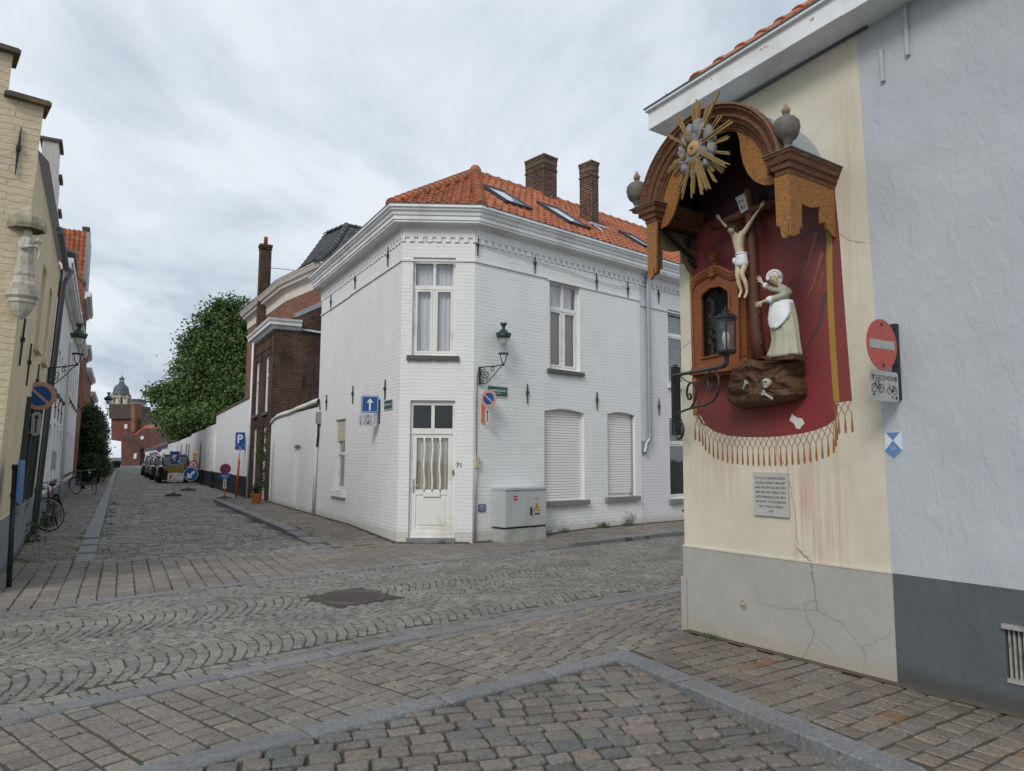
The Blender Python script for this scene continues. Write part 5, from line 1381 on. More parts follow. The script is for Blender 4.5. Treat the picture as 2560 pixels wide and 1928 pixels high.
b = MB(); b.ball(SF(ix-.05, iz+.33, .085), .018, n=8, m=6); b.ball(SF(ix-.045, iz+.29, .08), .018, .015, .03, 8, 6); b.build('figurine', m_porc, nc, smooth=True)
b = MB(); rnd = random.Random(3)
for k in range(22):
    fx_, fz_ = innr[1][0]+.035+rnd.uniform(0, .06), iz+.03+k*.025; r_ = .013
    for j in range(5):
        a = j*1.257+k; b.ball(SF(fx_+r_*math.cos(a), fz_+r_*math.sin(a), .08), .008, n=5, m=3)
b.build('flower_garland', simple('dry white flowers', (.34, .34, .30), .8, .2), nc)
# ---------------- crucifix
m_cross = oldwood('brown cross', (.12, .045, .022), (.085, .034, .018), (.055, .03, .02), (.6, .7))
m_flesh = simple('painted flesh', (.58, .48, .33), .5, .10, 30, .2, 60, .4, dirt=(.40, .32, .20))
m_linen = oldwood('painted linen', (.80, .81, .82), (.68, .69, .70), (.34, .34, .34), (.62, .70), (10, 10, 10))
crx = thing('crucifix', SF(*z2(668, 940, .12), .12), 'brown wooden cross with a carved crucified figure and INRI board, under the arched canopy', 'crucifix')
b = MB(); pts = [SF(*z2(668, 942, .12), .12), SF(*z2(645, 760, .12), .12), SF(*z2(625, 500, .12), .12), SF(*z2(608, 150, .12), .12), SF(*z2(600, 20, .12), .12), SF(.925, 3.98, .12)]
b.tube(pts, [.058, .052, .048, .045, .042, .04], 12); 
for X, Y in ((655, 620), (668, 830), (600, 400)): b.ball(SF(*z2(X, Y, .17), .155), .012, n=6, m=4)
b.build('upright', m_cross, crx, smooth=True)
za = z1(760, 945, .12)[1]
b = MB(); b.tube([SF(*z1(645, 995, .12), .12), SF(*z1(760, 945, .12), .12), SF(*z1(900, 885, .12), .12), SF(*z1(1110, 800, .12), .12)], [.035, .042, .044, .04], 12); b.build('crossbeam', m_cross, crx, smooth=True)
IB = [z1(805, 800, .18), z1(842, 897, .18), z1(886, 868, .18), z1(862, 768, .18)]
b = MB(); b.prism(SF, IB, .165, .18); b.tube([SF(*IB[0], .18), SF(*IB[3], .18)], .009, 6); tb = b.build('title_board', simple('pale board', (.42, .40, .36), .7, .1), crx)
o_ = SF(*IB[1], .182); up_ = (SF(*IB[0], .182)-o_).normalized(); rt_ = (SF(*IB[2], .182)-o_).normalized()
TI = Plane(o_, rt_, up_); hI = (SF(*IB[0], .182)-o_).length; wI = (SF(*IB[2], .182)-o_).length
class Sk(Plane): pass
TI.d, TI.up = rt_, up_
text(TI, 'IN', wI*.5, hI*.56, hI*.27, .001, tb, m_txt, bold=.01); text(TI, 'RI', wI*.5, hI*.16, hI*.27, .001, tb, m_txt, bold=.01)
def skin(name, joints, edges, mat, parent, root=0, sub=2, org=None):
    """one continuous body: joints [(point, radius)] joined by a skin surface"""
    me = bpy.data.meshes.new(name); org = ORG[parent.name] if parent is not None else Vector(org)
    me.from_pydata([tuple(Vector(p)-org) for p, r_ in joints], edges, [])
    o = bpy.data.objects.new(name, me); COL.objects.link(o)
    m_ = o.modifiers.new('skin', 'SKIN'); m_.use_smooth_shade = True
    for i, (p, r_) in enumerate(joints):
        sv = me.skin_vertices[0].data[i]; sv.radius = (r_, r_) if not isinstance(r_, tuple) else r_; sv.use_root = (i == root)
    s_ = o.modifiers.new('sub', 'SUBSURF'); s_.levels = sub; s_.render_levels = sub
    dg = bpy.context.evaluated_depsgraph_get(); m2 = bpy.data.meshes.new_from_object(o.evaluated_get(dg))
    bpy.data.objects.remove(o); bpy.data.meshes.remove(me)
    m2.materials.clear(); m2.materials.append(mat); m2.polygons.foreach_set('use_smooth', [True]*len(m2.polygons))
    o = bpy.data.objects.new(name, m2); COL.objects.link(o); ORG[o.name] = org
    if parent is not None: o.parent = parent
    else: o.location = org
    return o

def J(X, Y, o): return SF(*z1(X, Y, o), o)
def addhand(j, e, wrist, dirv, k, curl=.3, flat=None):
    """five unequal fingers rooted in a palm"""
    d_ = dirv.normalized(); s_ = d_.cross(flat or SF.n).normalized(); base = len(j)
    j.append((wrist+d_*k*.40, k*.17)); e.append((base-1 if False else addhand.at, base))
    for i, (off_, L) in enumerate(((-.18, .42), (-.06, .50), (.06, .47), (.17, .36))):
        p0 = wrist+d_*k*.55+s_*k*off_; i0 = len(j)
        j.append((p0, k*.065)); e.append((base, i0)); j.append((p0+d_*k*L*.6+s_*k*off_*.25, k*.055)); e.append((i0, i0+1)); j.append((p0+d_*k*L*.95+(flat or SF.n)*k*curl*.5+s_*k*off_*.3, k*.045)); e.append((i0+1, i0+2))
    i0 = len(j); j.append((wrist+d_*k*.35-s_*k*.24, k*.07)); e.append((base, i0)); j.append((wrist+d_*k*.55-s_*k*.42, k*.055)); e.append((i0, i0+1))
b0 = .21
j = [(J(842, 1215, b0), .043), (J(832, 1165, b0), .036), (J(822, 1110, b0+.005), .047), (J(822, 1060, b0), .043), (J(806, 1030, b0+.02), .020), (J(790, 1008, b0+.035), .022),
     (J(862, 1022, b0), .026), (J(900, 960, b0-.01), .0165), (J(930, 915, b0-.02), .0145), (J(968, 860, b0-.03), .010),
     (J(790, 1040, b0), .024), (J(755, 1000, b0-.02), .0155), (J(722, 965, b0-.03), .013), (J(702, 940, b0-.03), .009),
     (J(822, 1245, b0+.01), .031), (J(816, 1305, b0+.035), .024), (J(826, 1370, b0+.02), .0195), (J(842, 1420, b0), .0125), (J(830, 1450, b0+.03), .012), (J(826, 1464, b0+.045), .009),
     (J(868, 1245, b0), .032), (J(842, 1300, b0+.04), .024), (J(872, 1365, b0+.02), .020), (J(880, 1420, b0), .0125), (J(872, 1450, b0+.02), .013), (J(860, 1468, b0+.035), .009)]
e = [(0, 1), (1, 2), (2, 3), (3, 4), (4, 5), (3, 6), (6, 7), (7, 8), (8, 9), (3, 10), (10, 11), (11, 12), (12, 13), (0, 14), (14, 15), (15, 16), (16, 17), (17, 18), (18, 19), (0, 20), (20, 21), (21, 22), (22, 23), (23, 24), (24, 25)]
addhand.at = 9; addhand(j, e, j[9][0], J(1000, 815, b0-.03)-j[9][0], .065)
addhand.at = 13; addhand(j, e, j[13][0], J(684, 915, b0-.02)-j[13][0], .060)
def skinobj(*a, **k):
    return skin(*a, **k)
_me = None
def _skin_safe(name, joints, edges, mat, parent, **k):
    # skin_vertices exist only once the modifier is on the object
    return skin(name, joints, edges, mat, parent, **k)
def head(C, fwd, up, r_, mat, parent, org=None, closed_eyes=False):
    """head with brow, nose, lips, chin, ears"""
    f = fwd.normalized(); u = (up-f*up.dot(f)).normalized(); s_ = f.cross(u)
    b_ = MB(); V = []; F = []; n, m = 28, 22
    for i in range(m+1):
        ph = math.pi*i/m
        for k in range(n):
            t_ = 2*math.pi*k/n; x, y, z = math.sin(ph)*math.cos(t_), math.sin(ph)*math.sin(t_), math.cos(ph)
            X, Y, Z = x*.92, y*.76, z*1.12     # X forward
            if z < 0: Y *= 1-.30*(-z)**1.3; X *= 1-.12*(-z)
            if x > 0:
                g = lambda a, c, w, h_: math.exp(-((y-a)/w)**2-((z-c)/h_)**2)
                X += .20*g(0, -.12, .10, .20)+.08*g(0, .02, .09, .25)-.09*g(.30, .10, .16, .10)-.09*g(-.30, .10, .16, .10)+.05*g(0, .27, .5, .08)
                X += .05*g(.30, .08, .09, .05)+.05*g(-.30, .08, .09, .05)
                X += .07*g(0, -.42, .20, .06)-.04*g(0, -.47, .22, .025)+.05*g(0, -.53, .17, .05)+.06*g(0, -.80, .22, .16)
            V.append(C+(f*X+s_*Y+u*Z)*r_)
    for i in range(m):
        for k in range(n): F.append((i*n+k, (i+1)*n+k, (i+1)*n+(k+1) % n, i*n+(k+1) % n))
    b_.raw(V, F)
    for sg in (-1, 1): b_.ball(C+(s_*sg*.76-f*.02)*r_, r_*.10, r_*.08, r_*.20, 8, 6)
    return b_.build('head', mat, parent, smooth=True, fixn=True)
corp = skin('figure', j, e, m_flesh, crx)
hC = J(772, 1000, b0+.065); hf = (-SF.d*.75+SF.n*.55+Vector((0, 0, -.55))); hu = Vector((0, 0, 1))-SF.d*.35
h_ = head(hC, hf, hu, .034, m_flesh, corp)
m_hair = simple('dark carved hair', (.055, .035, .022), .7, .2, 30, .5, 80)
f = hf.normalized(); u = (hu-f*hu.dot(f)).normalized(); s_ = f.cross(u)
b = MB(); b.ball(hC-f*.012+u*.008, .035, .031, .036, 12, 8, rot=None); 
for k in range(9): b.tube([hC-f*.02+s_*.02*math.sin(k)+u*.01, hC-f*.035-u*.03+s_*.018*math.sin(k), hC-f*.030-u*.065+s_*.02*math.cos(k)], [.012, .011, .005], 6)
b.build('hair', m_hair, corp, smooth=True)
b = MB()
for q_ in range(3): b.tube([hC+u*(.016+.006*math.sin(k*1.7+q_*2))+(f*math.cos(k*.314)+s_*math.sin(k*.314)*.9)*.0385 for k in range(20)], .0055, 5, closed=True)
for k in range(14): a = k*.45; p = hC+u*.018+(f*math.cos(a)+s_*math.sin(a))*.04; b.tube([p, p+(f*math.cos(a+.5)+s_*math.sin(a+.5))*.018+u*.010*math.sin(k*2)], [.003, .001], 4)
b.build('crown_of_thorns', m_hair, corp)
b = MB(); L0, L1 = j[0][0], j[20][0]
cw = J(843, 1205, b0)
prof = [(.040, .052), (.050, .035), (.054, .0), (.060, -.035), (.057, -.062), (.045, -.066)]
b.lathe(cw, [(a, c_) for a, c_ in prof], 26, sx=1, sy=.85, d=SF.d, lobes=9, lamp=.06, capends=False); b.tube([cw+SF.d*(.045*math.cos(k*.4))+SF.n*(.04*math.sin(k*.4))+Vector((0, 0, .045)) for k in range(16)], .011, 6, closed=True); b.ball(J(795, 1215, b0+.02), .018, .018, .03, 8, 6)
b.build('loincloth', m_linen, corp, smooth=True)
# ---------------- rock with skull and bones
m_rock = oldwood('brown painted rock', (.12, .06, .025), (.055, .03, .017), (.20, .115, .045), (.56, .7), (5, 5, 5))
rk = thing('rock_base', SF(1.1, 2.1, .0), 'brown carved rock with a skull and bones, below the crucifix', 'carved rock')
OL = [(500, 1015), (560, 975), (610, 945), (650, 938), (700, 950), (760, 968), (850, 955), (935, 958), (915, 1010), (918, 1060), (945, 1110), (950, 1180), (905, 1215), (800, 1238), (700, 1252), (600, 1268), (520, 1275), (480, 1250), (465, 1200), (475, 1120), (488, 1060)]
base = [z2(x, y, .10) for x, y in OL]; 
P = along(base+[base[0]], 91)[:-1]; cx_ = sum(p[0] for p in P)/90; cz_ = sum(p[1] for p in P)/90
b = MB(); rings = [(1.0, .0), (1.03, .05), (1.03, .10), (.99, .15), (.93, .19), (.82, .215), (.68, .225), (.52, .225), (.36, .22), (.18, .22), (.02, .22)]
V = []
for s_, o_ in rings:
    for x, y in P:
        xx, yy = cx_+(x-cx_)*s_, cz_+(y-cz_)*s_
        d_ = noise.noise(Vector((xx*9, yy*16, 3)))*.05+noise.noise(Vector((xx*28, yy*40, 7)))*.018
        V.append(SF(xx+(.02*noise.noise(Vector((yy*20, xx*9, 1))) if s_ > .9 else 0), yy, max(0, o_+(d_ if o_ > .02 else 0))))
F = [(i*90+k, i*90+(k+1) % 90, (i+1)*90+(k+1) % 90, (i+1)*90+k) for i in range(len(rings)-1) for k in range(90)]
b.raw(V, F); b.build('rock', m_rock, rk, fixn=True, smooth=False)
m_bone = simple('bone paint', (.40, .38, .33), .6, .15, 30)
sk = SF(*z2(700, 1102, .26), .235)
def skf(q):
    g = 1.0
    if q.dot(SF.n) > .2:
        for ex in (-.35, .35):
            if (Vector((q.dot(SF.d)-ex, q.z-.12, 0))).length < .22: g -= .22
    return g
b = MB(); b.ball(sk, .043, .040, .040, 18, 12, fn=skf); b.ball(sk-Vector((0, 0, .032))+SF.n*.014, .024, .024, .016, 10, 6); b.build('skull', m_bone, rk, smooth=True)
b = MB()
for ex in (-.014, .014): b.ball(sk+SF.d*ex+SF.n*.034+Vector((0, 0, .004)), .0095, n=8, m=6)
b.ball(sk+SF.n*.040-Vector((0, 0, .012)), .005, n=6, m=4); b.build('eye_socket', m_room, rk)
for (a, c_) in (((562, 1098), (540, 1140)), ((680, 1172), (735, 1210))):
    A_, B_ = SF(*z2(*a, .26), .245), SF(*z2(*c_, .26), .235); b = MB(); b.tube([A_, (A_+B_)/2, B_], [.013, .010, .012], 8); s_ = (B_-A_).cross(SF.n).normalized()
    for sg in (-1, 1): b.ball(A_+s_*.012*sg, .014, n=8, m=6)
    b.ball(B_, .013, n=8, m=6); b.build('bone', m_bone, rk, smooth=True)
# ---------------- woman
m_dress = oldwood('grey green painted dress', (.45, .445, .33), (.39, .385, .28), (.19, .19, .13), (.6, .75), (7, 7, 7))
m_face = simple('painted face', (.60, .50, .33), .5, .08, 30)
wo_ = thing('woman_statue', SF(*z2(830, 935, .18), .18), 'carved woman in white cap and apron over a grey-green dress, reaching to the cross', 'statue')
WO = .19
def Wj(X, Y, o=WO): return SF(*z2(X, Y, o), o)
rows = [(928, 716, 945), (905, 728, 945), (860, 745, 938), (800, 757, 930), (740, 750, 924), (680, 744, 915), (620, 748, 905), (575, 752, 895), (548, 757, 888)]
def rings_mesh(rows, depth, lob, amp, o=WO, n=48, ph=0):
    b_ = MB(); V = []
    for y, xl_, xr_ in rows:
        a, c_ = z2(xl_, y, o), z2(xr_, y, o); C = ((a[0]+c_[0])/2, (a[1]+c_[1])/2); hw = (c_[0]-a[0])/2
        for k in range(n):
            t_ = 2*math.pi*k/n; g = 1+amp*(hw/.12)*math.cos(lob*t_+ph+y*.004)+amp*.5*math.cos(lob*2.3*t_+1)
            V.append(SF(C[0]+hw*g*math.cos(t_), C[1], o+hw*depth*g*math.sin(t_)))
    F = [(i*n+k, i*n+(k+1) % n, (i+1)*n+(k+1) % n, (i+1)*n+k) for i in range(len(rows)-1) for k in range(n)]+[tuple(range(n)), tuple((len(rows)-1)*n+k for k in range(n))]
    b_.raw(V, F); return b_
rings_mesh(rows, .72, 9, .05).build('skirt', m_dress, wo_, smooth=True, fixn=True)
# body: hips, chest, shoulders, arms, hands in one surface
j = [(Wj(825, 560), .042), (Wj(825, 520), .044), (Wj(835, 480), .050), (Wj(835, 452), .044), (Wj(800, 425), .018), (Wj(780, 405, WO+.01), .018),
     (Wj(868, 470), .030), (Wj(815, 500, WO+.06), .030), (Wj(755, 520, WO+.09), .027), (Wj(715, 528, WO+.10), .020), (Wj(690, 540, WO+.10), .013),
     (Wj(800, 462), .026), (Wj(765, 455, WO-.01), .026), (Wj(725, 440, WO-.02), .023), (Wj(700, 425, WO-.02), .018), (Wj(678, 408, WO-.02), .012)]
e = [(0, 1), (1, 2), (2, 3), (3, 4), (4, 5), (3, 6), (6, 7), (7, 8), (8, 9), (9, 10), (3, 11), (11, 12), (12, 13), (13, 14), (14, 15)]
skin('bodice', j[:10]+j[11:15], [(0, 1), (1, 2), (2, 3), (3, 4), (4, 5), (3, 6), (6, 7), (7, 8), (8, 9), (3, 10), (10, 11), (11, 12), (12, 13)], m_dress, wo_)
hw_ = Wj(712, 530, WO+.10); jj = [(hw_, .014), (Wj(690, 540, WO+.10), .0125)]; ee = [(0, 1)]; addhand.at = 1; addhand(jj, ee, jj[1][0], Wj(645, 560, WO+.10)-jj[1][0], .075); skin('hand', jj, ee, m_face, wo_)
jj = [(Wj(695, 420, WO-.02), .013), (Wj(682, 410, WO-.02), .012)]; ee = [(0, 1)]; addhand.at = 1; addhand(jj, ee, jj[1][0], Wj(660, 375, WO-.01)-jj[1][0], .070); skin('hand', jj, ee, m_face, wo_)
for a, c_, r_ in (((752, 521), (718, 529), .030), ((718, 437), (697, 423), .027)):
    b = MB(); oo = WO+.10 if r_ > .028 else WO-.02; b.tube([Wj(*a, oo), Wj((a[0]+c_[0])/2, (a[1]+c_[1])/2, oo), Wj(*c_, oo)], [r_*.95, r_, r_*.85], 12); b.build('cuff', m_linen, wo_, smooth=True)
hC = Wj(770, 378, WO+.02); hf = SF.d*.18+SF.n*1.0+Vector((0, 0, -.1)); hu = Vector((0, 0, 1))-SF.d*.15
hd_ = head(hC, hf, hu, .052, m_face, wo_)
b = MB(); f = hf.normalized(); u = (hu-f*hu.dot(f)).normalized(); s_ = f.cross(u)
for sg in (-1, 1):
    b.tube([hC+f*.045+s_*sg*(.006+.014*k/4)+u*(.008+.004*math.sin(k/4*math.pi)) for k in range(5)], .0018, 4); b.ball(hC+f*.043+s_*sg*.015+u*.003, .0026, n=6, m=4)
b.build('eyes', m_room, hd_)
b = MB(); b.tube([hC+f*(.0485)+s_*(-.009+.018*k/4)-u*.0225 for k in range(5)], [.001, .0025, .003, .0025, .001], 5); b.build('lips', simple('red lips', (.35, .12, .09), .5), hd_)
b = MB(); b.ball(hC-f*.020+u*.018, .058, .058, .058, 18, 12, fn=lambda q: 1+.03*math.sin(q.x*30)+.02*math.sin(q.z*25))
for k in range(19):
    a = -1.75+3.5*k/18; b.ball(hC+f*.020+s_*math.sin(a)*.054+u*(.016+math.cos(a)*.046), .013, n=8, m=6)
b.ball(hC-f*.012-u*.02+(-s_ if (-s_).dot(SF.d) > 0 else s_)*.030, .026, .026, .04, 10, 8)
b.build('cap', m_linen, wo_, smooth=True)
b = MB(); V = []
ap = [(552, 757, 888), (575, 752, 893), (610, 745, 900), (650, 745, 895), (690, 755, 875), (720, 775, 850), (735, 795, 825)]
n_ = 16
for y, xl_, xr_ in ap:
    a, c_ = z2(xl_, y, WO), z2(xr_, y, WO); Cx, hw = (a[0]+c_[0])/2, (c_[0]-a[0])/2
    full = [r for r in rows if r[0] >= y]; fr_ = min(rows, key=lambda r: abs(r[0]-y)); fa, fc_ = z2(fr_[1], y, WO), z2(fr_[2], y, WO); Fx, Fh = (fa[0]+fc_[0])/2, (fc_[0]-fa[0])/2
    for k in range(n_+1):
        x = Cx-hw+2*hw*k/n_; q = max(-.985, min(.985, (x-Fx)/Fh)); V.append(SF(x, a[1]+(c_[1]-a[1])*k/n_, WO+Fh*.72*math.sqrt(1-q*q)*1.06+.010+.004*math.sin(k*2.6)))
b.raw(V, [(i*(n_+1)+k, i*(n_+1)+k+1, (i+1)*(n_+1)+k+1, (i+1)*(n_+1)+k) for i in range(len(ap)-1) for k in range(n_)])
apr = b.build('apron', m_linen, wo_, smooth=True); so_ = apr.modifiers.new('th', 'SOLIDIFY'); so_.thickness = .006
b = rings_mesh([(560, 754, 892), (553, 753, 893), (543, 755, 890), (538, 757, 887)], .76, 5, .01); b.build('waistband', m_linen, wo_, smooth=True)
b = MB(); b.prism(SF, [Wj and z2(*p, WO) for p in ((712, 925), (945, 905), (945, 942), (830, 950), (735, 942))], .10, .28); b.build('base', m_rock, wo_)

# ---------------- lantern on its wrought-iron bracket
def z4(X, Y): return (1640+X/3.473, 640+Y/3.473)
Q0 = SF(-.02, 0, .10); Q1 = SF(.98, 0, .60); ld = (Q1-Q0).normalized(); lnn = ld.cross(Vector((0, 0, 1)))
def LP(X, Y): return onplane(*z4(X, Y), Q0, lnn)
ln = thing('bracket_lantern', SF(-.02, 2.4, .03), 'black wrought-iron bracket holding a six-sided glass lantern before the shrine', 'lantern')
b = MB(); b.box(SF, -.045, -.015, LP(150, 1555).z, LP(150, 960).z, .0, .10); b.ball(SF(-.03, LP(150, 960).z, .05), .03, n=6, m=4)
b.tube([LP(150, 1040), LP(370, 1000), LP(560, 965)], .016, 4); b.tube([LP(555, 966), LP(590, 955), LP(612, 935), LP(612, 870)], .020, 8)
def smooth_pts(L, n=4):
    out = []
    for i in range(len(L)-1):
        p0 = L[max(0, i-1)]; p1 = L[i]; p2 = L[i+1]; p3 = L[min(len(L)-1, i+2)]
        for k in range(n):
            t_ = k/n; out.append(.5*((2*p1)+(p2-p0)*t_+(2*p0-5*p1+4*p2-p3)*t_*t_+(3*p1-p0-3*p2+p3)*t_**3))
    return out+[L[-1]]
for L in ([(165, 1500), (165, 1430), (190, 1370), (240, 1345), (330, 1315), (430, 1290), (500, 1250), (540, 1180), (548, 1080), (525, 1005), (490, 988), (458, 1020), (448, 1090), (462, 1150), (485, 1162), (497, 1135), (480, 1112)],
          [(165, 1480), (168, 1550), (195, 1588), (225, 1570), (238, 1510), (228, 1458), (208, 1445), (196, 1462), (212, 1485)],
          [(300, 1325), (335, 1265), (347, 1180), (335, 1120), (305, 1100), (278, 1130), (268, 1190), (280, 1238), (300, 1240), (305, 1212), (290, 1200)]):
    b.tube(smooth_pts([LP(*p) for p in L]), .0115, 6)
b.build('bracket', m_iron, ln)
b = MB(); b.tube(smooth_pts([LP(210, 1040), LP(260, 1085), (LP(330, 1100)), LP(400, 1075), LP(460, 1010)]), .006, 5); b.build('cable', m_iron, ln, smooth=True)
LC = LP(612, 870); D_ = LC.y; k = D_/1800; Lh = (875-795)*k; Lw = 27*k
def hexr(r_, z, a0=.26): return [LC+Vector((r_*math.cos(a0+i*math.pi/3), r_*math.sin(a0+i*math.pi/3), z)) for i in range(6)]
zb_ = LP(612, 830).z-LC.z; zt_ = LP(612, 545).z-LC.z
b = MB()
A_, B_ = hexr(Lw*.92, zb_), hexr(Lw*1.02, zt_)
for i in range(6): b.tube([A_[i], B_[i]], .0075, 5)
for rr_, z_, r_ in ((Lw*.94, zb_, .010), (Lw*1.04, zt_, .011)): b.tube(hexr(rr_, z_), r_, 5, closed=True)
b.build('frame', m_iron, ln)
b = MB(); b.lathe(LC, [(Lw*.25, -.02), (Lw*.3, zb_*.3), (Lw*.75, zb_-.02), (Lw*1.0, zb_-.012), (Lw*1.0, zb_+.005)], 6, d=(math.cos(.26), math.sin(.26), 0)); b.build('base', m_iron, ln)
b = MB(); zr = LP(612, 455).z-LC.z; b.lathe(LC, [(Lw*1.14, zt_), (Lw*1.16, zt_+.012), (Lw*.75, zt_+(zr-zt_)*.45), (Lw*.38, zt_+(zr-zt_)*.55), (Lw*.36, zt_+(zr-zt_)*.72), (Lw*.42, zt_+(zr-zt_)*.8), (Lw*.12, zr), (Lw*.05, zr+.03)], 6, d=(math.cos(.26), math.sin(.26), 0)); b.build('cap', m_iron, ln)
for i in range(6):
    b = MB(); b.face([A_[i], A_[(i+1) % 6], B_[(i+1) % 6], B_[i]]); b.build('pane', glass('lantern glass', (.72, .74, .74), .10) if i == 0 else bpy.data.materials['lantern glass'], ln)
b = MB(); b.lathe(LC, [(.018, zb_+.02), (.018, zb_+.06), (.03, zb_+.09), (.032, zb_+.13), (.02, zb_+.16)], 12); b.build('bulb', simple('white bulb', (.75, .75, .72), .3), ln, smooth=True)
# ---------------- plaque
PX = [SF.px(*p) for p in ((1886, 1182), (1970, 1181), (1979, 1295), (1890, 1287))]
px0, px1 = (PX[0][0]+PX[3][0])/2, (PX[1][0]+PX[2][0])/2; pz1, pz0 = (PX[0][1]+PX[1][1])/2, (PX[2][1]+PX[3][1])/2
pl = thing('memorial_plaque', SF((px0+px1)/2, pz0, .0), 'grey stone plaque engraved with eight short lines of dark text, below the painted fringe', 'plaque')
b = MB(); b.box(SF, px0, px1, pz0, pz1, .001, .022); pb = b.build('slab', simple('pale grey stone', (.43, .42, .395), .6, .06, 8, .1, 60), pl)
TT = SF.shift(o=.0235)
m_eng = simple('engraved letters', (.10, .085, .07), .7)
rowsT = ['DIT HOUT GESNEDEN BEELD', 'ALS BEELD AENBIDT MEN NIET', 'MAER WEL DEN GOD VAN WIEN', 'MEN HIER HET AFBEELD ZIET', 'NIETS WEERDIGER ALS HET HEILIG', 'KRUIS WANT \'T IS DE SCHRIKKING', 'VAN \'T HELSCH GESPUIS', '1760']
ph = pz1-pz0; pw = px1-px0
for i, s_ in enumerate(rowsT):
    text(TT, s_, (px0+px1)/2, pz1-ph*(.155+.108*i), ph*.050, 0, pb, m_eng, w=pw*(.86 if i < 6 else .70 if i == 6 else .12), bold=.015)
# ---------------- no entry sign with plate
ne = thing('no_entry_sign', SF(2.09, 2.0), 'faded red no-entry disc with white bar above a plate reading UITGEZONDERD', 'road sign')
pp = SF.px(2240, 815)[0]
b = MB(); z_t, z_b = SF.px(2236, 812)[1], SF.px(2243, 1000)[1]; b.box(SF, pp-.02, pp+.02, z_b, z_t, 0, .05)
sd_ = (SF.n*math.cos(R(8))+SF.d*math.sin(R(-8))*-1).normalized()   # direction from wall across the sign
sd_ = (Matrix.Rotation(R(-3), 3, 'Z') @ SF.n)
O_ = SF(pp, 0, .03)
TN = Plane(O_, -sd_)
if TN.n.dot(-O_) < 0: TN = Plane(O_, sd_)
sg = 1 if TN.d.dot(SF.n) > 0 else -1
def tn(px, py): P = onplane(px, py, O_+TN.n*.02, TN.n); return (P-O_).dot(TN.d), P.z
cx0, cz0 = tn(2202, 862); rz = (tn(2202, 799)[1]-tn(2202, 925)[1])/2
rx_ = abs(tn(2168, 862)[0]-tn(2238, 862)[0])/2
print('SIGN', cx0, cz0, rz, rx_)
b.box(TN, 0, sg*.10, cz0+rz*.72, cz0+rz*.84, .0, .02); b.box(TN, 0, sg*.12, cz0-rz*.72, cz0-rz*.60, .0, .02); b.box(TN, 0, sg*.22, cz0-rz-.20, cz0-rz-.17, 0, .015)
b.build('bracket', m_iron, ne)
ax_ = Vector((0, 0, 0))+TN.n
m_rsign = simple('faded red paint', (.46, .095, .075), .45, .12, 5, dirt=(.38, .09, .07)); m_gsign = simple('weathered sign grey', (.40, .41, .40), .5, .08, 10, dirt=(.30, .28, .24)); m_back = simple('sign back', (.25, .25, .26), .5)
b = MB(); b.prism(TN, [(cx0+rz*math.cos(a*.131), cz0+rz*math.sin(a*.131)) for a in range(48)], .024, .030); dsc = b.build('disc', m_rsign, ne)
b = MB(); b.box(TN, cx0-rz*.82, cx0+rz*.82, cz0-rz*.17, cz0+rz*.17, .030, .032); b.build('bar', m_gsign, dsc)
b = MB()
for dx, dy in ((0, .8), (0, -.8)): b.ball(TN(cx0+dx*rz, cz0+dy*rz, .032), .011, n=8, m=5)
b.build('bolt', m_iron, dsc)
def rrect(x0, x1, y0, y1, r_, n=4):
    P = []
    for cx, cy, a0_ in ((x1-r_, y1-r_, 0), (x0+r_, y1-r_, 90), (x0+r_, y0+r_, 180), (x1-r_, y0+r_, 270)):
        for k in range(n+1): a = R(a0_+90*k/n); P.append((cx+r_*math.cos(a), cy+r_*math.sin(a)))
    return P
u0 = tn(2171, 965)[0]; u1 = tn(2243, 965)[0]; v1 = cz0-rz-.008; v0 = tn(2205, 1003)[1]
u0, u1 = min(u0, u1), max(u0, u1)
b = MB(); b.prism(TN, rrect(u0, u1, v0, v1, .022), .024, .029); pt = b.build('plate', m_gsign, ne)
W_u, H_u = u1-u0, v1-v0
text(TN, 'UITGEZONDERD', (u0+u1)/2, v1-H_u*.30, H_u*.15, .0305, pt, m_txt, w=W_u*.90)
def bike_icon(T, cx, cy, w, o, parent, moped=False, mat=None):
    b_ = MB(); r_ = w*.21
    ring = lambda x, y, rr_: b_.tube([T(x+rr_*math.cos(k*.4488), y+rr_*math.sin(k*.4488), o) for k in range(14)], w*.018, 4, closed=True)
    xa_, xb_ = cx-w*.29, cx+w*.29
    ring(xa_, cy, r_); ring(xb_, cy, r_); t_ = w*.02
    L = lambda *p: b_.tube([T(x, y, o) for x, y in p], t_, 4)
    if not moped:
        L((xa_, cy), (xa_+w*.10, cy+w*.30), (cx+w*.12, cy+w*.30), (cx, cy), (xa_+w*.10, cy+w*.28)); L((cx, cy), (xb_, cy), (cx+w*.10, cy+w*.28)); L((xa_+w*.10, cy+w*.30), (xa_+w*.07, cy+w*.38), (xa_+w*.18, cy+w*.38)); L((cx+w*.12, cy+w*.30), (cx+w*.14, cy+w*.37)); L((cx+w*.06, cy+w*.37), (cx+w*.22, cy+w*.37))
    else:
        L((xa_, cy), (xa_+w*.08, cy+w*.42), (xa_-w*.02, cy+w*.44)); b_.prism(T, [(cx-w*.12, cy-w*.08), (cx+w*.14, cy-w*.08), (cx+w*.20, cy+w*.10), (cx+w*.02, cy+w*.12)], o, o+.001); L((xa_+w*.05, cy+w*.25), (cx, cy), (xb_, cy), (xb_-w*.02, cy+w*.28), (cx+w*.05, cy+w*.28)); b_.prism(T, [(cx+w*.02, cy+w*.26), (xb_+w*.02, cy+w*.26), (xb_, cy+w*.33), (cx+w*.04, cy+w*.33)], o, o+.001)
    return b_.build('pictogram', mat or m_txt, parent)
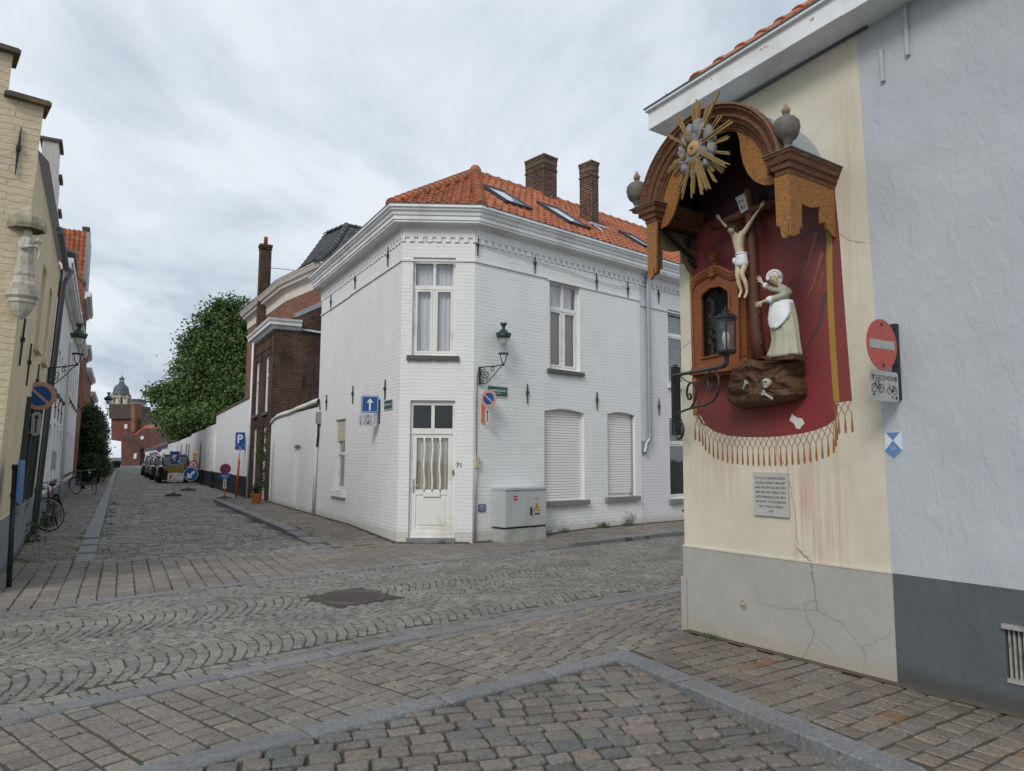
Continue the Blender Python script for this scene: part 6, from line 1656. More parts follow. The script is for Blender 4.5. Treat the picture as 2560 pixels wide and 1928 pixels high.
bike_icon(TN, u0+W_u*.27, v0+H_u*.42, W_u*.40, .030, pt); bike_icon(TN, u0+W_u*.76, v0+H_u*.36, W_u*.32, .030, pt, True)
text(TN, 'A', u0+W_u*.77, v0+H_u*.09, H_u*.13, .0305, pt, m_txt)
b = MB()
for fx_, fy_ in ((.12, .83), (.90, .80), (.12, .20), (.90, .14)): b.ball(TN(u0+W_u*fx_, v0+H_u*fy_, .030), .010, n=8, m=5)
b.build('rusty_bolt', simple('rust brown', (.10, .04, .025), .8), pt)
b = MB()
for fx_, fy_ in ((.12, .8), (.90, .78), (.5, .98), (.92, .12)): b.box(TN, u0+W_u*fx_-.0025, u0+W_u*fx_+.0025, v0+H_u*max(0.02, fy_-.55), v0+H_u*fy_, .029, .0296)
b.build('rust_run', simple('rust run', (.25, .17, .10), .8), pt)
# ---------------- heritage shield
m_blue = simple('enamel blue', (.11, .22, .42), .35, .05, 4); m_enw = simple('enamel white', (.62, .66, .70), .35, .04, 4)
sx0, sz1 = SF.px(2212, 1081); sx1, _ = SF.px(2255, 1082); _, szm = SF.px(2213, 1124); _, szb = SF.px(2236, 1146)
szm = SF.px(2213, 1126)[1]
sh_ = thing('heritage_shield', SF((sx0+sx1)/2, szb), 'small pointed blue and white enamel shield on the pale grey wall', 'wall sign')
mx_ = (sx0+sx1)/2; mz_ = (sz1+szm)/2+.005
b = MB(); b.prism(SF, [(sx0, sz1), (sx1, sz1), (sx1, szm), (mx_, szb), (sx0, szm)], .002, .010); sb = b.build('plate', m_enw, sh_)
b = MB(); b.prism(SF, [(sx0+.01, sz1-.002), (sx1-.01, sz1-.002), (mx_, mz_)], .010, .0112); b.prism(SF, [(mx_, mz_), (sx1-.002, szm), (mx_, szb+.003), (sx0+.002, szm)], .010, .0112); b.build('blue_field', m_blue, sb)
b = MB(); b.tube([SF(mx_+.014*math.cos(k*.52), (szm+mz_)/2-.02+.014*math.sin(k*.52), .0115) for k in range(12)], .0015, 4, closed=True); b.build('emblem', m_enw, sb)
# weeds peeping from behind the corner of the shrine house
# ================================================================ LEFT: CREAM HOUSE
GF = Frame(KC, (KC[0]-.755, KC[1]-.656)); L1 = Frame(WP[0], WP[1], out=(1, .6)); L2 = Frame(WP[1], WP[2], out=(1, .6)); L3 = Frame(WP[2], WP[3], out=(1, .6))
L0 = Frame(WP[0], WP[1], out=(1, .6))
for f in (GF, L0): f.lean = .040; f.leandir = Vector((.755, .656, 0))
YL = 6.42
yh = thing('cream_house', (KC[0], KC[1], 0), 'cream painted brick house with stepped gable and a Madonna on its corner, left edge', 'house')
PY = .80
m_yplinth = plaster('grey plinth paint', (.22, .245, .27), (.19, .21, .235), .3, foot=(.13, .14, .12))
b = MB()
steps = [(0, 6.0), (.38, 6.0), (.38, 6.56), (.80, 6.56), (.80, 7.1), (1.25, 7.1), (1.25, 7.65), (1.7, 7.65), (1.7, 8.2), (4, 8.2)]
poly = [(0, PY)]+steps+[(4, PY)]
b.prism(GF, poly, -.32, 0)
b.build('gable', m_yellow, yh)
wy = [(2.55, 3.35, .88, 2.45), (4.35, 5.15, .88, 2.45)]
wy2 = [(2.6, 3.3, 3.3, 4.6), (4.4, 5.1, 3.3, 4.6)]
b = MB(); wall(b, L0, .0, YL, PY, 5.35, wy+wy2, .12); b.build('wall', m_yellow2, yh)
b = MB(); wall(b, L0.shift(o=.015), -.0, YL, -.15, PY, (), .1); b.box(GF, 0, 4, -.15, PY, -.3, .018); b.build('plinth', m_yplinth, yh)
b = MB()
for i in range(0, len(steps)-1, 2):
    b = MB(); (xa_, za_), (xb_, _) = steps[i], steps[i+1]; b.box(GF, xa_-.07, xb_+.04, za_, za_+.05, -.38, .09); b.box(GF, xa_-.05, xb_, za_+.05, za_+.075, -.35, .06); b.build('coping', m_capstone, yh)
m_green = simple('dark green paint', (.025, .045, .04), .4, .2, 6)
for w_ in wy:
    window(L0, *w_, yh, o=-.05, fw=.06, trans=.3, mull=True, frame=m_green)
    b = MB(); b.box(L0, w_[0]-.05, w_[0]+.0, w_[2]-.03, w_[3]+.05, 0, .06); b.box(L0, w_[1], w_[1]+.05, w_[2]-.03, w_[3]+.05, 0, .06); b.build('shutter_edge', m_green, yh)
    sill(L0, w_[0], w_[1], w_[2], yh, .10, .06, .08, mat=m_yplinth)
for w_ in wy2: window(L0, *w_, yh, o=-.08, trans=.3); sill(L0, w_[0], w_[1], w_[2], yh, .08, .05, .07, mat=m_yellow2)
b = MB(); b.tube([L0(3.6, 5.42, .09), L0(YL+.1, 5.42, .09)], .06, 8); b.build('gutter', m_zincdk, yh)
b = MB(); b.face([L0(.3, 5.4, .1), L0(YL, 5.4, .1), L0(YL, 9.4, -3.6), L0(.3, 9.4, -3.6)], None, (0, 0, 1)); b.build('roof', m_zincdk, yh)
anchor(GF, *[GF.px(42, 372)[0]+.20, GF.px(42, 372)[1]], yh, .62, m_iron)
for x_, y_ in ((.62, 3.10), (1.9, 2.95), (3.7, 2.85)): anchor(L0, x_, y_, yh, .62, m_iron)
b = MB(); b.tube([L0(6.48, 5.4, .2), L0(6.50, 5.1, .08), L0(6.50, .1, .08)], .045, 8); b.build('downpipe', m_zincdk, yh, smooth=True)
b = MB(); b.tube([L0(6.25, 5.35, .04), L0(6.28, .1, .04)], .016, 6); b.build('cable', m_iron, yh)
x_, y_ = GF.px(3, 1338); b = MB(); b.prism(GF, rrect(.0+.03, .17, y_-.10, y_+.09, .012), .018, .026); bp = b.build('plate', m_blue, yh); b = MB()
for i in range(3): b.box(GF, .05, .14, y_+.04-.05*i, y_+.052-.05*i, .026, .0272)
b.build('marking', m_enw, bp)
# Madonna on the corner
m_stone = plaster('weathered white stone', (.50, .48, .43), (.36, .34, .30), .6)
def stone_mat(name, c1, c2):
    t_ = NT(name); o_ = t_.tc.outputs['Object']; return t_.done(t_.mix(c1, c2, t_.ramp(t_.noise(o_, 7, 7, .7), [(.4, 0), (.65, 1)])), .85, t_.bump(t_.noise(o_, 40, 5), .5, .01), .2)
m_mad = stone_mat('weathered stone', (.56, .53, .46), (.34, .31, .25))
md = thing('madonna_statue', GF(.06, 3.6, .05), 'weathered stone Madonna holding a child on a moulded corner bracket under a stone hood', 'statue')
MC = GF(.0, 4, .06)-Vector((0, 0, 4)); zb = 3.78
b = MB(); b.lathe(MC-Vector((0, 0, .08)), [(.02, 3.34), (.06, 3.38), (.10, 3.44), (.13, 3.52), (.15, 3.54), (.15, 3.58), (.18, 3.61), (.18, 3.68), (.14, 3.69), (.135, 3.77), (.12, 3.79), (.11, zb+.08)], 10); b.build('corbel', m_mad, md)
b = MB(); hz = 4.41; b.lathe(MC-GF.n*.06, [(.19, hz-.03), (.20, hz+.02), (.185, hz+.11), (.13, hz+.19), (.05, hz+.22), (0, hz+.23)], 16, lobes=8, lamp=.07, capends=False); b.build('hood', stone_mat('mossy stone', (.42, .38, .29), (.24, .22, .15)), md, smooth=False)
b = MB(); prof = [(.105, zb), (.10, zb+.06), (.082, zb+.2), (.075, zb+.32), (.080, zb+.42), (.066, zb+.48), (.03, zb+.51)]
b.lathe(MC, prof, 30, lobes=7, lamp=.09, sy=.8, d=GF.d); b.build('robe', m_mad, md, smooth=True)
hM = head(MC+Vector((0, 0, zb+.565)), GF.n*1-GF.d*.5, Vector((0, 0, 1)), .042, m_mad, md)
b = MB(); b.ball(MC+Vector((0, 0, zb+.56))-GF.n*.012, .052, .052, .06, 12, 8); b.tube([MC+Vector((0, 0, zb+.55))-GF.n*.03, MC+Vector((0, 0, zb+.40))-GF.n*.05], [.05, .075], 10); b.build('veil', m_mad, md, smooth=True)
s_ = -GF.d
skin('child', [(MC+s_*.10+GF.n*.05+Vector((0, 0, zb+.38)), .030), (MC+s_*.11+GF.n*.06+Vector((0, 0, zb+.46)), .032), (MC+s_*.115+GF.n*.06+Vector((0, 0, zb+.50)), .014), (MC+s_*.12+GF.n*.065+Vector((0, 0, zb+.54)), .030), (MC+s_*.15+GF.n*.07+Vector((0, 0, zb+.44)), .012), (MC+s_*.06+GF.n*.10+Vector((0, 0, zb+.44)), .012), (MC+s_*.13+GF.n*.09+Vector((0, 0, zb+.30)), .018), (MC+s_*.12+GF.n*.09+Vector((0, 0, zb+.22)), .012)], [(0, 1), (1, 2), (2, 3), (1, 4), (1, 5), (0, 6), (6, 7)], m_mad, md)
skin('arm', [(MC-s_*.07+Vector((0, 0, zb+.44)), .028), (MC-s_*.06+GF.n*.07+Vector((0, 0, zb+.34)), .024), (MC+s_*.03+GF.n*.11+Vector((0, 0, zb+.37)), .018), (MC+s_*.10+GF.n*.10+Vector((0, 0, zb+.37)), .016)], [(0, 1), (1, 2), (2, 3)], m_mad, md)
# ================================================================ LEFT ROW FURTHER ALONG
def rowhouse(F, u0, u1, ze, mat, label, wins=(), name='row_house', zr=None, deep=7, roofmat=None, corn=m_trim, plinth=None, pz=.6, ends=True, sillmat=None, cd=.30, wmat=None, tiles=False, lean=False):
    h_ = thing(name, F(u0, 0, 0), label, 'house'); zr = zr or ze+3.0
    b_ = MB(); wall(b_, F, u0, u1, pz if plinth else -.1, ze, [w for w in wins], .12)
    if ends: b_.prism(Plane(F(u0+.005, 0, 0), -F.n) if True else None, [(0, -.1), (0, ze), (deep/2, zr), (deep, ze), (deep, -.1)], 0, .0) if False else None
    T_ = Plane(F(u0, 0, 0), -F.n); T_.n = F.d
    b_.prism(T_, [(0.002, -.1), (0.002, ze), (deep/2, zr), (deep, ze), (deep, -.1)], .005, .25)
    T_ = Plane(F(u1, 0, 0), -F.n); T_.n = -F.d
    b_.prism(T_, [(0.002, -.1), (0.002, ze), (deep/2, zr), (deep, ze), (deep, -.1)], .005, .25)
    b_.build('wall', mat, h_)
    if plinth:
        b_ = MB(); wall(b_, F.shift(o=.012), u0, u1, -.1, pz, [(w[0], w[1], w[2], pz) for w in wins if w[2] < pz], .1); b_.build('plinth', plinth, h_)
    if cd:
        b_ = MB(); b_.box(F, u0, u1, ze-.12, ze-.02, .003, .10); b_.box(F, u0, u1, ze-.02, ze+.10, .003, cd-.04); b_.box(F, u0, u1, ze+.10, ze+.22, .003, cd); b_.build('cornice', corn, h_)
    b_ = MB()
    if tiles:
        v_ = (-F.n*(deep/2)+Vector((0, 0, zr-ze))); sl_ = v_.length; pantiles(b_, F(u0, ze+.12, .1), F.d, v_, int((u1-u0)/.205), int(sl_/.27), lambda c: True)
    else: b_.face([F(u0, ze+.1, .15), F(u1, ze+.1, .15), F(u1, zr, -deep/2), F(u0, zr, -deep/2)], None, (0, 0, 1))
    b_.face([F(u0, ze, -deep), F(u1, ze, -deep), F(u1, zr, -deep/2), F(u0, zr, -deep/2)], None, (0, 0, 1))
    b_.build('roof', roofmat or m_tile, h_)
    for i, w in enumerate(wins):
        if w[2] < .3:
            d_ = MB(); d_.box(F, w[0]+.002, w[1]-.002, w[2], w[3]-.35, -.10, -.06); d_.box(F, w[0]+.12, w[1]-.12, w[2]+.9, w[3]-.55, -.06, -.05)
            d_.box(F, w[0]+.002, w[1]-.002, w[3]-.35, w[3]-.30, -.1, -.05); dd_ = d_.build('door', wmat or m_wood, h_)
            d_ = MB(); d_.box(F, w[0]+.002, w[1]-.002, w[3]-.30, w[3]-.002, -.09, -.08); d_.build('pane', m_panedk, dd_)
        else:
            window(F, *w[:4], h_, o=-.07, fw=.055, trans=.3, frame=wmat, glassback=.3); sill(F, w[0], w[1], w[2], h_, .08, .05, .06, mat=sillmat)
    return h_
y1_ = 9.73
wA = [(6.95, 7.75, .95, 2.55), (8.55, 9.3, .95, 2.55), (7.0, 7.75, 3.15, 4.5), (8.5, 9.2, 3.15, 4.5)]
hA = rowhouse(L1, YL, y1_, 5.3, m_white2, 'white painted house with a tall stepped gable, next to the cream house', wA, zr=6.2, plinth=m_yplinth, pz=.75, roofmat=m_tile, cd=0)
b = MB(); b.prism(L1, [(6.44, 5.25), (6.44, 8.0), (7.1, 8.0), (7.1, 7.5), (7.6, 7.5), (7.6, 6.9), (8.1, 6.9), (8.1, 6.4), (8.6, 6.4), (8.6, 5.9), (9.1, 5.9), (9.1, 5.25)], -.25, .03)
gb = b.build('stepped_gable', m_white2, hA)
b = MB()
for xa_, xb_, z_ in ((6.40, 7.15, 8.0), (7.1, 7.65, 7.5), (7.6, 8.15, 6.9), (8.1, 8.65, 6.4), (8.6, 9.15, 5.9)): b = MB(); b.box(L1, xa_, xb_, z_, z_+.06, -.3, .09); b.build('coping', m_capstone, gb)
wB = [(.9, 1.7, .1, 2.4), (2.6, 3.4, .95, 2.5), (4.1, 4.9, .95, 2.5), (5.8, 6.6, .1, 2.4), (.9, 1.7, 3.3, 4.5), (2.6, 3.4, 3.3, 4.5), (4.2, 5.0, 3.3, 4.5), (5.8, 6.6, 3.3, 4.5)]
m_bdoor = simple('pale blue paint', (.30, .40, .50), .5, .1)
hB = rowhouse(L2, 0.0, 8, 6.2, m_white, 'white brick house with a dark dormer, beyond the stepped white gable', wB, plinth=m_yplinth, pz=.7, zr=7.4, tiles=True)
rowhouse(L2, 8.02, 19.5, 6.3, m_white, 'long white brick house with boxed cornice, before the tall red brick house', [(8.9+i*2.1, 9.8+i*2.1, z_, z_+1.6) for i in range(5) for z_ in (.95, 3.7)], plinth=m_yplinth, pz=.7, zr=7.4)
b = MB(); b.box(L2, 3.2, 5.2, 6.3, 7.3, -1.3, -.05); dm = b.build('dormer', m_zincdk, hB)
b = MB(); b.prism(Plane(L2(3.1, 0, .0), -L2.n), [(-.20, 7.3), (1.5, 7.6), (1.5, 7.66), (-.22, 7.38)], 0, 2.2 if L2.d.dot(Plane(L2(0, 0, 0), -L2.n).n) > 0 else -1.6); b.build('roof', m_zincdk, dm)
for (x_, y_) in ((1.25+1, 2.9), (3.8, 2.9), (5.4, 2.9)): anchor(L2, x_, y_, hB, .55)
b = MB(); b.box(L2, 2.45, 2.8, 1.25, 1.75, 0, .10); b.build('meter_box', m_gsign, hB)
b = MB(); b.tube([L2(7.15, 5.3, .08), L2(7.15, .1, .08)], .05, 8); b.build('downpipe', m_white2, hB, smooth=True)
wC_ = [(x, x+.95, z_, z_+t_) for x in (20.2, 22.2, 24.4) for z_, t_ in ((.95, 1.9), (4.2, 2.0), (7.0, 1.5))]
hC_ = rowhouse(L2, 19.52, 26, 9.3, m_red, 'tall red brick house with orange tiled roof and grey zinc dormers', wC_, zr=10.2, deep=8, plinth=m_bluestone, pz=.7, tiles=True)
T_ = Plane(L2(19.5, 0, 0), -L2.n); T_.n = -L2.d; b = MB(); b.prism(T_, [(0, 9.0), (0, 9.8), (4, 14.2), (4, 9)], -.25, 0); b.build('gable', m_red, hC_)
b = MB(); b.prism(T_, [(-.02, 9.8), (4, 14.22), (4, 14.36), (-.05, 9.95)], -.3, .06); b.build('coping', m_capstone, hC_)
b = MB(); v_ = L2.d*.9+Vector((0, 0, 3.2)); pantiles(b, L2(20.0, 9.7, -.1), -L2.n, v_, 20, 12, lambda c: True); b.build('side_roof', m_tile, hC_)
for x_ in (23.0, 24.9):
    b = MB(); b.box(L2, x_, x_+1.0, 9.3, 13.4, -.45, -.0); dm = b.build('dormer', m_zinc, hC_)
    b = MB(); b.box(L2, x_+.1, x_+.8, 13.4, 13.7, -.4, -.05); b.build('cap', m_chim, dm); 
m_dkred = m_brown2
specs = [(26.0, 32.1, 7.6, m_red, 'dull red brick house with a pale boxed cornice, behind the ivy', m_trim)]
for u0, u1, ze, mt, lb, cn in specs:
    W_s = [(x, x+.9, z_, z_+1.7) for x in (u0+.8, u0+2.6, u1-1.8) for z_ in (.95, 3.4)]
    rowhouse(L2, u0, u1, ze, mt, lb, W_s, corn=cn, zr=ze+2.6)
specs = [(0, 9, 7.0, m_brown2, 'brick house with heavy white cornice halfway down the left street'), (9, 18, 6.2, m_brown, 'dark brick house standing behind the far wall lanterns'), (18, 30, 5.6, m_redfar, 'long brick house in the far left row'), (30, 44, 4.8, m_whitefar, 'long low white house near the far end of the left row'), (44, 60, 5.4, m_redfar, 'brick house next to last in the left row'), (60, 101, 5.0, m_whitefar, 'white house with blue-grey door, last in the left row')]
for u0, u1, ze, mt, lb in specs:
    n_ = int((u1-u0)/2.4); W_s = [(u0+.7+i*2.4, u0+1.6+i*2.4, z_, z_+1.5) for i in range(n_) for z_ in (.95, 3.1) if z_+1.5 < ze]
    rowhouse(L3, u0, u1, ze, mt, lb, W_s, zr=ze+2.6, corn=m_trim)

# ================================================================ RIGHT SIDE OF THE LEFT STREET
gw = thing('garden_wall', FL(6.32, 0), 'low white painted brick wall with a rounded coping and narrow door, beside the corner house', 'wall')
FG = FL.shift(o=-.01)
dx0, dx1 = sorted((FL.px(749, 1190)[0], FL.px(731, 1190)[0]))
print('DOOR', dx0, dx1)
b = MB(); wall(b, FG, 6.30, 12.94, -.1, 2.98, [(dx0, dx1, .03, 2.0, .06)], .16)
b.box(FG, 6.32, 12.94, -.1, 2.98, -.34, -.30); b.box(FG, 12.9, 12.935, -.1, 2.98, -.33, -.001); b.build('wall', m_white, gw)
b = MB(); n_ = 26
for i in range(n_):
    xa_, xb_ = 6.34+(12.94-6.34)*i/n_, 6.34+(12.94-6.34)*(i+1)/n_
    def hz(x): return 2.96+.14*math.exp(-((x-6.3)/3.2)**2)-.16*math.exp(-((x-12.94)/.5)**2)+.008*math.sin(x*3)
    A_ = [(.05, hz(xa_)-.02), (.06, hz(xa_)+.05), (-.02, hz(xa_)+.13), (-.15, hz(xa_)+.17), (-.30, hz(xa_)+.13), (-.36, hz(xa_)-.02)]; B_ = [(.05, hz(xb_)-.02), (.06, hz(xb_)+.05), (-.02, hz(xb_)+.13), (-.15, hz(xb_)+.17), (-.30, hz(xb_)+.13), (-.36, hz(xb_)-.02)]
    for k in range(6): j_ = (k+1) % 6; b.face([FG(xa_, A_[k][1], A_[k][0]), FG(xb_, B_[k][1], B_[k][0]), FG(xb_, B_[j_][1], B_[j_][0]), FG(xa_, A_[j_][1], A_[j_][0])], [(xa_, k*.1), (xb_, k*.1), (xb_, k*.1+.1), (xa_, k*.1+.1)])
b.face([FG(12.94, z_, o_) for o_, z_ in B_]); b.build('coping', simple('cream painted coping', (.66, .64, .57), .7, .08, 3, .3, 12, dirt=(.40, .38, .32)), gw, fixn=True, merge=.001, smooth=True)
b = MB(); b.box(FG, dx0+.002, dx1-.002, .03, 2.0, -.15, -.12)
for i in range(1, 5): b.box(FG, dx0+(dx1-dx0)*i/5-.004, dx0+(dx1-dx0)*i/5+.004, .03, 1.95, -.12, -.118)
dg_ = b.build('door', m_wood, gw); b = MB(); b.ball(FG(dx0+.10, 1.02, -.09), .028, n=10, m=6); b.build('door_handle', m_trim, dg_)
# brown brick house with the lower front
bh = thing('brown_brick_house', FL(12.94, 0), 'dark brown brick house with white cornice and tall sash windows, beyond the low white wall', 'house')
BU1 = 17.45
wb_ = [(13.75, 14.55, .10, 2.75), (15.75, 16.55, .10, 2.75), (13.75, 14.55, 3.25, 5.35), (15.75, 16.55, 3.25, 5.35)]
b = MB(); wall(b, FL, 12.94, BU1, -.1, 6.2, wb_, .16)
for i in range(28): b.box(FL, 12.96+i*.16, 13.04+i*.16, 5.98, 6.12, .002, .03)
b.box(FL, 12.94, BU1, 5.60, 5.64, .002, .025); b.box(FL, 12.94, 13.35, -.1, 5.98, .002, .022)
TB = Plane(FL(12.94, 0, 0), -FL.n); TB.n = FL.d*-1
b.prism(TB, [(0.001, -.1), (0.001, 6.2), (.35, 6.45), (2.3, 7.55), (3.2, 7.75), (6, 7.75), (6, -.1)], -.3, 0)
b.build('wall', m_brown, bh)
b = MB(); b.prism(TB, [(.75, 6.66), (2.3, 7.52), (3.25, 7.72), (3.25, 7.90), (2.25, 7.70), (.72, 6.82)], -.32, .03); b.build('parapet_flashing', m_zinc, bh)
b = MB(); b.box(FL, 12.94, BU1, 6.2, 6.5, -5, -4.9); b.face([FL(12.94, 6.3, .1), FL(BU1, 6.3, .1), FL(BU1, 7.5, -2.6), FL(12.94, 7.5, -2.6)], None, (0, 0, 1)); b.build('roof', m_zincdk, bh)
pa, pb = FL(BU1, 0), FL(12.94, 0); pe = TB(.9, 0)
b = MB(); cp = [(0, 6.16), (.05, 6.18), (.10, 6.28), (.20, 6.30), (.21, 6.42), (.25, 6.44), (.28, 6.52), (0, 6.54)]
b.sweep(cp, [(pa.x, pa.y), (pb.x, pb.y), (pe.x, pe.y)], [FL.n, mitre(FL.n, TB.n), TB.n]); b.build('cornice', m_trim, bh, fixn=True)
b = MB(); b.tube([TB(.9, 6.22, .06), TB(5.2, 5.85, .06)], .05, 8); b.build('drainpipe', m_zinc, bh, smooth=True)
x_, y_ = onplane(758, 950, TB.A, TB.n).dot(TB.d)-TB.A.dot(TB.d), onplane(758, 950, TB.A, TB.n).z; anchor(TB, x_, y_, bh, .6, m_iron)
for w_ in wb_:
    window(FL, *w_[:4], bh, o=-.06, fw=.07, trans=.34, mull=False, curt=(w_[2] > 3)); 
    if w_[2] > 3: sill(FL, w_[0], w_[1], w_[2], bh, .10, .08, .08)
for x_ in (13.5, 15.2): anchor(FL, x_, 5.45, bh, .4, m_iron)
b = MB(); b.tube([FL(16.9, 6.2, .08), FL(16.9, .05, .08)], .05, 8); b.build('downpipe', m_trim, bh, smooth=True)
cpt = FL.px(655, 700, -.9)
chx = cpt[0]; b = MB(); zct = far(655, 613, FL(chx, 0, -.9).y).z; b.box(FL, chx-.21, chx+.21, 6.0, zct, -1.25, -.75); b.box(FL, chx-.25, chx+.25, zct-.12, zct+.0, -1.29, -.71); b.box(FL, chx-.26, chx+.26, zct-.22, zct-.17, -1.27, -.73); ch_ = b.build('chimney', m_brown, bh)
b = MB(); b.lathe(FL(chx, zct, -1.0), [(.10, 0), (.085, .35), (.095, .36), (.095, .40)], 12); b.build('chimney_pot', simple('orange clay', (.42, .12, .05), .7), ch_, smooth=True)
# taller block behind with slate-coloured hipped roof
tb_ = thing('hip_roof_house', (-9.5, 30.5, 0), 'tall orange brick house with white frieze and dark tiled hip roof behind the brown house', 'house')
pA, pB, pC = far(600, 742, 36.5), far(691, 699, 29.7), far(789, 649, 26.7)
pD = pC+Vector((3.8, 1.2, 0))
Pth = [(p.x, p.y) for p in (pA, pB, pC, pD)]
fr = [Frame(Pth[i], Pth[i+1], out=(-.3, -1)) for i in range(3)]
for f in fr:
    mid = Vector((-6, 33, 0)); 
    if f.n.dot(mid-f.A) > 0: f.n = -f.n
zc = 8.6
outs3 = [fr[0].n, mitre(fr[0].n, fr[1].n), mitre(fr[1].n, fr[2].n), fr[2].n]
inn3 = [(p[0]-o_.x*.45, p[1]-o_.y*.45) for p, o_ in zip(Pth, outs3)]
b = MB()
for i in range(3): F_ = Frame(inn3[i], inn3[i+1], out=(0, -1)); F_.n = fr[i].n; L_ = (Vector(inn3[i+1])-Vector(inn3[i])).length; q = [(0, -.1), (L_, -.1), (L_, zc), (0, zc)]; b.face([F_(x, y) for x, y in q], q, F_.n)
b.build('wall', m_brown2, tb_)
b = MB(); b.sweep([(0, 8.18), (.03, 8.2), (.04, 8.55), (.08, 8.6), (.10, 8.66), (.26, 8.69), (.28, 8.79), (.36, 8.83), (.42, 8.95), (.46, 9.0), (.45, 9.03), (0, 9.06)], inn3, outs3); b.build('cornice', simple('cream cornice', (.66, .61, .53), .6, .06, 2), tb_, fixn=True)
apx = far(866, 563, 30.5)
em = [Vector((p[0]+o_.x*0, p[1]+o_.y*0, 9.03)) for p, o_ in zip(Pth, outs3)]
rid2 = far(812, 586, 32.3); rid3 = apx+Vector((5, 3, -.2))
b = MB()
def hip(mb, base_a, base_b, top_a, top_b, rows_, bell=.35, step=.026):
    base_a, base_b, top_a, top_b = map(Vector, (base_a, base_b, top_a, top_b)); n_ = ((base_b-base_a).cross(top_a-base_a)).normalized(); n_ = n_ if n_.z > 0 else -n_
    for r_ in range(rows_):
        f0, f1 = r_/rows_, (r_+1)/rows_
        g = lambda f: -bell*math.sin(math.pi*f)*(1-f*.3)
        a0_, b0_ = base_a.lerp(top_a, f0)+n_*g(f0), base_b.lerp(top_b, f0)+n_*g(f0); a1, b1 = base_a.lerp(top_a, f1)+n_*g(f1), base_b.lerp(top_b, f1)+n_*g(f1)
        L_ = (b0_-a0_).length; m_ = max(1, int(L_/.28))
        for k in range(m_):
            mb.cr = random.uniform(.02, .98); t0, t1 = k/m_, (k+.96)/m_; P_ = [a0_.lerp(b0_, t0)+n_*step*1.6, a0_.lerp(b0_, t1)+n_*step, a1.lerp(b1, t1), a1.lerp(b1, t0)+n_*step*.5]
            mb.face(P_, None, n_); mb.face([P_[0], P_[1], P_[1]-n_*.05, P_[0]-n_*.05])
hip(b, em[0], em[1], rid2, apx, 26, .5); hip(b, em[1], em[2], apx, apx, 24, .30); hip(b, em[2], em[3], apx, rid3, 22, .25)
r_ = b.build('roof', m_slate, tb_)
b = MB(); pts = [em[2].lerp(apx, i/14)+Vector((0, 0, -.22*math.sin(math.pi*i/14))) for i in range(15)]
for i in range(14): ridgetiles(b, pts[i], pts[i+1], .13, .6)
ridgetiles(b, apx, rid3, .12, .4); ridgetiles(b, apx, rid2, .12, .4); b.build('ridge_tiles', m_slate, r_)
b = MB(); b.tube([far(668, 669, 28), far(735, 676, 30)], .012, 4); b.build('stay_wire', m_iron, tb_)
# long white garden wall with a black foot
lw_ = thing('boundary_wall', FL(17.45, 0), 'long high white painted brick wall with a black base running down the left street', 'wall')
m_blk = painted_brick('black painted brick', (.018, .020, .024), (.05, .05, .05), strength=.5)
segs = [(17.46, 28.4, 4.05, 3.88), (28.4, 33.5, 3.42, 3.36), (33.5, 42, 3.30, 3.22), (42, 52, 3.12, 3.0), (52, 66, 2.95, 2.9), (66, 82, 2.75, 2.7)]
b = MB(); k = 0
for xa_, xb_, za_, zb2 in segs:
    oo = -.03 if k % 2 else 0.0; b.prism(FL, [(xa_, .84), (xb_, .84), (xb_, zb2), (xa_, za_)], -.3+oo, oo); k += 1
b.box(FL, 28.15, 28.5, .84, 3.0, 0, .10)
b.build('wall', m_whitefar, lw_)
b = MB(); b.box(FL, 17.46, 82, -.15, .84, -.3, .02)
for x_ in (28.3, 33.5): b.box(FL, x_-.15, x_+.2, -.1, .88, .02, .14)
b.build('plinth', m_blk, lw_)
b = MB(); b.prism(FL, [(17.5, 4.05), (28.42, 3.88), (28.42, 3.96), (17.5, 4.13)], -.36, .05); b.build('coping', m_capstone, lw_)
for i, x_ in enumerate((29.6, 30.4, 31.6, 32.6)):
    for z_ in (2.55, 2.05): b = MB(); b.box(FL, x_-.03, x_+.03, z_-.20, z_+.18, -.02, .05); b.build('wall_anchor', m_white2, lw_)
b = MB(); b.prism(FL, [(35.2, .9), (36.1, .9), (36.1, 2.2), (35.9, 2.55), (35.65, 2.65), (35.4, 2.55), (35.2, 2.2)], -.02, .012); b.build('door', simple('grey door', (.20, .21, .22), .6, .1), lw_)
for x_ in (43.5, 45.5, 50, 54): b = MB(); b.box(FL, x_, x_+.12, .9, 2.6, -.02, .03); b.build('downpipe', m_zincdk, lw_)
lh = rowhouse(FL, 66.5, 120, 2.7, m_whitefar, 'low white outbuildings at the far end of the boundary wall', [(70+i*4, 70.8+i*4, 1.0, 2.0) for i in range(8)], name='outbuilding', zr=4.0, deep=5, roofmat=m_slate, corn=m_zincdk, cd=.2)
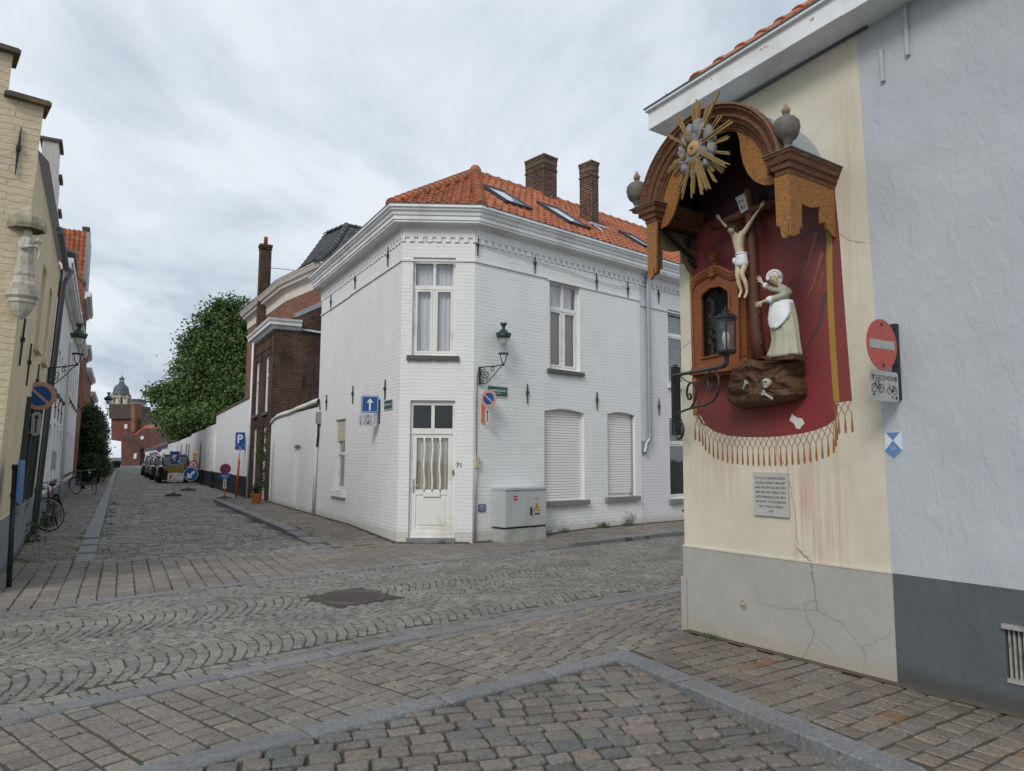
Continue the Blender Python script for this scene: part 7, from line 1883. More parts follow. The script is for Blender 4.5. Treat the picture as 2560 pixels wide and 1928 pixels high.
# ================================================================ STREET LAMPS
m_lgreen = simple('dark green lamp paint', (.012, .045, .035), .35, .2, 8, .05, 40, .5)
m_lglass = glass('lamp glass', (.93, .94, .94), .08)
m_bowl = simple('frosted bowl', (.62, .62, .58), .35, .03)
def street_lamp(base, d_out, label, k=1.0, arm=True, group='green lanterns along the streets'):
    """lantern carried on a scroll bracket; base is the wall point at the top of the bracket, d_out points away from the wall"""
    base = Vector(base); d_out = Vector(d_out).normalized(); up = Vector((0, 0, 1))
    t_ = thing('street_lamp', base, label, 'street lamp', group)
    T = lambda x, z: base+d_out*(x*k)+up*(z*k)
    s_ = d_out.cross(up); RX = .64
    b_ = MB(); b_.box(Plane(base, d_out), -.0, .03*k, -.42*k, .03*k, -.03*k, .03*k)
    b_.tube([T(0, .0), T(.15, .03), T(.40, .06), T(RX-.03, .11), T(RX, .12)], .016*k, 6); b_.tube([T(.02, -.40), T(.18, -.38), T(.38, -.18), T(.52, .0), T(RX-.02, .10)], .013*k, 6)
    sp = lambda cx, cz, r0, tn, ph: [T(cx+r0*(1-i/(tn*12))*math.cos(ph+i*.52), cz+r0*(1-i/(tn*12))*math.sin(ph+i*.52)) for i in range(int(tn*11))]
    b_.tube(sp(.16, -.15, .13, 2, 1.5), .012*k, 5); b_.tube(sp(.36, -.03, .07, 1.5, 1.0), .010*k, 5); b_.tube(sp(.09, -.32, .055, 1.3, 3.5), .009*k, 5)
    b_.tube([T(.16, -.26), T(.20, -.30), T(.25, -.24)], .009*k, 5); b_.ball(T(RX, .12), .035*k, n=10, m=6)
    b_.build('bracket', m_iron, t_, smooth=True)
    LC_ = T(RX, 0)
    b_ = MB()
    for sg in (-1, 1):
        b_.tube([T(RX, .13), T(RX, .20)+d_out*(sg*.05*k), T(RX, .36)+d_out*(sg*.085*k), T(RX, .39)+d_out*(sg*.115*k)], .012*k, 6)
    b_.lathe(LC_+up*.385*k, [(.118*k, 0), (.125*k, .0), (.125*k, .022*k), (.11*k, .022*k)], 20)
    for sg in (-1, 1): b_.tube([T(RX, .39)+d_out*(sg*.12*k), T(RX, .36)+d_out*(sg*.125*k)], .012*k, 5)
    b_.build('cradle', m_iron, t_, smooth=True)
    b_ = MB(); b_.lathe(LC_, [(.098*k, .40*k), (.135*k, .80*k)], 24, capends=False); b_.build('glass', m_lglass, t_, smooth=True)
    b_ = MB()
    for i in range(4): a = math.pi/4+i*math.pi/2; q = d_out*math.cos(a)+s_*math.sin(a); b_.tube([LC_+q*.10*k+up*.40*k, LC_+q*.137*k+up*.80*k], .006*k, 4)
    b_.build('glazing_bar', m_gsign, t_)
    b_ = MB(); b_.lathe(LC_, [(.108*k, .80*k), (.10*k, .72*k), (.075*k, .65*k), (.04*k, .61*k), (0, .60*k)], 16, capends=False); b_.build('bowl', m_bowl, t_, smooth=True)
    b_ = MB(); b_.lathe(LC_, [(.15*k, .80*k), (.175*k, .80*k), (.18*k, .84*k), (.185*k, .88*k), (.15*k, .90*k), (.125*k, .95*k), (.08*k, 1.0*k), (.045*k, 1.02*k), (.04*k, 1.07*k), (.05*k, 1.09*k), (.075*k, 1.13*k), (.08*k, 1.16*k), (.04*k, 1.15*k)], 24)
    for i in range(16):
        a = i*math.pi/8; q = d_out*math.cos(a)+s_*math.sin(a); b_.ball(LC_+q*.183*k+up*.895*k, .02*k, .02*k, .026*k if i % 4 else .045*k, 6, 4)
    for i in range(8): a = i*math.pi/4; q = d_out*math.cos(a)+s_*math.sin(a); b_.ball(LC_+q*.078*k+up*1.165*k, .016*k, .016*k, .03*k, 6, 4)
    b_.build('hood', m_lgreen, t_, smooth=True)
    return t_
bx, bz = FR.px(1196, 920)
street_lamp(FR(bx, bz, .03), FR.n*.35+FR.d*1.0, 'green lantern on a black scroll bracket, on the corner of the house numbered 71', .79)
lb = far(121, 921, 13.9)
street_lamp(lb, Vector((1, .25, 0)), 'green lantern on a scroll bracket reaching out from the left row of houses', .77)
# ================================================================ SIGNS ON THE CORNER HOUSE
m_sgreen = simple('street sign green', (.028, .10, .075), .35, .08); m_sblue = simple('sign blue', (.012, .075, .27), .35, .06, 4); m_sred = simple('sign red', (.42, .022, .03), .4, .08); m_sorange = simple('orange post', (.62, .10, .025), .5, .1); m_fade = simple('faded orange rim', (.52, .28, .20), .5, .12, 6); m_syel = simple('sign yellow', (.40, .25, .035), .45, .1, 6)
m_swhite = simple('sign white', (.66, .67, .68), .4, .05, 5)
def rquad(F, tl, br, o=0): (xa_, ya_), (xb_, yb_) = F.px(*tl, o), F.px(*br, o); return min(xa_, xb_), max(xa_, xb_), min(ya_, yb_), max(ya_, yb_)
q = rquad(FR, (1219, 965), (1267, 993)); 
sg1 = thing('street_name_sign', FR(q[0], q[2]), 'green street sign reading CARMERSSTRAAT on the white right-hand wall', 'street sign')
b = MB(); b.box(FR, q[0]-.015, q[1]+.015, q[2]-.015, q[3]+.015, .012, .018); p_ = b.build('plate', m_swhite, sg1)
b = MB(); b.box(FR, *q, .018, .0195); b.build('face', m_sgreen, p_)
h_ = q[3]-q[2]; w_ = q[1]-q[0]; FRo = FR.shift(o=.0205)
text(FRo, 'CARMERSSTRAAT', (q[0]+q[1])/2, q[3]-h_*.50, h_*.20, 0, p_, m_wtxt, w=w_*.88, bold=.015); text(FRo, 'Kazerne', (q[0]+q[1])/2, q[3]-h_*.72, h_*.12, 0, p_, m_wtxt, w=w_*.3, bold=.01)
# on the left face x grows away from the viewer, so lettering runs on a mirrored plane
q = rquad(FL, (963, 1003), (982, 1021)); TLf = Plane(FL(q[1], 0, 0), -FL.d)
if TLf.n.dot(FL.n) < 0: TLf.n = -TLf.n
sg2 = thing('street_name_sign', FL(q[0], q[2]), 'small green street sign seen at a slant, right of the blue one-way sign', 'street sign')
b = MB(); b.box(FL, q[0]-.02, q[1]+.02, q[2]-.015, q[3]+.015, .012, .018); p_ = b.build('plate', m_swhite, sg2)
b = MB(); b.box(FL, *q, .018, .0195); b.build('face', m_sgreen, p_); w_ = q[1]-q[0]; h_ = q[3]-q[2]
text(TLf, 'PEPERSTRAAT', w_/2, q[2]+h_*.42, h_*.18, .0205, p_, m_wtxt, w=w_*.88, bold=.015)
# one-way sign facing the viewer on a wall bracket
O1 = FL(FL.px(935, 1010)[0]-.02, 0, .30); D1_ = O1.y
c_ = far(925, 1011, D1_-.25); T1 = facing(c_, 172)
k = (D1_-.25)/1800
ow = thing('one_way_sign', c_, 'square blue one-way sign with white arrow, above a grey plate with bicycle and moped', 'road sign')
H_ = 21.5*k
b = MB(); b.prism(T1, rrect(-H_, H_, -H_, H_, .035), 0, .006); p_ = b.build('plate', m_sblue, ow)
b = MB()
pts = rrect(-H_*.89, H_*.89, -H_*.89, H_*.89, .03); b.tube([T1(x, y, .007) for x, y in pts], .006, 4, closed=True); b.prism(T1, [(-H_*.10, -H_*.72), (H_*.10, -H_*.72), (H_*.10, H_*.2), (H_*.40, H_*.2), (0, H_*.70), (-H_*.40, H_*.2), (-H_*.10, H_*.2)], .006, .0075); b.build('arrow', m_swhite, p_)
PWp = 23*k; y1p, y0p = -H_-.012, -H_-.012-32*k; xo = -.035
b = MB(); b.prism(T1, rrect(xo-PWp, xo+PWp*.95, y0p, y1p, .035), 0, .006); p2 = b.build('plate', simple('plate grey', (.47, .49, .51), .5, .04), ow)
bike_icon(T1, xo, y0p+(y1p-y0p)*.66, PWp*.85, .007, p2); bike_icon(T1, xo, y0p+(y1p-y0p)*.26, PWp*.85, .007, p2, True); text(T1, 'A', xo, y0p+.03, .04, .007, p2, m_txt)
b = MB()
for sx, dy in ((-.78, -1), (.74, 1)):
    xx = xo+PWp*sx; ym = (y0p+y1p)/2; b.tube([T1(xx, ym-.08, .007), T1(xx, ym+.08, .007)], .004, 4); b.ball(T1(xx, ym+dy*.09, .007), .014, n=6, m=4)
b.build('marking', m_txt, p2)
b = MB(); b.box(T1, H_+.0, H_+.03, y0p+.06, H_*.6, -.05, -.005); b.box(T1, H_*.5, H_+.03, -.05, -.0, -.16, -.02); b.box(T1, H_+.0, H_+.03, y0p+.1, y0p+.14, -.3, -.02); b.build('bracket', m_iron, ow)
def noparking(c, az, r_, label, loc=None, plate=True, sgn=-1, full=False):
    T = facing(c, az); t_ = thing('no_parking_sign', c, label, 'road sign')
    circ_ = lambda rr: [(rr*math.cos(a*.1963), rr*math.sin(a*.1963)) for a in range(32)]
    b_ = MB(); b_.prism(T, circ_(r_), 0, .008); d_ = b_.build('disc', m_fade, t_)
    b_ = MB(); b_.prism(T, circ_(r_*.70), .008, .0095); b_.build('blue_field', m_sblue, d_)
    b_ = MB(); w__ = r_*.085; L__ = r_*.74; a = R(-42); ux, uy = math.cos(a), math.sin(a)
    b_.prism(T, [(-ux*L__-uy*-w__, -uy*L__+ux*-w__), (ux*L__-uy*-w__, uy*L__+ux*-w__), (ux*L__+uy*-w__, uy*L__-ux*-w__), (-ux*L__+uy*-w__, -uy*L__-ux*-w__)], .0095, .011); b_.build('slash', m_fade, d_)
    if plate:
        b_ = MB(); b_.box(T, -r_*.95, -r_*.72, -r_*2.75, -r_*.3, -.03, -.005)
        for yy in (-r_*1.45, -r_*2.65): b_.box(T, -r_*.72, -r_*.2, yy, yy+r_*.14, -.02, -.005)
        b_.build('bracket', m_sorange, t_)
        b_ = MB(); b_.prism(T, rrect(-r_*.40, r_*.18, -r_*2.80, -r_*1.15, r_*.24), 0, .006); p_ = b_.build('plate', simple('old plate', (.45, .45, .42), .5, .08) if 'old plate' not in bpy.data.materials else bpy.data.materials['old plate'], t_)
        b_ = MB(); xm_ = -r_*.11; b_.prism(T, [(xm_-r_*.05, -r_*2.6), (xm_+r_*.05, -r_*2.6), (xm_+r_*.05, -r_*1.6), (xm_+r_*.16, -r_*1.6), (xm_, -r_*1.28), (xm_-r_*.16, -r_*1.6), (xm_-r_*.05, -r_*1.6)], .006, .0075); b_.build('arrow', m_txt, p_)
    return t_
noparking(far(100, 990, 11.5), 160, 35.5/1800*11.5, 'large round no-parking sign with blue centre on an orange bracket, left row of houses')
cN = FR(FR.px(1209, 998)[0], FR.px(1209, 998)[1], .16); noparking(cN, 205, 22/1800*13.9, 'small round no-parking sign on an orange bracket under the lantern, corner house')
# blue plate low on the wall
q = rquad(FR, (1195, 1261), (1213, 1279)); bp = thing('hydrant_plate', FR(q[0], q[2]), 'small square blue plate with white marks low on the wall, left of the grey cabinet', 'wall sign')
b = MB(); b.prism(FR, rrect(*q, .012), .012, .018); p_ = b.build('plate', simple('plate blue', (.05, .12, .24), .4, .1), bp)
b = MB(); w_, h_ = q[1]-q[0], q[3]-q[2]; b.box(FR, q[0]+.01, q[1]-.01, q[2]+h_*.48, q[2]+h_*.52, .018, .0195); b.box(FR, q[0]+w_*.48, q[0]+w_*.52, q[2]+.02, q[2]+h_*.45, .018, .0195); b.build('marking', m_swhite, p_)
text(FR, '80', (q[0]+q[1])/2, q[2]+h_*.62, h_*.22, .0195, p_, m_swhite, w=w_*.6); text(FR, '7  4', (q[0]+q[1])/2, q[2]+h_*.16, h_*.2, .0195, p_, m_swhite, w=w_*.7)
# ================================================================ GREY CABINET
gb0 = ground(1263, 1358); 
def onF(F, P): return (P-F.A).dot(F.d), (P-F.A).dot(F.n)
cx0, co0 = onF(FR, gb0); gR = ground(1352, 1341); cx1, co1 = onF(FR, gR); co = (co0+co1)/2; co = max(.25, co0)
print('CAB', cx0, cx1, co0, co1)
zt_ = 1.02
cab = thing('utility_cabinet', FR(cx0, 0, 0), 'light grey two-door street cabinet with a yellow warning sticker, against the white wall', 'utility cabinet')
m_cab2 = simple('cabinet grey', (.45, .475, .48), .5, .05, 2, .04, 60, .4, dirt=(.33, .36, .36)); m_base = simple('cabinet plinth', (.38, .41, .39), .6, .08, 3, dirt=(.28, .28, .22))
cx1 = cx0+1.08
b = MB(); b.box(FR, cx0, cx1, 0, .255, .01, co); b.box(FR, cx0-.004, cx1+.0, 0, .09, .0, co+.006); b.build('plinth', m_base, cab)
b = MB(); b.box(FR, cx0-.008, cx1, .29, zt_-.02, .01, co+.006); bd = b.build('body', m_cab2, cab)
b = MB(); b.box(FR, cx0-.002, cx1-.004, .25, .30, .02, co-.006); b.build('shadow_gap', m_room, cab)
b = MB(); 
for xx in (cx0, cx0+.58):
    b = MB(); b.box(FR, xx+.006, (cx0+.575 if xx == cx0 else cx1)-.004, .30, zt_-.055, co+.006, co+.014); dcb = b.build('door', m_cab2, cab)
    if xx != cx0:
        b = MB(); b.prism(FR, rrect(xx+.055, xx+.09, .50, .66, .015), co+.014, co+.04); b.build('handle', m_iron, dcb)
        b = MB(); b.box(FR, xx+.15, xx+.33, .50, .84, co+.014, co+.015); st_ = b.build('sticker', simple('torn sticker', (.50, .48, .44), .6, .25, 30, dirt=(.3, .27, .22)), dcb)
        b = MB(); b.prism(FR, [(xx+.155, .575), (xx+.325, .575), (xx+.24, .745)], co+.015, co+.016); b.build('warning_border', m_txt, st_)
        b = MB(); b.prism(FR, [(xx+.168, .583), (xx+.312, .583), (xx+.24, .728)], co+.016, co+.017); b.build('warning_triangle', simple('warning yellow', (.50, .31, .05), .4, .05), st_)
        b = MB(); b.prism(FR, [(xx+.248, .69), (xx+.225, .64), (xx+.24, .64), (xx+.232, .60), (xx+.256, .652), (xx+.241, .652)], co+.017, co+.018); b.box(FR, xx+.17, xx+.31, .505, .535, co+.015, co+.016); b.build('bolt_mark', m_txt, st_); text(FR, 'GEVAAR', xx+.24, .80, .025, co+.016, st_, m_txt)
    else:
        b = MB(); b.box(FR, xx+.20, xx+.30, .80, .89, co+.014, co+.015); s2 = b.build('sticker', m_sred, dcb); b = MB(); b.box(FR, xx+.22, xx+.28, .84, .855, co+.015, co+.016); b.build('marking', m_swhite, s2)
b = MB(); P_ = [(.0, zt_-.02), (co+.02, zt_-.02), (co+.02, zt_+.01), (.0, zt_+.04)]; b.prism(Plane(FR(cx0-.02, 0, 0), FR.n), [(x, y) for x, y in P_], 0, 0)if False else b.box(FR, cx0-.02, cx1+.008, zt_-.02, zt_+.02, .0, co+.025); b.build('lid', m_cab2, cab)
# ================================================================ TEMPORARY SIGNS DOWN THE STREET
def rubber_foot(T, parent, w=.42, name='foot'):
    b_ = MB(); b_.prism(Plane(T(0, 0, 0), T.n, (0, 0, 1)), [(-.13, 0), (.13, 0), (.11, .06), (.05, .10), (-.05, .10), (-.11, .06)], -w, w) if False else b_.box(T, -w, w, 0, .06, -.17, .17)
    b_.box(T, -w*.85, w*.85, .06, .10, -.12, .12); b_.box(T, -.08, .08, .10, .14, -.08, .08); return b_.build(name, simple('grey rubber', (.10, .10, .10), .8, .15) if 'grey rubber' not in bpy.data.materials else bpy.data.materials['grey rubber'], parent)
gA = ground(433, 1241); T = facing(gA, 165); kA = gA.y/1800
A1 = thing('diversion_sign', gA, 'roadside pole stacking a blue, a yellow and a white board with orange worker', 'road sign')
hz = lambda py: far(433, py, gA.y).z
b = MB(); b.box(T, -.02, .02, .1, hz(1135), -.03, -.0); b.build('pole', m_gsign, A1); rubber_foot(T, A1, .30)
b = MB(); b.prism(T, rrect(-13*kA, 11*kA, hz(1162), hz(1128), .03), 0, .008); p_ = b.build('plate', m_sblue, A1)
b = MB(); b.tube([T(x, y, .009) for x, y in rrect(-12*kA, 10*kA, hz(1161), hz(1129), .03)], .008, 4, closed=True); b.prism(T, [(-8*kA, hz(1148)), (-6*kA, hz(1138)), (0, hz(1136)), (6*kA, hz(1140)), (2*kA, hz(1143)), (0, hz(1152)), (-3*kA, hz(1154)), (-3*kA, hz(1146))], .008, .01); b.prism(T, [(4*kA, hz(1155)), (10*kA, hz(1150)), (10*kA, hz(1155))], .008, .01); b.build('pictogram', m_swhite, p_)
b = MB(); b.prism(T, [(-11*kA, hz(1157)), (-9*kA, hz(1158)), (9*kA, hz(1136)), (7*kA, hz(1135))], .010, .012); b.build('slash', m_sred, p_)
b = MB(); b.box(T, -14*kA, 21*kA, hz(1182), hz(1162.5), 0, .008); p_ = b.build('plate', m_syel, A1); b = MB()
for i in range(4):
    x = -12*kA; yy = hz(1166.3+i*4.2)
    while x < 18*kA: w_ = random.uniform(1.2, 3.5)*kA; b.box(T, x, x+w_, yy-1.0*kA, yy+.9*kA, .008, .0095); x += w_+.8*kA
b.build('lettering', simple('faded black print', (.10, .06, .015), .6), p_)
b = MB(); b.prism(T, rrect(-15*kA, 21*kA, hz(1205), hz(1183), .03), 0, .008); p_ = b.build('plate', m_swhite, A1)
b = MB(); b.box(T, -14.5*kA, 20.5*kA, hz(1204), hz(1199.5), .008, .0095); b.build('grey_band', m_base, p_)
text(T, "'t Nerge", 12*kA, hz(1189), 3*kA, .0095, p_, m_txt, w=14*kA)
b = MB(); b.prism(T, [(-12*kA, hz(1199)), (-10*kA, hz(1192)), (-12*kA, hz(1190)), (-7*kA, hz(1187)), (-4*kA, hz(1190)), (-6*kA, hz(1193)), (-4*kA, hz(1199)), (-7*kA, hz(1195)), (-9*kA, hz(1199))], .008, .0095); b.ball(T(-5*kA, hz(1186), .009), .012, n=6, m=4); b.prism(T, [(-3*kA, hz(1199)), (0, hz(1195)), (4*kA, hz(1199))], .008, .0095); b.build('pictogram', m_sorange, p_)
m_steel = simple('steel road plate', (.26, .26, .27), .55, .1, 3)
rpA = [ground(392, 1234), ground(424, 1234), ground(470, 1234), ground(478, 1241), ground(440, 1242), ground(398, 1242)]
# roadworks triangle over blue arrow disc
gB = ground(471, 1227); T = facing(gB, 165); kB = gB.y/1800; hz = lambda py: far(473, py, gB.y).z; X = lambda px: (px-472)*kB
B1 = thing('roadworks_sign', gB, 'red-bordered roadworks triangle with amber lamp above a round blue arrow sign on one stand', 'road sign')
b = MB(); b.box(T, -.02, .02, .1, hz(1150), -.03, -.005); b.build('pole', simple('red white pole', (.5, .22, .18), .5), B1); rubber_foot(T, B1, .34)
b = MB(); b.prism(T, [(X(463.5), hz(1169.5)), (X(495.5), hz(1169.5)), (X(494), hz(1171)) if False else (X(482), hz(1147))], 0, .008); p_ = b.build('triangle', m_sred, B1)
b = MB(); b.prism(T, [(X(469), hz(1166.8)), (X(490), hz(1166.8)), (X(480.5), hz(1153))], .008, .0095); p2_ = b.build('field', m_swhite, p_)
b = MB(); b.prism(T, [(X(472), hz(1166)), (X(476), hz(1162.5)), (X(478), hz(1166))], .0095, .011); b.prism(T, [(X(482), hz(1166)), (X(488), hz(1166)), (X(486), hz(1162.5))], .0095, .011); b.prism(T, [(X(478), hz(1166)), (X(479), hz(1161)), (X(478), hz(1159)), (X(482), hz(1157)), (X(483), hz(1161)), (X(481), hz(1166))], .0095, .011); b.build('pictogram', m_txt, p2_)
b = MB(); r_ = 17*kB; b.prism(T, [(X(475.5)+r_*math.cos(a*.1963), hz(1185.5)+r_*math.sin(a*.1963)) for a in range(32)], .01, .018); p_ = b.build('disc', m_swhite, B1)
b = MB(); r_ = 16*kB; cxx, czz = X(475.5), hz(1185.5); b.prism(T, [(cxx+r_*math.cos(a*.1963), czz+r_*math.sin(a*.1963)) for a in range(32)], .018, .0195); f_ = b.build('blue_field', m_sblue, p_)
b = MB(); q_ = [(-.58, -.62), (.30, -.60), (.08, -.28), (.68, .30), (.42, .56), (-.18, -.02), (-.46, .26)]; b.prism(T, [(cxx+x*r_, czz+y*r_) for x, y in q_], .0195, .021); b.build('arrow', m_swhite, f_)
b = MB(); b.box(T, X(480), X(485.5), hz(1147), hz(1138), -.02, .05); b.build('lamp_battery', m_syel, B1); b = MB(); b.ball(T(X(483.5), hz(1133.5), .02), 4.3*kB, 3*kB, 5*kB, 12, 8); b.build('amber_lamp', simple('amber lens', (.65, .30, .02), .2, .05), B1, smooth=True)
# round no-stopping sign
gC = ground(560, 1250); T = facing(gC, 170); kC = gC.y/1800; hz = lambda py: far(560, py, gC.y).z
Cs = thing('no_stopping_sign', gC, 'round red and blue no-stopping sign with blue plate and arrow plate on an orange stand', 'road sign')
b = MB(); b.box(T, -.018, .018, .1, hz(1190), -.03, -.005); b.build('pole', m_sorange, Cs); rubber_foot(T, Cs, .26)
r_ = 13*kC; ci = lambda rr: [(rr*math.cos(a*.1963), hz(1172.5)+rr*math.sin(a*.1963)) for a in range(32)]
b = MB(); b.prism(T, ci(r_), 0, .008); p_ = b.build('disc', m_sred, Cs); b = MB(); b.prism(T, ci(r_*.72), .008, .0095); f_ = b.build('blue_field', m_sblue, p_)
b = MB()
for a in (R(45), R(-45)):
    ux, uy = math.cos(a), math.sin(a); z_ = hz(1172.5); w_ = r_*.10; L_ = r_*.74; b.prism(T, [(-ux*L_+uy*w_, z_-uy*L_-ux*w_), (ux*L_+uy*w_, z_+uy*L_-ux*w_), (ux*L_-uy*w_, z_+uy*L_+ux*w_), (-ux*L_-uy*w_, z_-uy*L_+ux*w_)], .0095, .011+.001*(a > 0))
b.build('cross', m_sred, f_)
b = MB(); b.prism(T, rrect(-15*kC, 16*kC, hz(1198), hz(1184), .04), .0, .007); p_ = b.build('plate', m_sblue, Cs); b = MB()
for i in range(4): b.box(T, (-12+i*3)*kC, (12-i*3)*kC, hz(1188+i*2.6)-.5*kC, hz(1188+i*2.6)+.4*kC, .007, .0085)
b.build('lettering', m_swhite, p_)
b = MB(); b.prism(T, rrect(-4*kC, 4*kC, hz(1222), hz(1198.5), .02), .0, .007); p_ = b.build('plate', m_swhite, Cs); b = MB(); b.prism(T, [(-.7*kC, hz(1218)), (.7*kC, hz(1218)), (.7*kC, hz(1207)), (2*kC, hz(1207)), (0, hz(1202)), (-2*kC, hz(1207)), (-.7*kC, hz(1207))], .007, .0085); b.build('arrow', m_txt, p_)
# parking sign for disabled drivers
gD = ground(590, 1243); T = facing(gD, 168); kD = gD.y/1800; hz = lambda py: far(595, py, gD.y).z
Ds = thing('parking_sign', gD, 'blue parking sign with white P and wheelchair on an orange post by the white wall', 'road sign')
b = MB(); b.tube([T(0, 0, -.03), T(5*kD, hz(1105), -.03)], .045, 10); b.build('post', m_sorange, Ds, smooth=True)
x0_, x1_ = -4.5*kD+6*kD-5*kD, 19*kD-5*kD; cxp = 4.5*kD; x0_, x1_ = cxp-11.5*kD, cxp+11.5*kD
b = MB(); b.prism(T, rrect(x0_, x1_, hz(1113), hz(1081), .03), .03, .04); p_ = b.build('plate', m_sblue, Ds); text(T, 'P', cxp-.2*kD, hz(1107), 20*kD, .0415, p_, m_swhite, w=13*kD, bold=.03)
b = MB(); b.prism(T, rrect(x0_, x1_, hz(1125), hz(1113.5), .02), .03, .04); p_ = b.build('plate', m_sblue, Ds); b = MB(); b.tube([T(cxp-.5*kD+2.6*kD*math.cos(a*.4), hz(1121)+2.6*kD*math.sin(a*.4), .042) for a in range(-9, 4)], .008, 4); b.tube([T(cxp-.5*kD, hz(1115.5), .042), T(cxp-.2*kD, hz(1119.5), .042), T(cxp+2.5*kD, hz(1119.7), .042), T(cxp+3.6*kD, hz(1122.6), .042)], .009, 4); b.build('pictogram', m_swhite, p_)
b = MB(); b.box(T, cxp-2.6*kD, cxp+2.6*kD, hz(1148), hz(1126), .03, .037); p_ = b.build('plate', m_swhite, Ds); b = MB(); b.prism(T, [(cxp-.6*kD, hz(1146)), (cxp+.6*kD, hz(1146)), (cxp+.6*kD, hz(1136)), (cxp+1.6*kD, hz(1136)), (cxp, hz(1132)), (cxp-1.6*kD, hz(1136)), (cxp-.6*kD, hz(1136))], .037, .0385); b.build('arrow', m_txt, p_)
gE = far(398, 1124, 72); T = facing((gE.x, gE.y, 0), 165); Es = thing('no_stopping_sign', (gE.x, gE.y, 0), 'faraway round no-stopping sign standing above the row of parked cars', 'road sign')
b = MB(); b.box(T, -.03, .03, 0, gE.z, -.05, -.01); b.build('pole', m_sorange, Es); r_ = 6.3*72/1800; ci = lambda rr: [(rr*math.cos(a*.2618), gE.z+rr*math.sin(a*.2618)) for a in range(24)]
b = MB(); b.prism(T, ci(r_), 0, .01); p_ = b.build('disc', m_sred, Es); b = MB(); b.prism(T, ci(r_*.7), .01, .012); b.build('blue_field', m_sblue, p_)
# steel plate on the road
b = MB(); b.box(Plane((rpA[0]+rpA[4])/2, SN, SD), -.9, .7, -.35, .35, .002, .014); one(b, 'road_plate', m_steel, (rpA[0]+rpA[4])/2, 'flat grey steel plate lying on the setts under the yellow-board sign', 'road plate')
# left pole with the blue sign edge-on, standing by the cream house
gp = ground(22, 1468); gp.z = 0
lp = thing('sign_post', gp, 'black steel post with a blue sign seen edge-on, beside the cream house', 'sign post')
hz = lambda px, py: far(px, py, gp.y).z
b = MB(); tp = far(38, 1161, gp.y); b.tube([gp, Vector((tp.x, gp.y, tp.z))], .030, 12); b.build('post', simple('black post', (.025, .028, .03), .5, .3, 8, dirt=(.06, .07, .08)), lp, smooth=True)
b = MB(); 
for z_ in (1.47, 1.12): f_ = (z_/tp.z); c_ = gp.lerp(Vector((tp.x, gp.y, tp.z)), f_); b.tube([c_-Vector((0, 0, .02)), c_+Vector((0, 0, .02))], .038, 12); b.box(Plane(c_, (1, 0, 0)), .02, .075, -.012, .012, -.012, .012)
b.build('clamp', m_iron, lp)
b = MB(); c0, c1 = far(41, 1258, gp.y), far(48, 1150, gp.y); PS = Plane(Vector((c0.x+.03, gp.y, 0)), Vector((.46, -.88, 0))); b.prism(PS, rrect(-.22, .22, c0.z, c1.z, .05), -.015, .012); b.build('plate', simple('sign blue edge', (.05, .14, .33), .4, .1), lp)
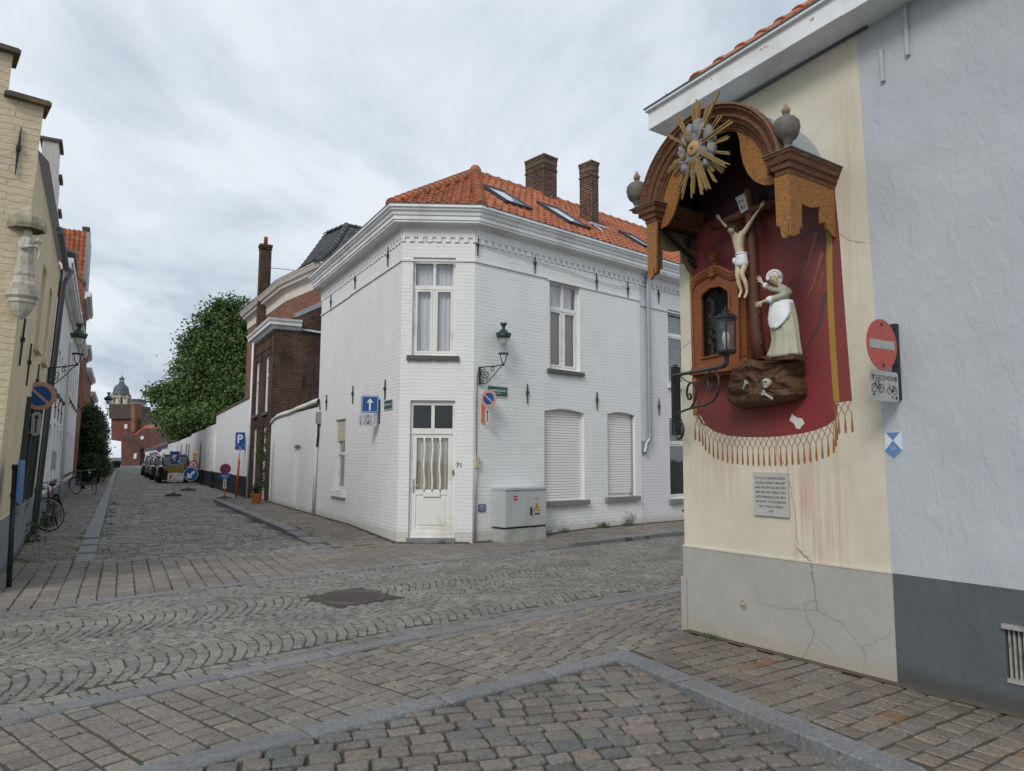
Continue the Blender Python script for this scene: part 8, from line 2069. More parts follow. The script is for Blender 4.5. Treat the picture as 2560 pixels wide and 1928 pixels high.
# ================================================================ CARS
m_tyre = simple('tyre', (.02, .02, .02), .85, .1); m_rim = simple('alloy rim', (.35, .36, .37), .35, .1, 5, 0, 1, .5, .7); m_cglass = simple('car glass', (.02, .025, .03), .06, .1, 2, 0, 1, .8); m_lightr = simple('tail light', (.35, .02, .02), .2, .1); m_lighth = simple('headlight', (.55, .58, .60), .15, .1); m_platew = simple('number plate', (.6, .6, .58), .5, .03); m_black = simple('black plastic', (.02, .02, .022), .6, .1)
def car(P, heading, paint, label, L=4.5, Wd=1.85, H=1.68, box=False):
    """heading: azimuth of the nose"""
    t_ = thing('parked_car', P, label, 'car', 'cars parked along the boundary wall')
    f = Vector((math.sin(R(heading)), math.cos(R(heading)), 0)); rgt = Vector((f.y, -f.x, 0)); P = Vector(P)
    T = lambda x, y, z: P+f*x+rgt*y+Vector((0, 0, z))
    def loft(st, n=20, e=.5):
        b_ = MB(); V = []
        for x, hw, z0, z1_, ee in st:
            for k in range(n):
                a = 2*math.pi*k/n; c_, s_ = math.cos(a), math.sin(a); yy = math.copysign(abs(c_)**ee, c_)*hw; zz = (z0+z1_)/2+math.copysign(abs(s_)**ee, s_)*(z1_-z0)/2; V.append(T(x, yy, zz))
        F = [(i*n+k, i*n+(k+1) % n, (i+1)*n+(k+1) % n, (i+1)*n+k) for i in range(len(st)-1) for k in range(n)]+[tuple(range(n)), tuple((len(st)-1)*n+k for k in range(n))]
        b_.raw(V, F); return b_
    h2 = L/2; w2 = Wd/2; zb_ = H*.62
    body = [(-h2, w2*.80, .38, zb_*.90, .45), (-h2+.10, w2*.93, .30, zb_*.98, .40), (-h2+.5, w2, .26, zb_*1.02, .38), (-.4, w2, .25, zb_*1.02, .36), (.6, w2, .25, zb_, .36), (h2-1.1, w2*.99, .26, zb_*.96, .38), (h2-.35, w2*.94, .28, zb_*.86, .42), (h2-.06, w2*.82, .34, zb_*.76, .45), (h2, w2*.6, .42, zb_*.66, .5)]
    bo = loft(body).build('body', paint, t_, smooth=True, fixn=True)
    cabn = [(-h2+.16, w2*.80, zb_*.95, zb_*1.04, .5), (-h2+.50, w2*.80, zb_*.9, H*.93, .42), (-h2+.9, w2*.79, zb_*.9, H*.99, .40), (.0, w2*.80, zb_*.9, H, .40), (.55, w2*.79, zb_*.9, H*.975, .42), (1.25, w2*.80, zb_*.88, zb_*1.02, .5)]
    loft(cabn).build('windows', m_cglass, t_, smooth=True, fixn=True)
    rf_ = [(-h2+.55, w2*.66, H*.955, H*.972, .6), (-h2+.9, w2*.70, H*.965, H*1.01, .6), (.0, w2*.70, H*.975, H*1.018, .6), (.45, w2*.68, H*.95, H*.992, .6)]
    loft(rf_).build('roof', paint, t_, smooth=True, fixn=True)
    for sx in (-1, 1):
        b_ = MB(); b_.tube([T(-h2+.7, sx*w2*.66, H*1.01), T(-h2+.8, sx*w2*.66, H*1.045), T(.3, sx*w2*.66, H*1.045), T(.4, sx*w2*.66, H*1.0)], .018, 6); b_.build('roof_rail', m_rim, t_)
        for xx in (-h2+.82, h2-.88):
            C_ = T(xx, sx*(w2-.11), .34); b_ = MB(); b_.lathe(C_, [(.20, -.11), (.33, -.11), (.345, -.07), (.345, .07), (.33, .11), (.20, .11)], 20, axis=rgt, capends=False); wh = b_.build('wheel', m_tyre, t_, smooth=True)
            b_ = MB(); b_.lathe(C_+rgt*sx*.0, [(.21, -.10), (.20, .0), (.21, .10), (.05, .10), (.0, .09)], 14, axis=rgt*sx, capends=False); b_.build('rim', m_rim, wh)
        b_ = MB(); b_.ball(T(-h2+.06, sx*w2*.74, zb_*.84), .10, .10, .10, 10, 6); b_.build('tail_light', m_lightr, t_, smooth=True)
        b_ = MB(); b_.ball(T(h2-.18, sx*w2*.74, zb_*.70), .13, .11, .07, 10, 6); b_.build('headlight', m_lighth, t_, smooth=True)
        b_ = MB(); b_.ball(T(.75, sx*(w2+.09), zb_*1.05), .08, .10, .07, 8, 6); b_.build('wing_mirror', paint, t_, smooth=True)
    b_ = MB(); b_.box(lambda x, y, o: T(-h2-.005-o, x, y), -.26, .26, .62, .73, .0, .012); b_.build('number_plate', m_platew, t_)
    b_ = MB(); b_.box(lambda x, y, o: T(-h2+.03-o, x, y), -w2*.82, w2*.82, .28, .46, .0, .05); b_.build('bumper', m_black, t_)
    if box:
        b_ = loft([(-1.2, .30, H+.08, H+.2, .6), (-.9, .38, H+.06, H+.36, .6), (.5, .38, H+.06, H+.36, .6), (.8, .25, H+.08, H+.2, .6)]); b_.build('roof_box', m_rim, t_, smooth=True)
    return t_
m_pblack = simple('black car paint', (.010, .011, .013), .15, .1, 2, 0, 1, .6); m_pdark = simple('dark grey car paint', (.030, .033, .036), .2, .1, 2, 0, 1, .6); m_psilv = simple('silver car paint', (.36, .37, .38), .25, .05, 2, 0, 1, .5, .5)
def cpos(D, v=3.55): s_ = (D-SN.y*v)/SD.y; p = T2(s_, v); return p
car(cpos(47.4), -28.9, m_pblack, 'nearest parked car, a big black SUV behind the yellow-board sign', H=1.78, Wd=1.95)
car(cpos(53.3, 3.4), -28.9, m_pdark, 'dark parked car, second in the row behind the big black SUV')
car(cpos(59.0, 3.35), -28.9, m_psilv, 'silver parked car, third in the row along the boundary wall')
car(cpos(65.5, 3.3), -28.9, m_pdark, 'dark car with rounded roof, fourth in the parked row', H=1.6)
car(cpos(72.0, 3.6), -28.9, m_pblack, 'farthest parked car, carrying a grey roof box', H=1.75, box=True)
# ================================================================ BICYCLES
def bicycle(P, az, label, framem, steer=0.0, lean=4, basket=False):
    t_ = thing('bicycle', P, label, 'bicycle', 'bicycles leaning against the left row')
    P = Vector(P); f = Vector((math.sin(R(az)), math.cos(R(az)), 0)); rgt = Vector((f.y, -f.x, 0)); up = (Vector((0, 0, 1))+rgt*math.tan(R(lean))).normalized()
    T = lambda x, z, y=0: P+f*x+up*z+rgt*y
    r_ = .335
    f2 = (Matrix.Rotation(R(steer), 3, 'Z') @ f)
    for nm, C_, ff in (('rear', T(-.53, r_), f), ('front', T(.55, r_), f2)):
        ax = ff.cross(up).normalized()
        b_ = MB(); b_.tube([C_+(ff*math.cos(a*.2094)+up*math.sin(a*.2094))*r_ for a in range(30)], .017, 6, closed=True); wh = b_.build('wheel', m_tyre, t_, smooth=True)
        b_ = MB(); b_.tube([C_+(ff*math.cos(a*.2094)+up*math.sin(a*.2094))*(r_-.022) for a in range(30)], .009, 5, closed=True)
        for a in range(18):
            q = ff*math.cos(a*.349)+up*math.sin(a*.349); b_.tube([C_+ax*(.02 if a % 2 else -.02), C_+q*(r_-.02)], .0016, 3, caps=False)
        b_.tube([C_-ax*.05, C_+ax*.05], .02, 8); b_.build('rim', m_rim, wh)
        b_ = MB(); n_ = 12; a0_, a1_ = (20, 200) if nm == 'rear' else (10, 150)
        V = []
        for i in range(n_+1):
            a = R(a0_+(a1_-a0_)*i/n_); q = (ff*math.cos(a)+up*math.sin(a))*(r_+.03); V += [C_+q-ax*.025, C_+q+ax*.025]
        b_.raw(V, [(2*i, 2*i+1, 2*i+3, 2*i+2) for i in range(n_)]); b_.build('mudguard', m_black, t_)
    b_ = MB(); bb_ = T(-.08, .29); st_ = T(-.22, .82); hd0, hd1 = T(.36, .60), T(.32, .88)
    for a, c_, rr in ((bb_, st_, .015), (bb_, hd0, .017), (st_.lerp(bb_, .25), hd1.lerp(hd0, .4), .015), (hd0, hd1, .018), (bb_, T(-.53, r_), .010), (st_.lerp(bb_, .2), T(-.53, r_), .009), (hd0, T(.55, r_, .05), .011), (hd0, T(.55, r_, -.05), .011)): b_.tube([a, c_], rr, 6)
    b_.build('frame', framem, t_, smooth=True)
    b_ = MB(); b_.tube([hd1, T(.30, .98)], .012, 6); c0_ = T(.31, .99); s2 = f2.cross(up).normalized(); b_.tube(smooth_pts([c0_-s2*.29-f2*.20, c0_-s2*.25-f2*.05, c0_-s2*.08+f2*.04, c0_+s2*.08+f2*.04, c0_+s2*.25-f2*.05, c0_+s2*.29-f2*.20]), .011, 6); b_.build('handlebar', m_rim, t_, smooth=True)
    b_ = MB(); b_.ball(T(-.27, .93), .12, .075, .04, 12, 6, rot=Matrix.Rotation(-R(az-90), 3, 'Z')); b_.tube([st_, T(-.25, .92)], .012, 6); b_.build('saddle', m_black, t_, smooth=True)
    b_ = MB(); b_.lathe(bb_, [(.09, -.012), (.09, .012)], 16, axis=rgt); b_.tube([bb_, bb_+f*.15-up*.06, bb_+f*.15-up*.06+rgt*.12], .010, 5); b_.box(lambda x, y, o: T(-.53+x, .70+y, o), -.18, .17, 0, .015, -.06, .06); b_.tube([T(-.53, r_, .04), T(-.60, .70, .05)], .006, 4); b_.build('crank_and_rack', m_black, t_)
    b_ = MB(); b_.ball(hd1+f2*.09+up*.0, .045, n=10, m=6); b_.build('headlamp', m_rim, t_, smooth=True)
    return t_
m_maroon = simple('maroon frame', (.09, .012, .02), .3, .1); m_bframe = simple('black frame', (.02, .02, .022), .35, .1)
g1 = ground(134, 1326, .085); bicycle(g1+LD*.55+LN*.02, 156, 'maroon bicycle with upright handlebar leaning on the white houses, nearer of the two', m_maroon, steer=-45, lean=8)
g2 = ground(204, 1237, .085); bicycle(g2+LD*.4-LN*.1, 112, 'black bicycle leaning in front of the ivy', m_bframe, steer=-25, lean=8)
g3 = ground(291, 1176, .085); cg = thing('cargo_bicycle', g3, 'distant dark cargo bicycle with a covered box, parked on the left pavement', 'cargo bicycle')
f = LD; 
b = MB(); V = [g3+LD*x+LN*y+Vector((0, 0, z)) for x, y, z in ((-.9, -.3, .3), (.0, -.35, .3), (.0, .35, .3), (-.9, .3, .3), (-1.0, -.42, .85), (.1, -.45, .85), (.1, .45, .85), (-1.0, .42, .85))]; b.raw(V, [(0, 1, 2, 3), (4, 5, 6, 7), (0, 1, 5, 4), (1, 2, 6, 5), (2, 3, 7, 6), (3, 0, 4, 7)]); b.build('box', m_pdark, cg)
b = MB(); b.ball(g3-LD*.45+Vector((0, 0, .9)), .55, .45, .25, 12, 6); b.build('cover', m_black, cg, smooth=True)
for xx in (-.2, 1.3): b = MB(); b.tube([g3+LD*(xx+.3*math.cos(a*.31))+Vector((0, 0, .32+.3*math.sin(a*.31))) for a in range(20)], .03, 5, closed=True); b.build('wheel', m_tyre, cg)
b = MB(); b.tube([g3+Vector((0, 0, .4)), g3+LD*.7+Vector((0, 0, .5)), g3+LD*.6+Vector((0, 0, 1.05)), g3+LD*.3-LN*.25+Vector((0, 0, 1.1))], .025, 5); b.build('frame', m_black, cg)
# far lamp on a post
gl_ = EL(50, 1.05, .085); st_ = street_lamp(gl_+Vector((0, 0, 3.9)), LD*-.3-LN*.1, 'faraway green lantern on a tall post beyond the ivy', 1.25)
b = MB(); b.tube([gl_, gl_+Vector((0, 0, 4.0))], .05, 8, r2=.035); b.build('post', m_lgreen, st_, smooth=True)
for s_, z_ in ((62, 3.6), (80, 3.6), (96, 3.6)): street_lamp(EL(s_, wlat(s_)-.05, z_), -LN, 'small far wall lantern in the left row, %s of three beyond the lamp post' % {62: 'nearest', 80: 'middle one', 96: 'farthest'}[s_], 1.2)

# ================================================================ FAR END
def ffar(px, py, D): p = far(px, py, D); return p
def house_front(px0, px1, pyb, pyt, D, mat, label, poly=None, deep=8, roof=None, rm=None, name='end_house'):
    """a building closing the street; poly is its gable outline in picture pixels at distance D"""
    P0 = far(px0, pyb, D); T = Plane(Vector((P0.x, D, 0)), (1, 0, 0)); k = D/1800
    t_ = thing(name, (P0.x, D, 0), label, 'building')
    cv = lambda px, py: ((far(px, py, D)).x-P0.x, far(px, py, D).z)
    pts = [cv(*p) for p in poly]
    pts = [(x, max(-.1, z)) for x, z in pts]
    b_ = MB(); b_.prism(T, pts, -deep, 0); b_.build('wall', mat, t_)
    return t_, T, cv
m_rb = brick('old red wall brick', (.155, .066, .055), (.13, .058, .050), (.20, .12, .10), bw=.3, rh=.1, soot=(.08, .04, .034), soot_amt=.6)
m_roof2 = simple('brown tiled roof', (.075, .055, .048), .8, .35, .8, .3, 3); m_roofg = simple('grey slate roof', (.085, .10, .12), .6, .12, .5); m_roofo = simple('patchy orange roof', (.46, .15, .06), .8, .35, .7, .3, 3, dirt=(.16, .07, .04))
D = 150
t_, T, cv = house_front(303, 352, 1166, 1090, D, m_rb, 'low red brick shed with a sloping roof at the end of the street', [(303, 1166), (303, 1085), (318, 1090), (350, 1122), (350, 1166)], deep=10)
b = MB(); b.prism(T, [cv(315, 1086), cv(353, 1120), cv(353, 1125), cv(315, 1091)], -10, .5); b.build('roof', m_roof2, t_)
b = MB(); x0_, z0_ = cv(336, 1147); x1_, z1__ = cv(343, 1134); b.box(T, x0_, x1_, z0_, z1__, 0, .3); b.build('noticeboard', m_swhite, t_)
t_, T, cv = house_front(348, 412, 1164, 1070, D+1, m_rb, 'red brick gable building with round window at the end of the street', [(348, 1166), (348, 1112), (328, 1095), (357, 1073), (368, 1070), (402, 1108), (412, 1112), (412, 1166)], deep=10)
b = MB(); ox_, oz_ = cv(355.5, 1094.5); b.lathe(T(ox_, oz_, 0), [(.38, 0), (.38, .06), (.34, .06)], 20, axis=T.n, capends=False); b.lathe(T(ox_, oz_, 0), [(.34, .03), (0, .03)], 20, axis=T.n, capends=False); b.build('window', m_swhite, t_)
b = MB(); x0_, z0_ = cv(359.5, 1135); x1_, z1__ = cv(369, 1129); b.box(T, x0_, x1_, z0_, z1__, 0, .06); b.build('nameplate', simple('pale plate', (.42, .46, .42), .6), t_)
t_, T, cv = house_front(325, 412, 1112, 1060, D+5, m_roofo, 'orange tiled roof rising behind the round-window gable', [(322, 1096), (368, 1061), (412, 1098), (412, 1130), (322, 1130)], deep=12, name='tiled_roof_house')
t_, T, cv = house_front(280, 345, 1100, 1040, D+20, m_redfar, 'tall brown brick building with a dark roof and skylights beyond the end of the street', [(278, 1100), (278, 1045), (345, 1045), (345, 1110)], deep=12)
b = MB(); b.prism(T, [cv(276, 1047), cv(340, 1047), cv(333, 1012), cv(276, 1010)], -8, .6); b.build('roof', m_roof2, t_)
b = MB(); b.prism(T, [cv(334, 1080), cv(343, 1080), cv(343, 1009), cv(334, 1009)], -2, 1.2); b.build('chimney', m_brown2, t_)
b = MB(); b.prism(T, [cv(343, 1046), cv(356, 1044), cv(378, 1066), cv(378, 1100), cv(343, 1100)], -9, -.5); b.build('side_roof', m_roof2, t_)
b = MB(); x0_, z0_ = cv(311, 1072); x1_, z1__ = cv(319, 1061); b.box(T, x0_, x1_, z0_, z1__, 0, .1); b.build('window', m_swhite, t_)
t_, T, cv = house_front(345, 412, 1080, 1028, D+45, m_roofg, 'long grey slate roof with a row of small dormers behind the orange roof', [(345, 1100), (345, 1029), (405, 1033), (412, 1060), (412, 1100)], deep=14, name='slate_roof_building')
for px in (369, 381.5, 394.5, 408): b = MB(); x0_, z0_ = cv(px, 1058); b.ball(T(x0_, z0_+.2, .1), .32, .3, .38, 8, 6); b.build('dormer', m_zincdk, t_)
b = MB(); x0_, z0_ = cv(378, 1078); x1_, z1__ = cv(398, 1064); b.box(T, x0_, x1_, z0_-.5, z1__, .2, 1.2); b.build('white_annex', m_swhite, t_)
t_, T, cv = house_front(414, 445, 1105, 1060, 120, m_redfar, 'small brick building under the tree behind the boundary wall', [(414, 1106), (414, 1082), (442, 1080), (442, 1106)], deep=6)
# domed belfry and round tower
D = 185
bt = thing('domed_belfry', far(301, 1040, D), 'pale stone belfry with arched openings and a slate-grey dome topped by a lantern', 'church tower')
m_dome = simple('slate dome', (.075, .09, .105), .55, .12, .3); m_bst = simple('pale belfry stone', (.42, .37, .29), .8, .12, .4)
k = D/1800; C = far(301, 1010, D); C = Vector((C.x, C.y, 0)); z_ = lambda py: far(301, py, D).z
b = MB()
for i in range(8):
    a = R(22.5+45*i); r_ = 21.5*k
    p = C+Vector((math.cos(a)*r_, math.sin(a)*r_, 0)); b.tube([p+Vector((0, 0, z_(1040))), p+Vector((0, 0, z_(988)))], 2.4*k, 6)
    a2 = R(45*i); 
    pn = Vector((math.cos(a2), math.sin(a2), 0)); tn_ = Vector((-pn.y, pn.x, 0)); q = C+pn*(r_*.925)
    b.tube([q+Vector((0, 0, z_(1040))), q+Vector((0, 0, z_(996)))], 1.1*k, 5)
r_ = 21.8*k
b.lathe(C, [(r_, z_(996)), (r_*1.02, z_(996)), (r_*1.06, z_(988)), (r_*.9, z_(988))], 8, d=(math.cos(R(22.5)), math.sin(R(22.5)), 0)); b.lathe(C, [(r_, z_(1045)), (r_, z_(1010)), (r_*.96, z_(1010)), (r_*.96, z_(1045))], 8, d=(math.cos(R(22.5)), math.sin(R(22.5)), 0)); b.build('arcade', m_bst, bt)
b = MB(); b.lathe(C, [(k*a_, z_(y_)) for a_, y_ in ((22.8, 989), (20, 985), (18, 979), (17, 972), (13.5, 965), (8, 961), (6, 957), (5.2, 953))], 24); b.build('dome', m_dome, bt, smooth=True)
b = MB()
for i in range(6): a = i*1.047; p = C+Vector((math.cos(a), math.sin(a), 0))*4.2*k; b.tube([p+Vector((0, 0, z_(953))), p+Vector((0, 0, z_(949)))], .9*k, 4)
b.lathe(C, [(6.4*k, z_(949.5)), (6.8*k, z_(948)), (5*k, z_(945)), (1.5*k, z_(943)), (.3*k, z_(938)), (.12*k, z_(928))], 16); b.build('lantern_top', m_dome, bt, smooth=True)
rt = thing('round_tower', far(341, 1040, 205), 'squat round stone tower with a flat grey roof, right of the belfry', 'church tower'); C = far(341, 1010, 205); C = Vector((C.x, C.y, 0)); k = 205/1800; z_ = lambda py: far(341, py, 205).z
b = MB(); b.lathe(C, [(19.5*k, z_(1045)), (19.5*k, z_(1012)), (21*k, z_(1011)), (21.5*k, z_(1008))], 20); b.build('drum', m_bst, rt, smooth=False); b = MB(); b.lathe(C, [(21.5*k, z_(1008)), (20*k, z_(1007)), (20*k, z_(1000)), (17*k, z_(998.5)), (0, z_(998.5))], 20); b.build('roof', m_dome, rt)

# ================================================================ PLANTS
def leafmat(name, dark, light, sat=None):
    t_ = NT(name); o_ = t_.tc.outputs['Object']
    c_ = t_.ramp(t_.attr('rnd'), [(0, dark), (.6, tuple((a+c)/2 for a, c in zip(dark, light))), (1, light)])
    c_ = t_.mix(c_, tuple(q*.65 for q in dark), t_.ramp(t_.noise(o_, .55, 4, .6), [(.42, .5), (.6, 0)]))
    t_.b.inputs['Transmission Weight'].default_value = 0
    m_ = t_.done(c_, .5, None, .4)
    tr = t_.n('ShaderNodeBsdfTranslucent'); t_.l(c_, tr.inputs[0]); ms = t_.n('ShaderNodeMixShader'); ms.inputs[0].default_value = .30; t_.l(t_.b.outputs[0], ms.inputs[1]); t_.l(tr.outputs[0], ms.inputs[2]); t_.l(ms.outputs[0], t_.out.inputs[0])
    return m_
m_leaf = leafmat('broad tree leaves', (.042, .085, .020), (.20, .30, .07)); m_ivy = leafmat('ivy leaves', (.018, .036, .012), (.075, .115, .028)); m_weed = leafmat('weeds', (.035, .065, .015), (.13, .19, .05)); m_bark = simple('bark', (.06, .05, .04), .9, .3, 3, .5, 10)
def leaf(mb, p, n, s_, rnd_):
    n = n.normalized(); a = n.orthogonal().normalized(); a = Matrix.Rotation(random.uniform(0, 6.28), 3, n) @ a; c = n.cross(a); mb.cr = rnd_
    b0 = len(mb.v); mb.v += [p-a*s_*.5, p+c*s_*.36-a*s_*.05+n*s_*.06, p+a*s_*.55, p-c*s_*.36-a*s_*.05+n*s_*.06]
    mb.f.append((b0, b0+1, b0+2, b0+3)); mb.uv.append(None); mb.r.append(mb.cr); mb.m.append(0)
def crown(mb, C, rx, ry, rz, nclump, nleaf, ls, rc, rng):
    """leaf clumps scattered through an uneven ellipsoid, most of them near its skin"""
    C = Vector(C)
    for _ in range(nclump):
        while True:
            q = Vector((rng.gauss(0, 1), rng.gauss(0, 1), rng.gauss(0, 1)))
            if q.length > .01: break
        q.normalize(); lump = 1+.20*noise.noise(q*2.3+C*.7)+.10*noise.noise(q*6)
        d_ = (rng.random()**.35)*lump; P = C+Vector((q.x*rx, q.y*ry, q.z*rz))*d_; tone = rng.random()*.5
        for _ in range(nleaf):
            o_ = Vector((rng.gauss(0, 1), rng.gauss(0, 1), rng.gauss(0, .7)))*rc*.5; nn = (q+Vector((rng.gauss(0, .8), rng.gauss(0, .8), .5+rng.gauss(0, .6))))
            leaf(mb, P+o_, nn if nn.length > .05 else q, ls*rng.uniform(.6, 1.2), min(.98, max(.02, tone+rng.random()*.38+.22*o_.z/rc)))  # light from above put into the colour: leaves paler towards each clump's top
rng = random.Random(11)
tr_ = thing('tree', far(575, 1110, 58)*Vector((1, 1, 0)) if False else Vector((far(575, 1110, 76).x, 76, 0)), 'big dense green broadleaf tree rising above the long white boundary wall', 'tree')
b = MB(); TD = 76
def tc(px, py, D=TD): return far(px, py, D)
for px, py, rpx, rpy, D, n_ in ((590, 905, 100, 130, 58, 620), (528, 960, 84, 108, 56, 500), (468, 1010, 56, 75, 55, 310), (640, 880, 60, 110, 61, 260), (565, 810, 55, 60, 59, 220), (448, 1045, 46, 42, 57, 170), (520, 1060, 100, 45, 52, 320), (608, 1010, 70, 80, 54, 260), (495, 870, 40, 55, 58, 110), (403, 985, 24, 13, 56, 36)):
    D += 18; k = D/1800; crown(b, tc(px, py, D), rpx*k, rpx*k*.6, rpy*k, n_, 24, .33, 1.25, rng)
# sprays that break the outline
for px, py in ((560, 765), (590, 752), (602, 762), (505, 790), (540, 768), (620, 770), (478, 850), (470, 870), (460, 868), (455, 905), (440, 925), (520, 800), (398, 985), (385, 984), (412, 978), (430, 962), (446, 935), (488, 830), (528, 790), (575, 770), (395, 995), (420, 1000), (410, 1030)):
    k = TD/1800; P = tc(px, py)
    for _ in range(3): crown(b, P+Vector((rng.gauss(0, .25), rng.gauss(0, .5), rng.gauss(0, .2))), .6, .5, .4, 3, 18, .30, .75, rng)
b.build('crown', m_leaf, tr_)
b = MB(); base = tr_.location; b.tube([base, base+Vector((.1, 0, 3)), base+Vector((-.2, .2, 7)), base+Vector((.3, 0, 12))], [.5, .42, .34, .15], 10)
for dx, dy, z0, z1_ in ((-4, -1, 3.5, 8), (3.5, 0, 4, 9.5), (-2, 1.5, 5, 11), (-6, -2, 4, 6.5), (1.5, -2, 5, 10.5)): b.tube([base+Vector((0, 0, z0)), base+Vector((dx*.5, dy*.5, (z0+z1_)/2-.3)), base+Vector((dx, dy, z1_))], [.22, .15, .05], 7)
b.build('trunk', m_bark, tr_, smooth=True)
# ivy mass on the left row
iv = thing('ivy', EL(44, 2.3), 'tall dark column of ivy covering the house fronts behind the black bicycle', 'ivy')
b = MB(); i0 = far(226, 1100, 42)
for px, py, rpx, rpy, D, n_ in ((232, 1150, 26, 55, 41, 260), (228, 1090, 24, 50, 41, 240), (226, 1045, 20, 38, 42, 150), (240, 1075, 20, 45, 44, 130), (248, 1130, 18, 60, 45, 150), (222, 1170, 20, 35, 40, 120)):
    k = D/1800; crown(b, far(px, py, D), rpx*k, .55, rpy*k, n_, 22, .13, .34, rng)
b.build('foliage', m_ivy, iv); b = MB(); p0 = far(230, 1200, 41.5); b.tube([p0, far(228, 1100, 41.8), far(226, 1030, 42)], [.06, .05, .02], 6); b.build('stem', m_bark, iv)
bu = thing('bush', EL(50, 1.9), 'small yellow-green rounded bush just beyond the ivy', 'bush'); b = MB(); crown(b, far(262, 1172, 47), .42, .45, .55, 90, 22, .10, .22, rng); b.build('foliage', m_weed, bu); b = MB(); p0 = far(262, 1192, 47); p0.z = .09; b.tube([p0, far(262, 1180, 47)], .03, 5); b.build('stem', m_bark, bu)
# potted climber by the brown house
gp_ = ground(640, 1259, .09); pt_ = thing('potted_climber', gp_, 'terracotta pot with a thin climbing plant against the brown brick house', 'potted plant')
m_terra = simple('terracotta', (.42, .12, .045), .7, .12, 6)
b = MB(); b.lathe(gp_, [(.12, 0), (.175, .27), (.20, .27), (.20, .33), (.185, .33), (.17, .29)], 20); b.build('pot', m_terra, pt_, smooth=False)
b = MB(); crown(b, gp_+Vector((.0, .05, .48)), .16, .15, .20, 26, 12, .07, .10, rng)
for i in range(34): crown(b, gp_+Vector((.12+.05*math.sin(i*.8), .15, .55+i*.055)), .05+.05*abs(math.sin(i*.33)), .05, .05, 3, 8, .06, .09, rng)
b.build('foliage', m_weed, pt_); b = MB(); b.tube([gp_+Vector((0, 0, .2)), gp_+Vector((.12, .15, 1.0)), gp_+Vector((.12, .16, 2.4))], .01, 5); b.build('stem', m_bark, pt_)
def grass(mb, P, n_, h_, spread, rng_, lean=.4):
    for _ in range(n_):
        a = rng_.uniform(0, 6.28); p = P+Vector((math.cos(a), math.sin(a), 0))*rng_.random()**.6*spread; hh = h_*rng_.uniform(.4, 1.1); d_ = Vector((rng_.gauss(0, lean), rng_.gauss(0, lean), 1)).normalized(); w_ = Vector((math.cos(a+1.5), math.sin(a+1.5), 0))*.004
        mb.cr = rng_.uniform(.2, .98); b0 = len(mb.v); mb.v += [p-w_, p+w_, p+d_*hh*.6+w_*.6, p+d_*hh+Vector((d_.x, d_.y, 0))*hh*.3, p+d_*hh*.6-w_*.6]; mb.f.append((b0, b0+1, b0+2, b0+3, b0+4)); mb.uv.append(None); mb.r.append(mb.cr); mb.m.append(0)
tufts = [((1398, 1345), 'green tuft of grass at the wall foot, just right of the grey cabinet', 150, .17, .16), ((1425, 1342), 'low spreading weeds under the middle of the wide shutter', 70, .10, .2), ((1460, 1336), 'thin weeds under the right end of the wide shutter', 60, .11, .14), ((1541, 1325), 'round green grass clump under the narrow shutter', 170, .19, .15), ((1575, 1318), 'small weed left of the tall dry weed at the wall foot', 60, .13, .10)]
for (px, py), lb, n_, h_, sp_ in tufts:
    g_ = ground(px, py, .06); x_, o_ = onF(FR, g_); g_ = FR(x_, .07, .05); b = MB(); grass(b, g_, n_, h_, sp_, rng); one(b, 'weed_tuft', m_weed, g_, lb, 'weed', 'weeds along the foot of the white wall')
g_ = ground(1593, 1318, .06); x_, o_ = onF(FR, g_); g_ = FR(x_, .07, .06); b = MB(); grass(b, g_, 60, .36, .12, rng, .25)
for i in range(60): a = rng.uniform(0, 6.3); P = g_+Vector((math.cos(a)*.10, math.sin(a)*.1, rng.uniform(.1, .36))); leaf(b, P, Vector((rng.gauss(0, 1), rng.gauss(0, 1), 1)), .03, rng.random())
one(b, 'weed_tuft', leafmat('dry weed', (.06, .07, .03), (.16, .15, .08)), g_, 'tall airy dry weed at the foot of the white wall, far right', 'weed', 'weeds along the foot of the white wall')
for P, lb, n_, h_ in ((FC(.88, .0, .05), 'small weed on the doorstep end of the corner house', 50, .08), (SF(.35, 0, .05), 'tiny grass tuft at the foot of the shrine plinth', 40, .07), (L1(5.3, .03, .08), 'leafy weeds at the foot of the cream house by its downpipe', 60, .2)):
    b = MB(); grass(b, P, n_, h_, .10, rng)
    if h_ > .15:
        for i in range(160): leaf(b, P+Vector((rng.gauss(0, .10), rng.gauss(0, .22), rng.uniform(0, .38))), Vector((rng.gauss(0, 1), rng.gauss(0, 1), 1)), .06, rng.random())
    one(b, 'weed_tuft', m_weed, P, lb, 'weed')
b = MB()
for i in range(60):
    P = L1(7.8+i*.05, .05, .10+.15*rng.random()); grass(b, P, 14, .16 if i < 35 else .36, .12, rng)
    if i > 30:
        for j in range(8): leaf(b, P+Vector((rng.gauss(0, .1), rng.gauss(0, .1), rng.uniform(.1, .6))), Vector((rng.gauss(0, 1), rng.gauss(0, 1), 1)), .06, rng.random()*.6)
tag(b.build('grass', m_weed), kind='stuff')
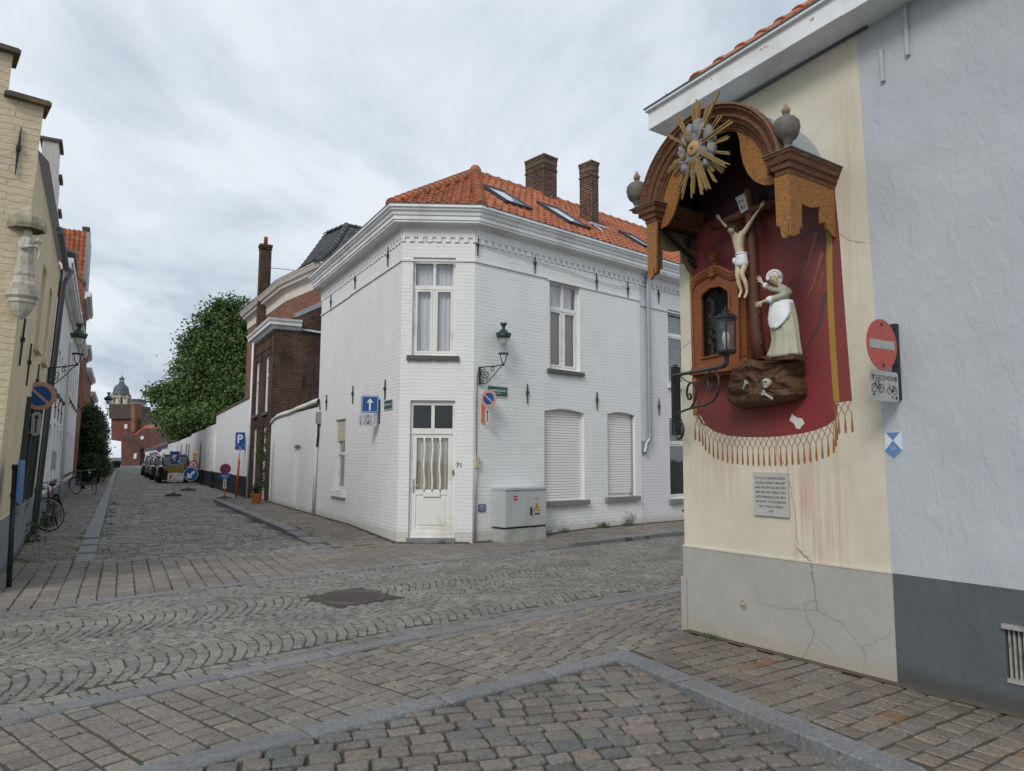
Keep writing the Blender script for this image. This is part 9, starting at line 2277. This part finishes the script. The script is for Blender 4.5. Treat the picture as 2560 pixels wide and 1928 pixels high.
# moss and grass in the gutters
b = MB()
def mossline(A_, B_, n_, wid, h_):
    for i in range(n_):
        f_ = rng.random(); p = A_.lerp(B_, f_)
        if noise.noise(p*.9) < -.12: continue
        grass(b, p+Vector((rng.gauss(0, wid), rng.gauss(0, wid), 0)), 5, h_, .04, rng, .8)
mossline(T2(14.5, 3.22), T2(27, 3.22), 420, .05, .035); mossline(EL(14, .12), EL(30, .12), 420, .07, .035); mossline(EL(14, 1.0), EL(22, 1.4), 90, .2, .03); mossline(T2(18, 3.05), T2(26, 3.05), 160, .10, .03)
tag(b.build('moss', m_weed), kind='stuff')
# grit and dirt gathered along the foot of the walls
b = MB()
for F_, x0_, x1_, zz in ((SF, .0, 4.5, .003), (FR, .05, 9, .08), (FC, 0, Wc, .006), (FL, 0, 12.9, .09), (L1, 2.5, 9.7, .09)):
    n_ = int((x1_-x0_)/.06); w_ = [.035+.055*abs(noise.noise(Vector((i*.31, x0_, zz*50))))+.015*rng.random() for i in range(n_+1)]
    for i in range(n_):
        xa_, xb_ = x0_+i*.06, x0_+(i+1)*.06; za_ = zz
        if F_ is FR: za_ = .006+zwhite(*FR(xa_, 0, .1)[:2])
        if F_ is FL: za_ = .006+zright(*FL(xa_, 0, .1)[:2])
        if F_ is L1: za_ = .006+zleft(*L1(xa_, 0, .1)[:2])
        b.face([F_(xa_, za_+.018, .003), F_(xb_, za_+.018, .003), F_(xb_, za_, w_[i+1]), F_(xa_, za_, w_[i])], None, (0, 0, 1))
for i in range(260):
    P_ = Vector((rng.uniform(-5, 3), rng.uniform(3.5, 12), .004)); s_ = rng.uniform(.003, .010); b.ball(P_, s_, s_, s_*.6, 5, 3)
tag(b.build('dirt', simple('grit', (.085, .070, .052), .95, .35, 14, .8, 60)), kind='stuff')
# leafy shoots seen past the corner of the shrine house
b = MB(); P = FS2(.55, 1.0, .12)
for i in range(9):
    zc_ = .45+i*.20; q = FS2(.30+.05*math.sin(i), zc_, .10+.03*math.cos(i*2))
    for j in range(5): leaf(b, q+Vector((rng.gauss(0, .05), rng.gauss(0, .05), rng.gauss(0, .05))), Vector((rng.gauss(0, 1), -1, rng.gauss(0, 1))), .12, .5+.48*rng.random())
b.tube([FS2(.35, 0, .08), FS2(.33, 1.2, .10), FS2(.28, 2.1, .12)], .008, 5); one(b, 'climbing_plant', m_weed, FS2(.35, 0, .08), 'bright green leafy shoots peeping past the far corner of the shrine house', 'plant')
print('tris', sum(len(o.data.polygons) for o in bpy.data.objects if o.type == 'MESH'))
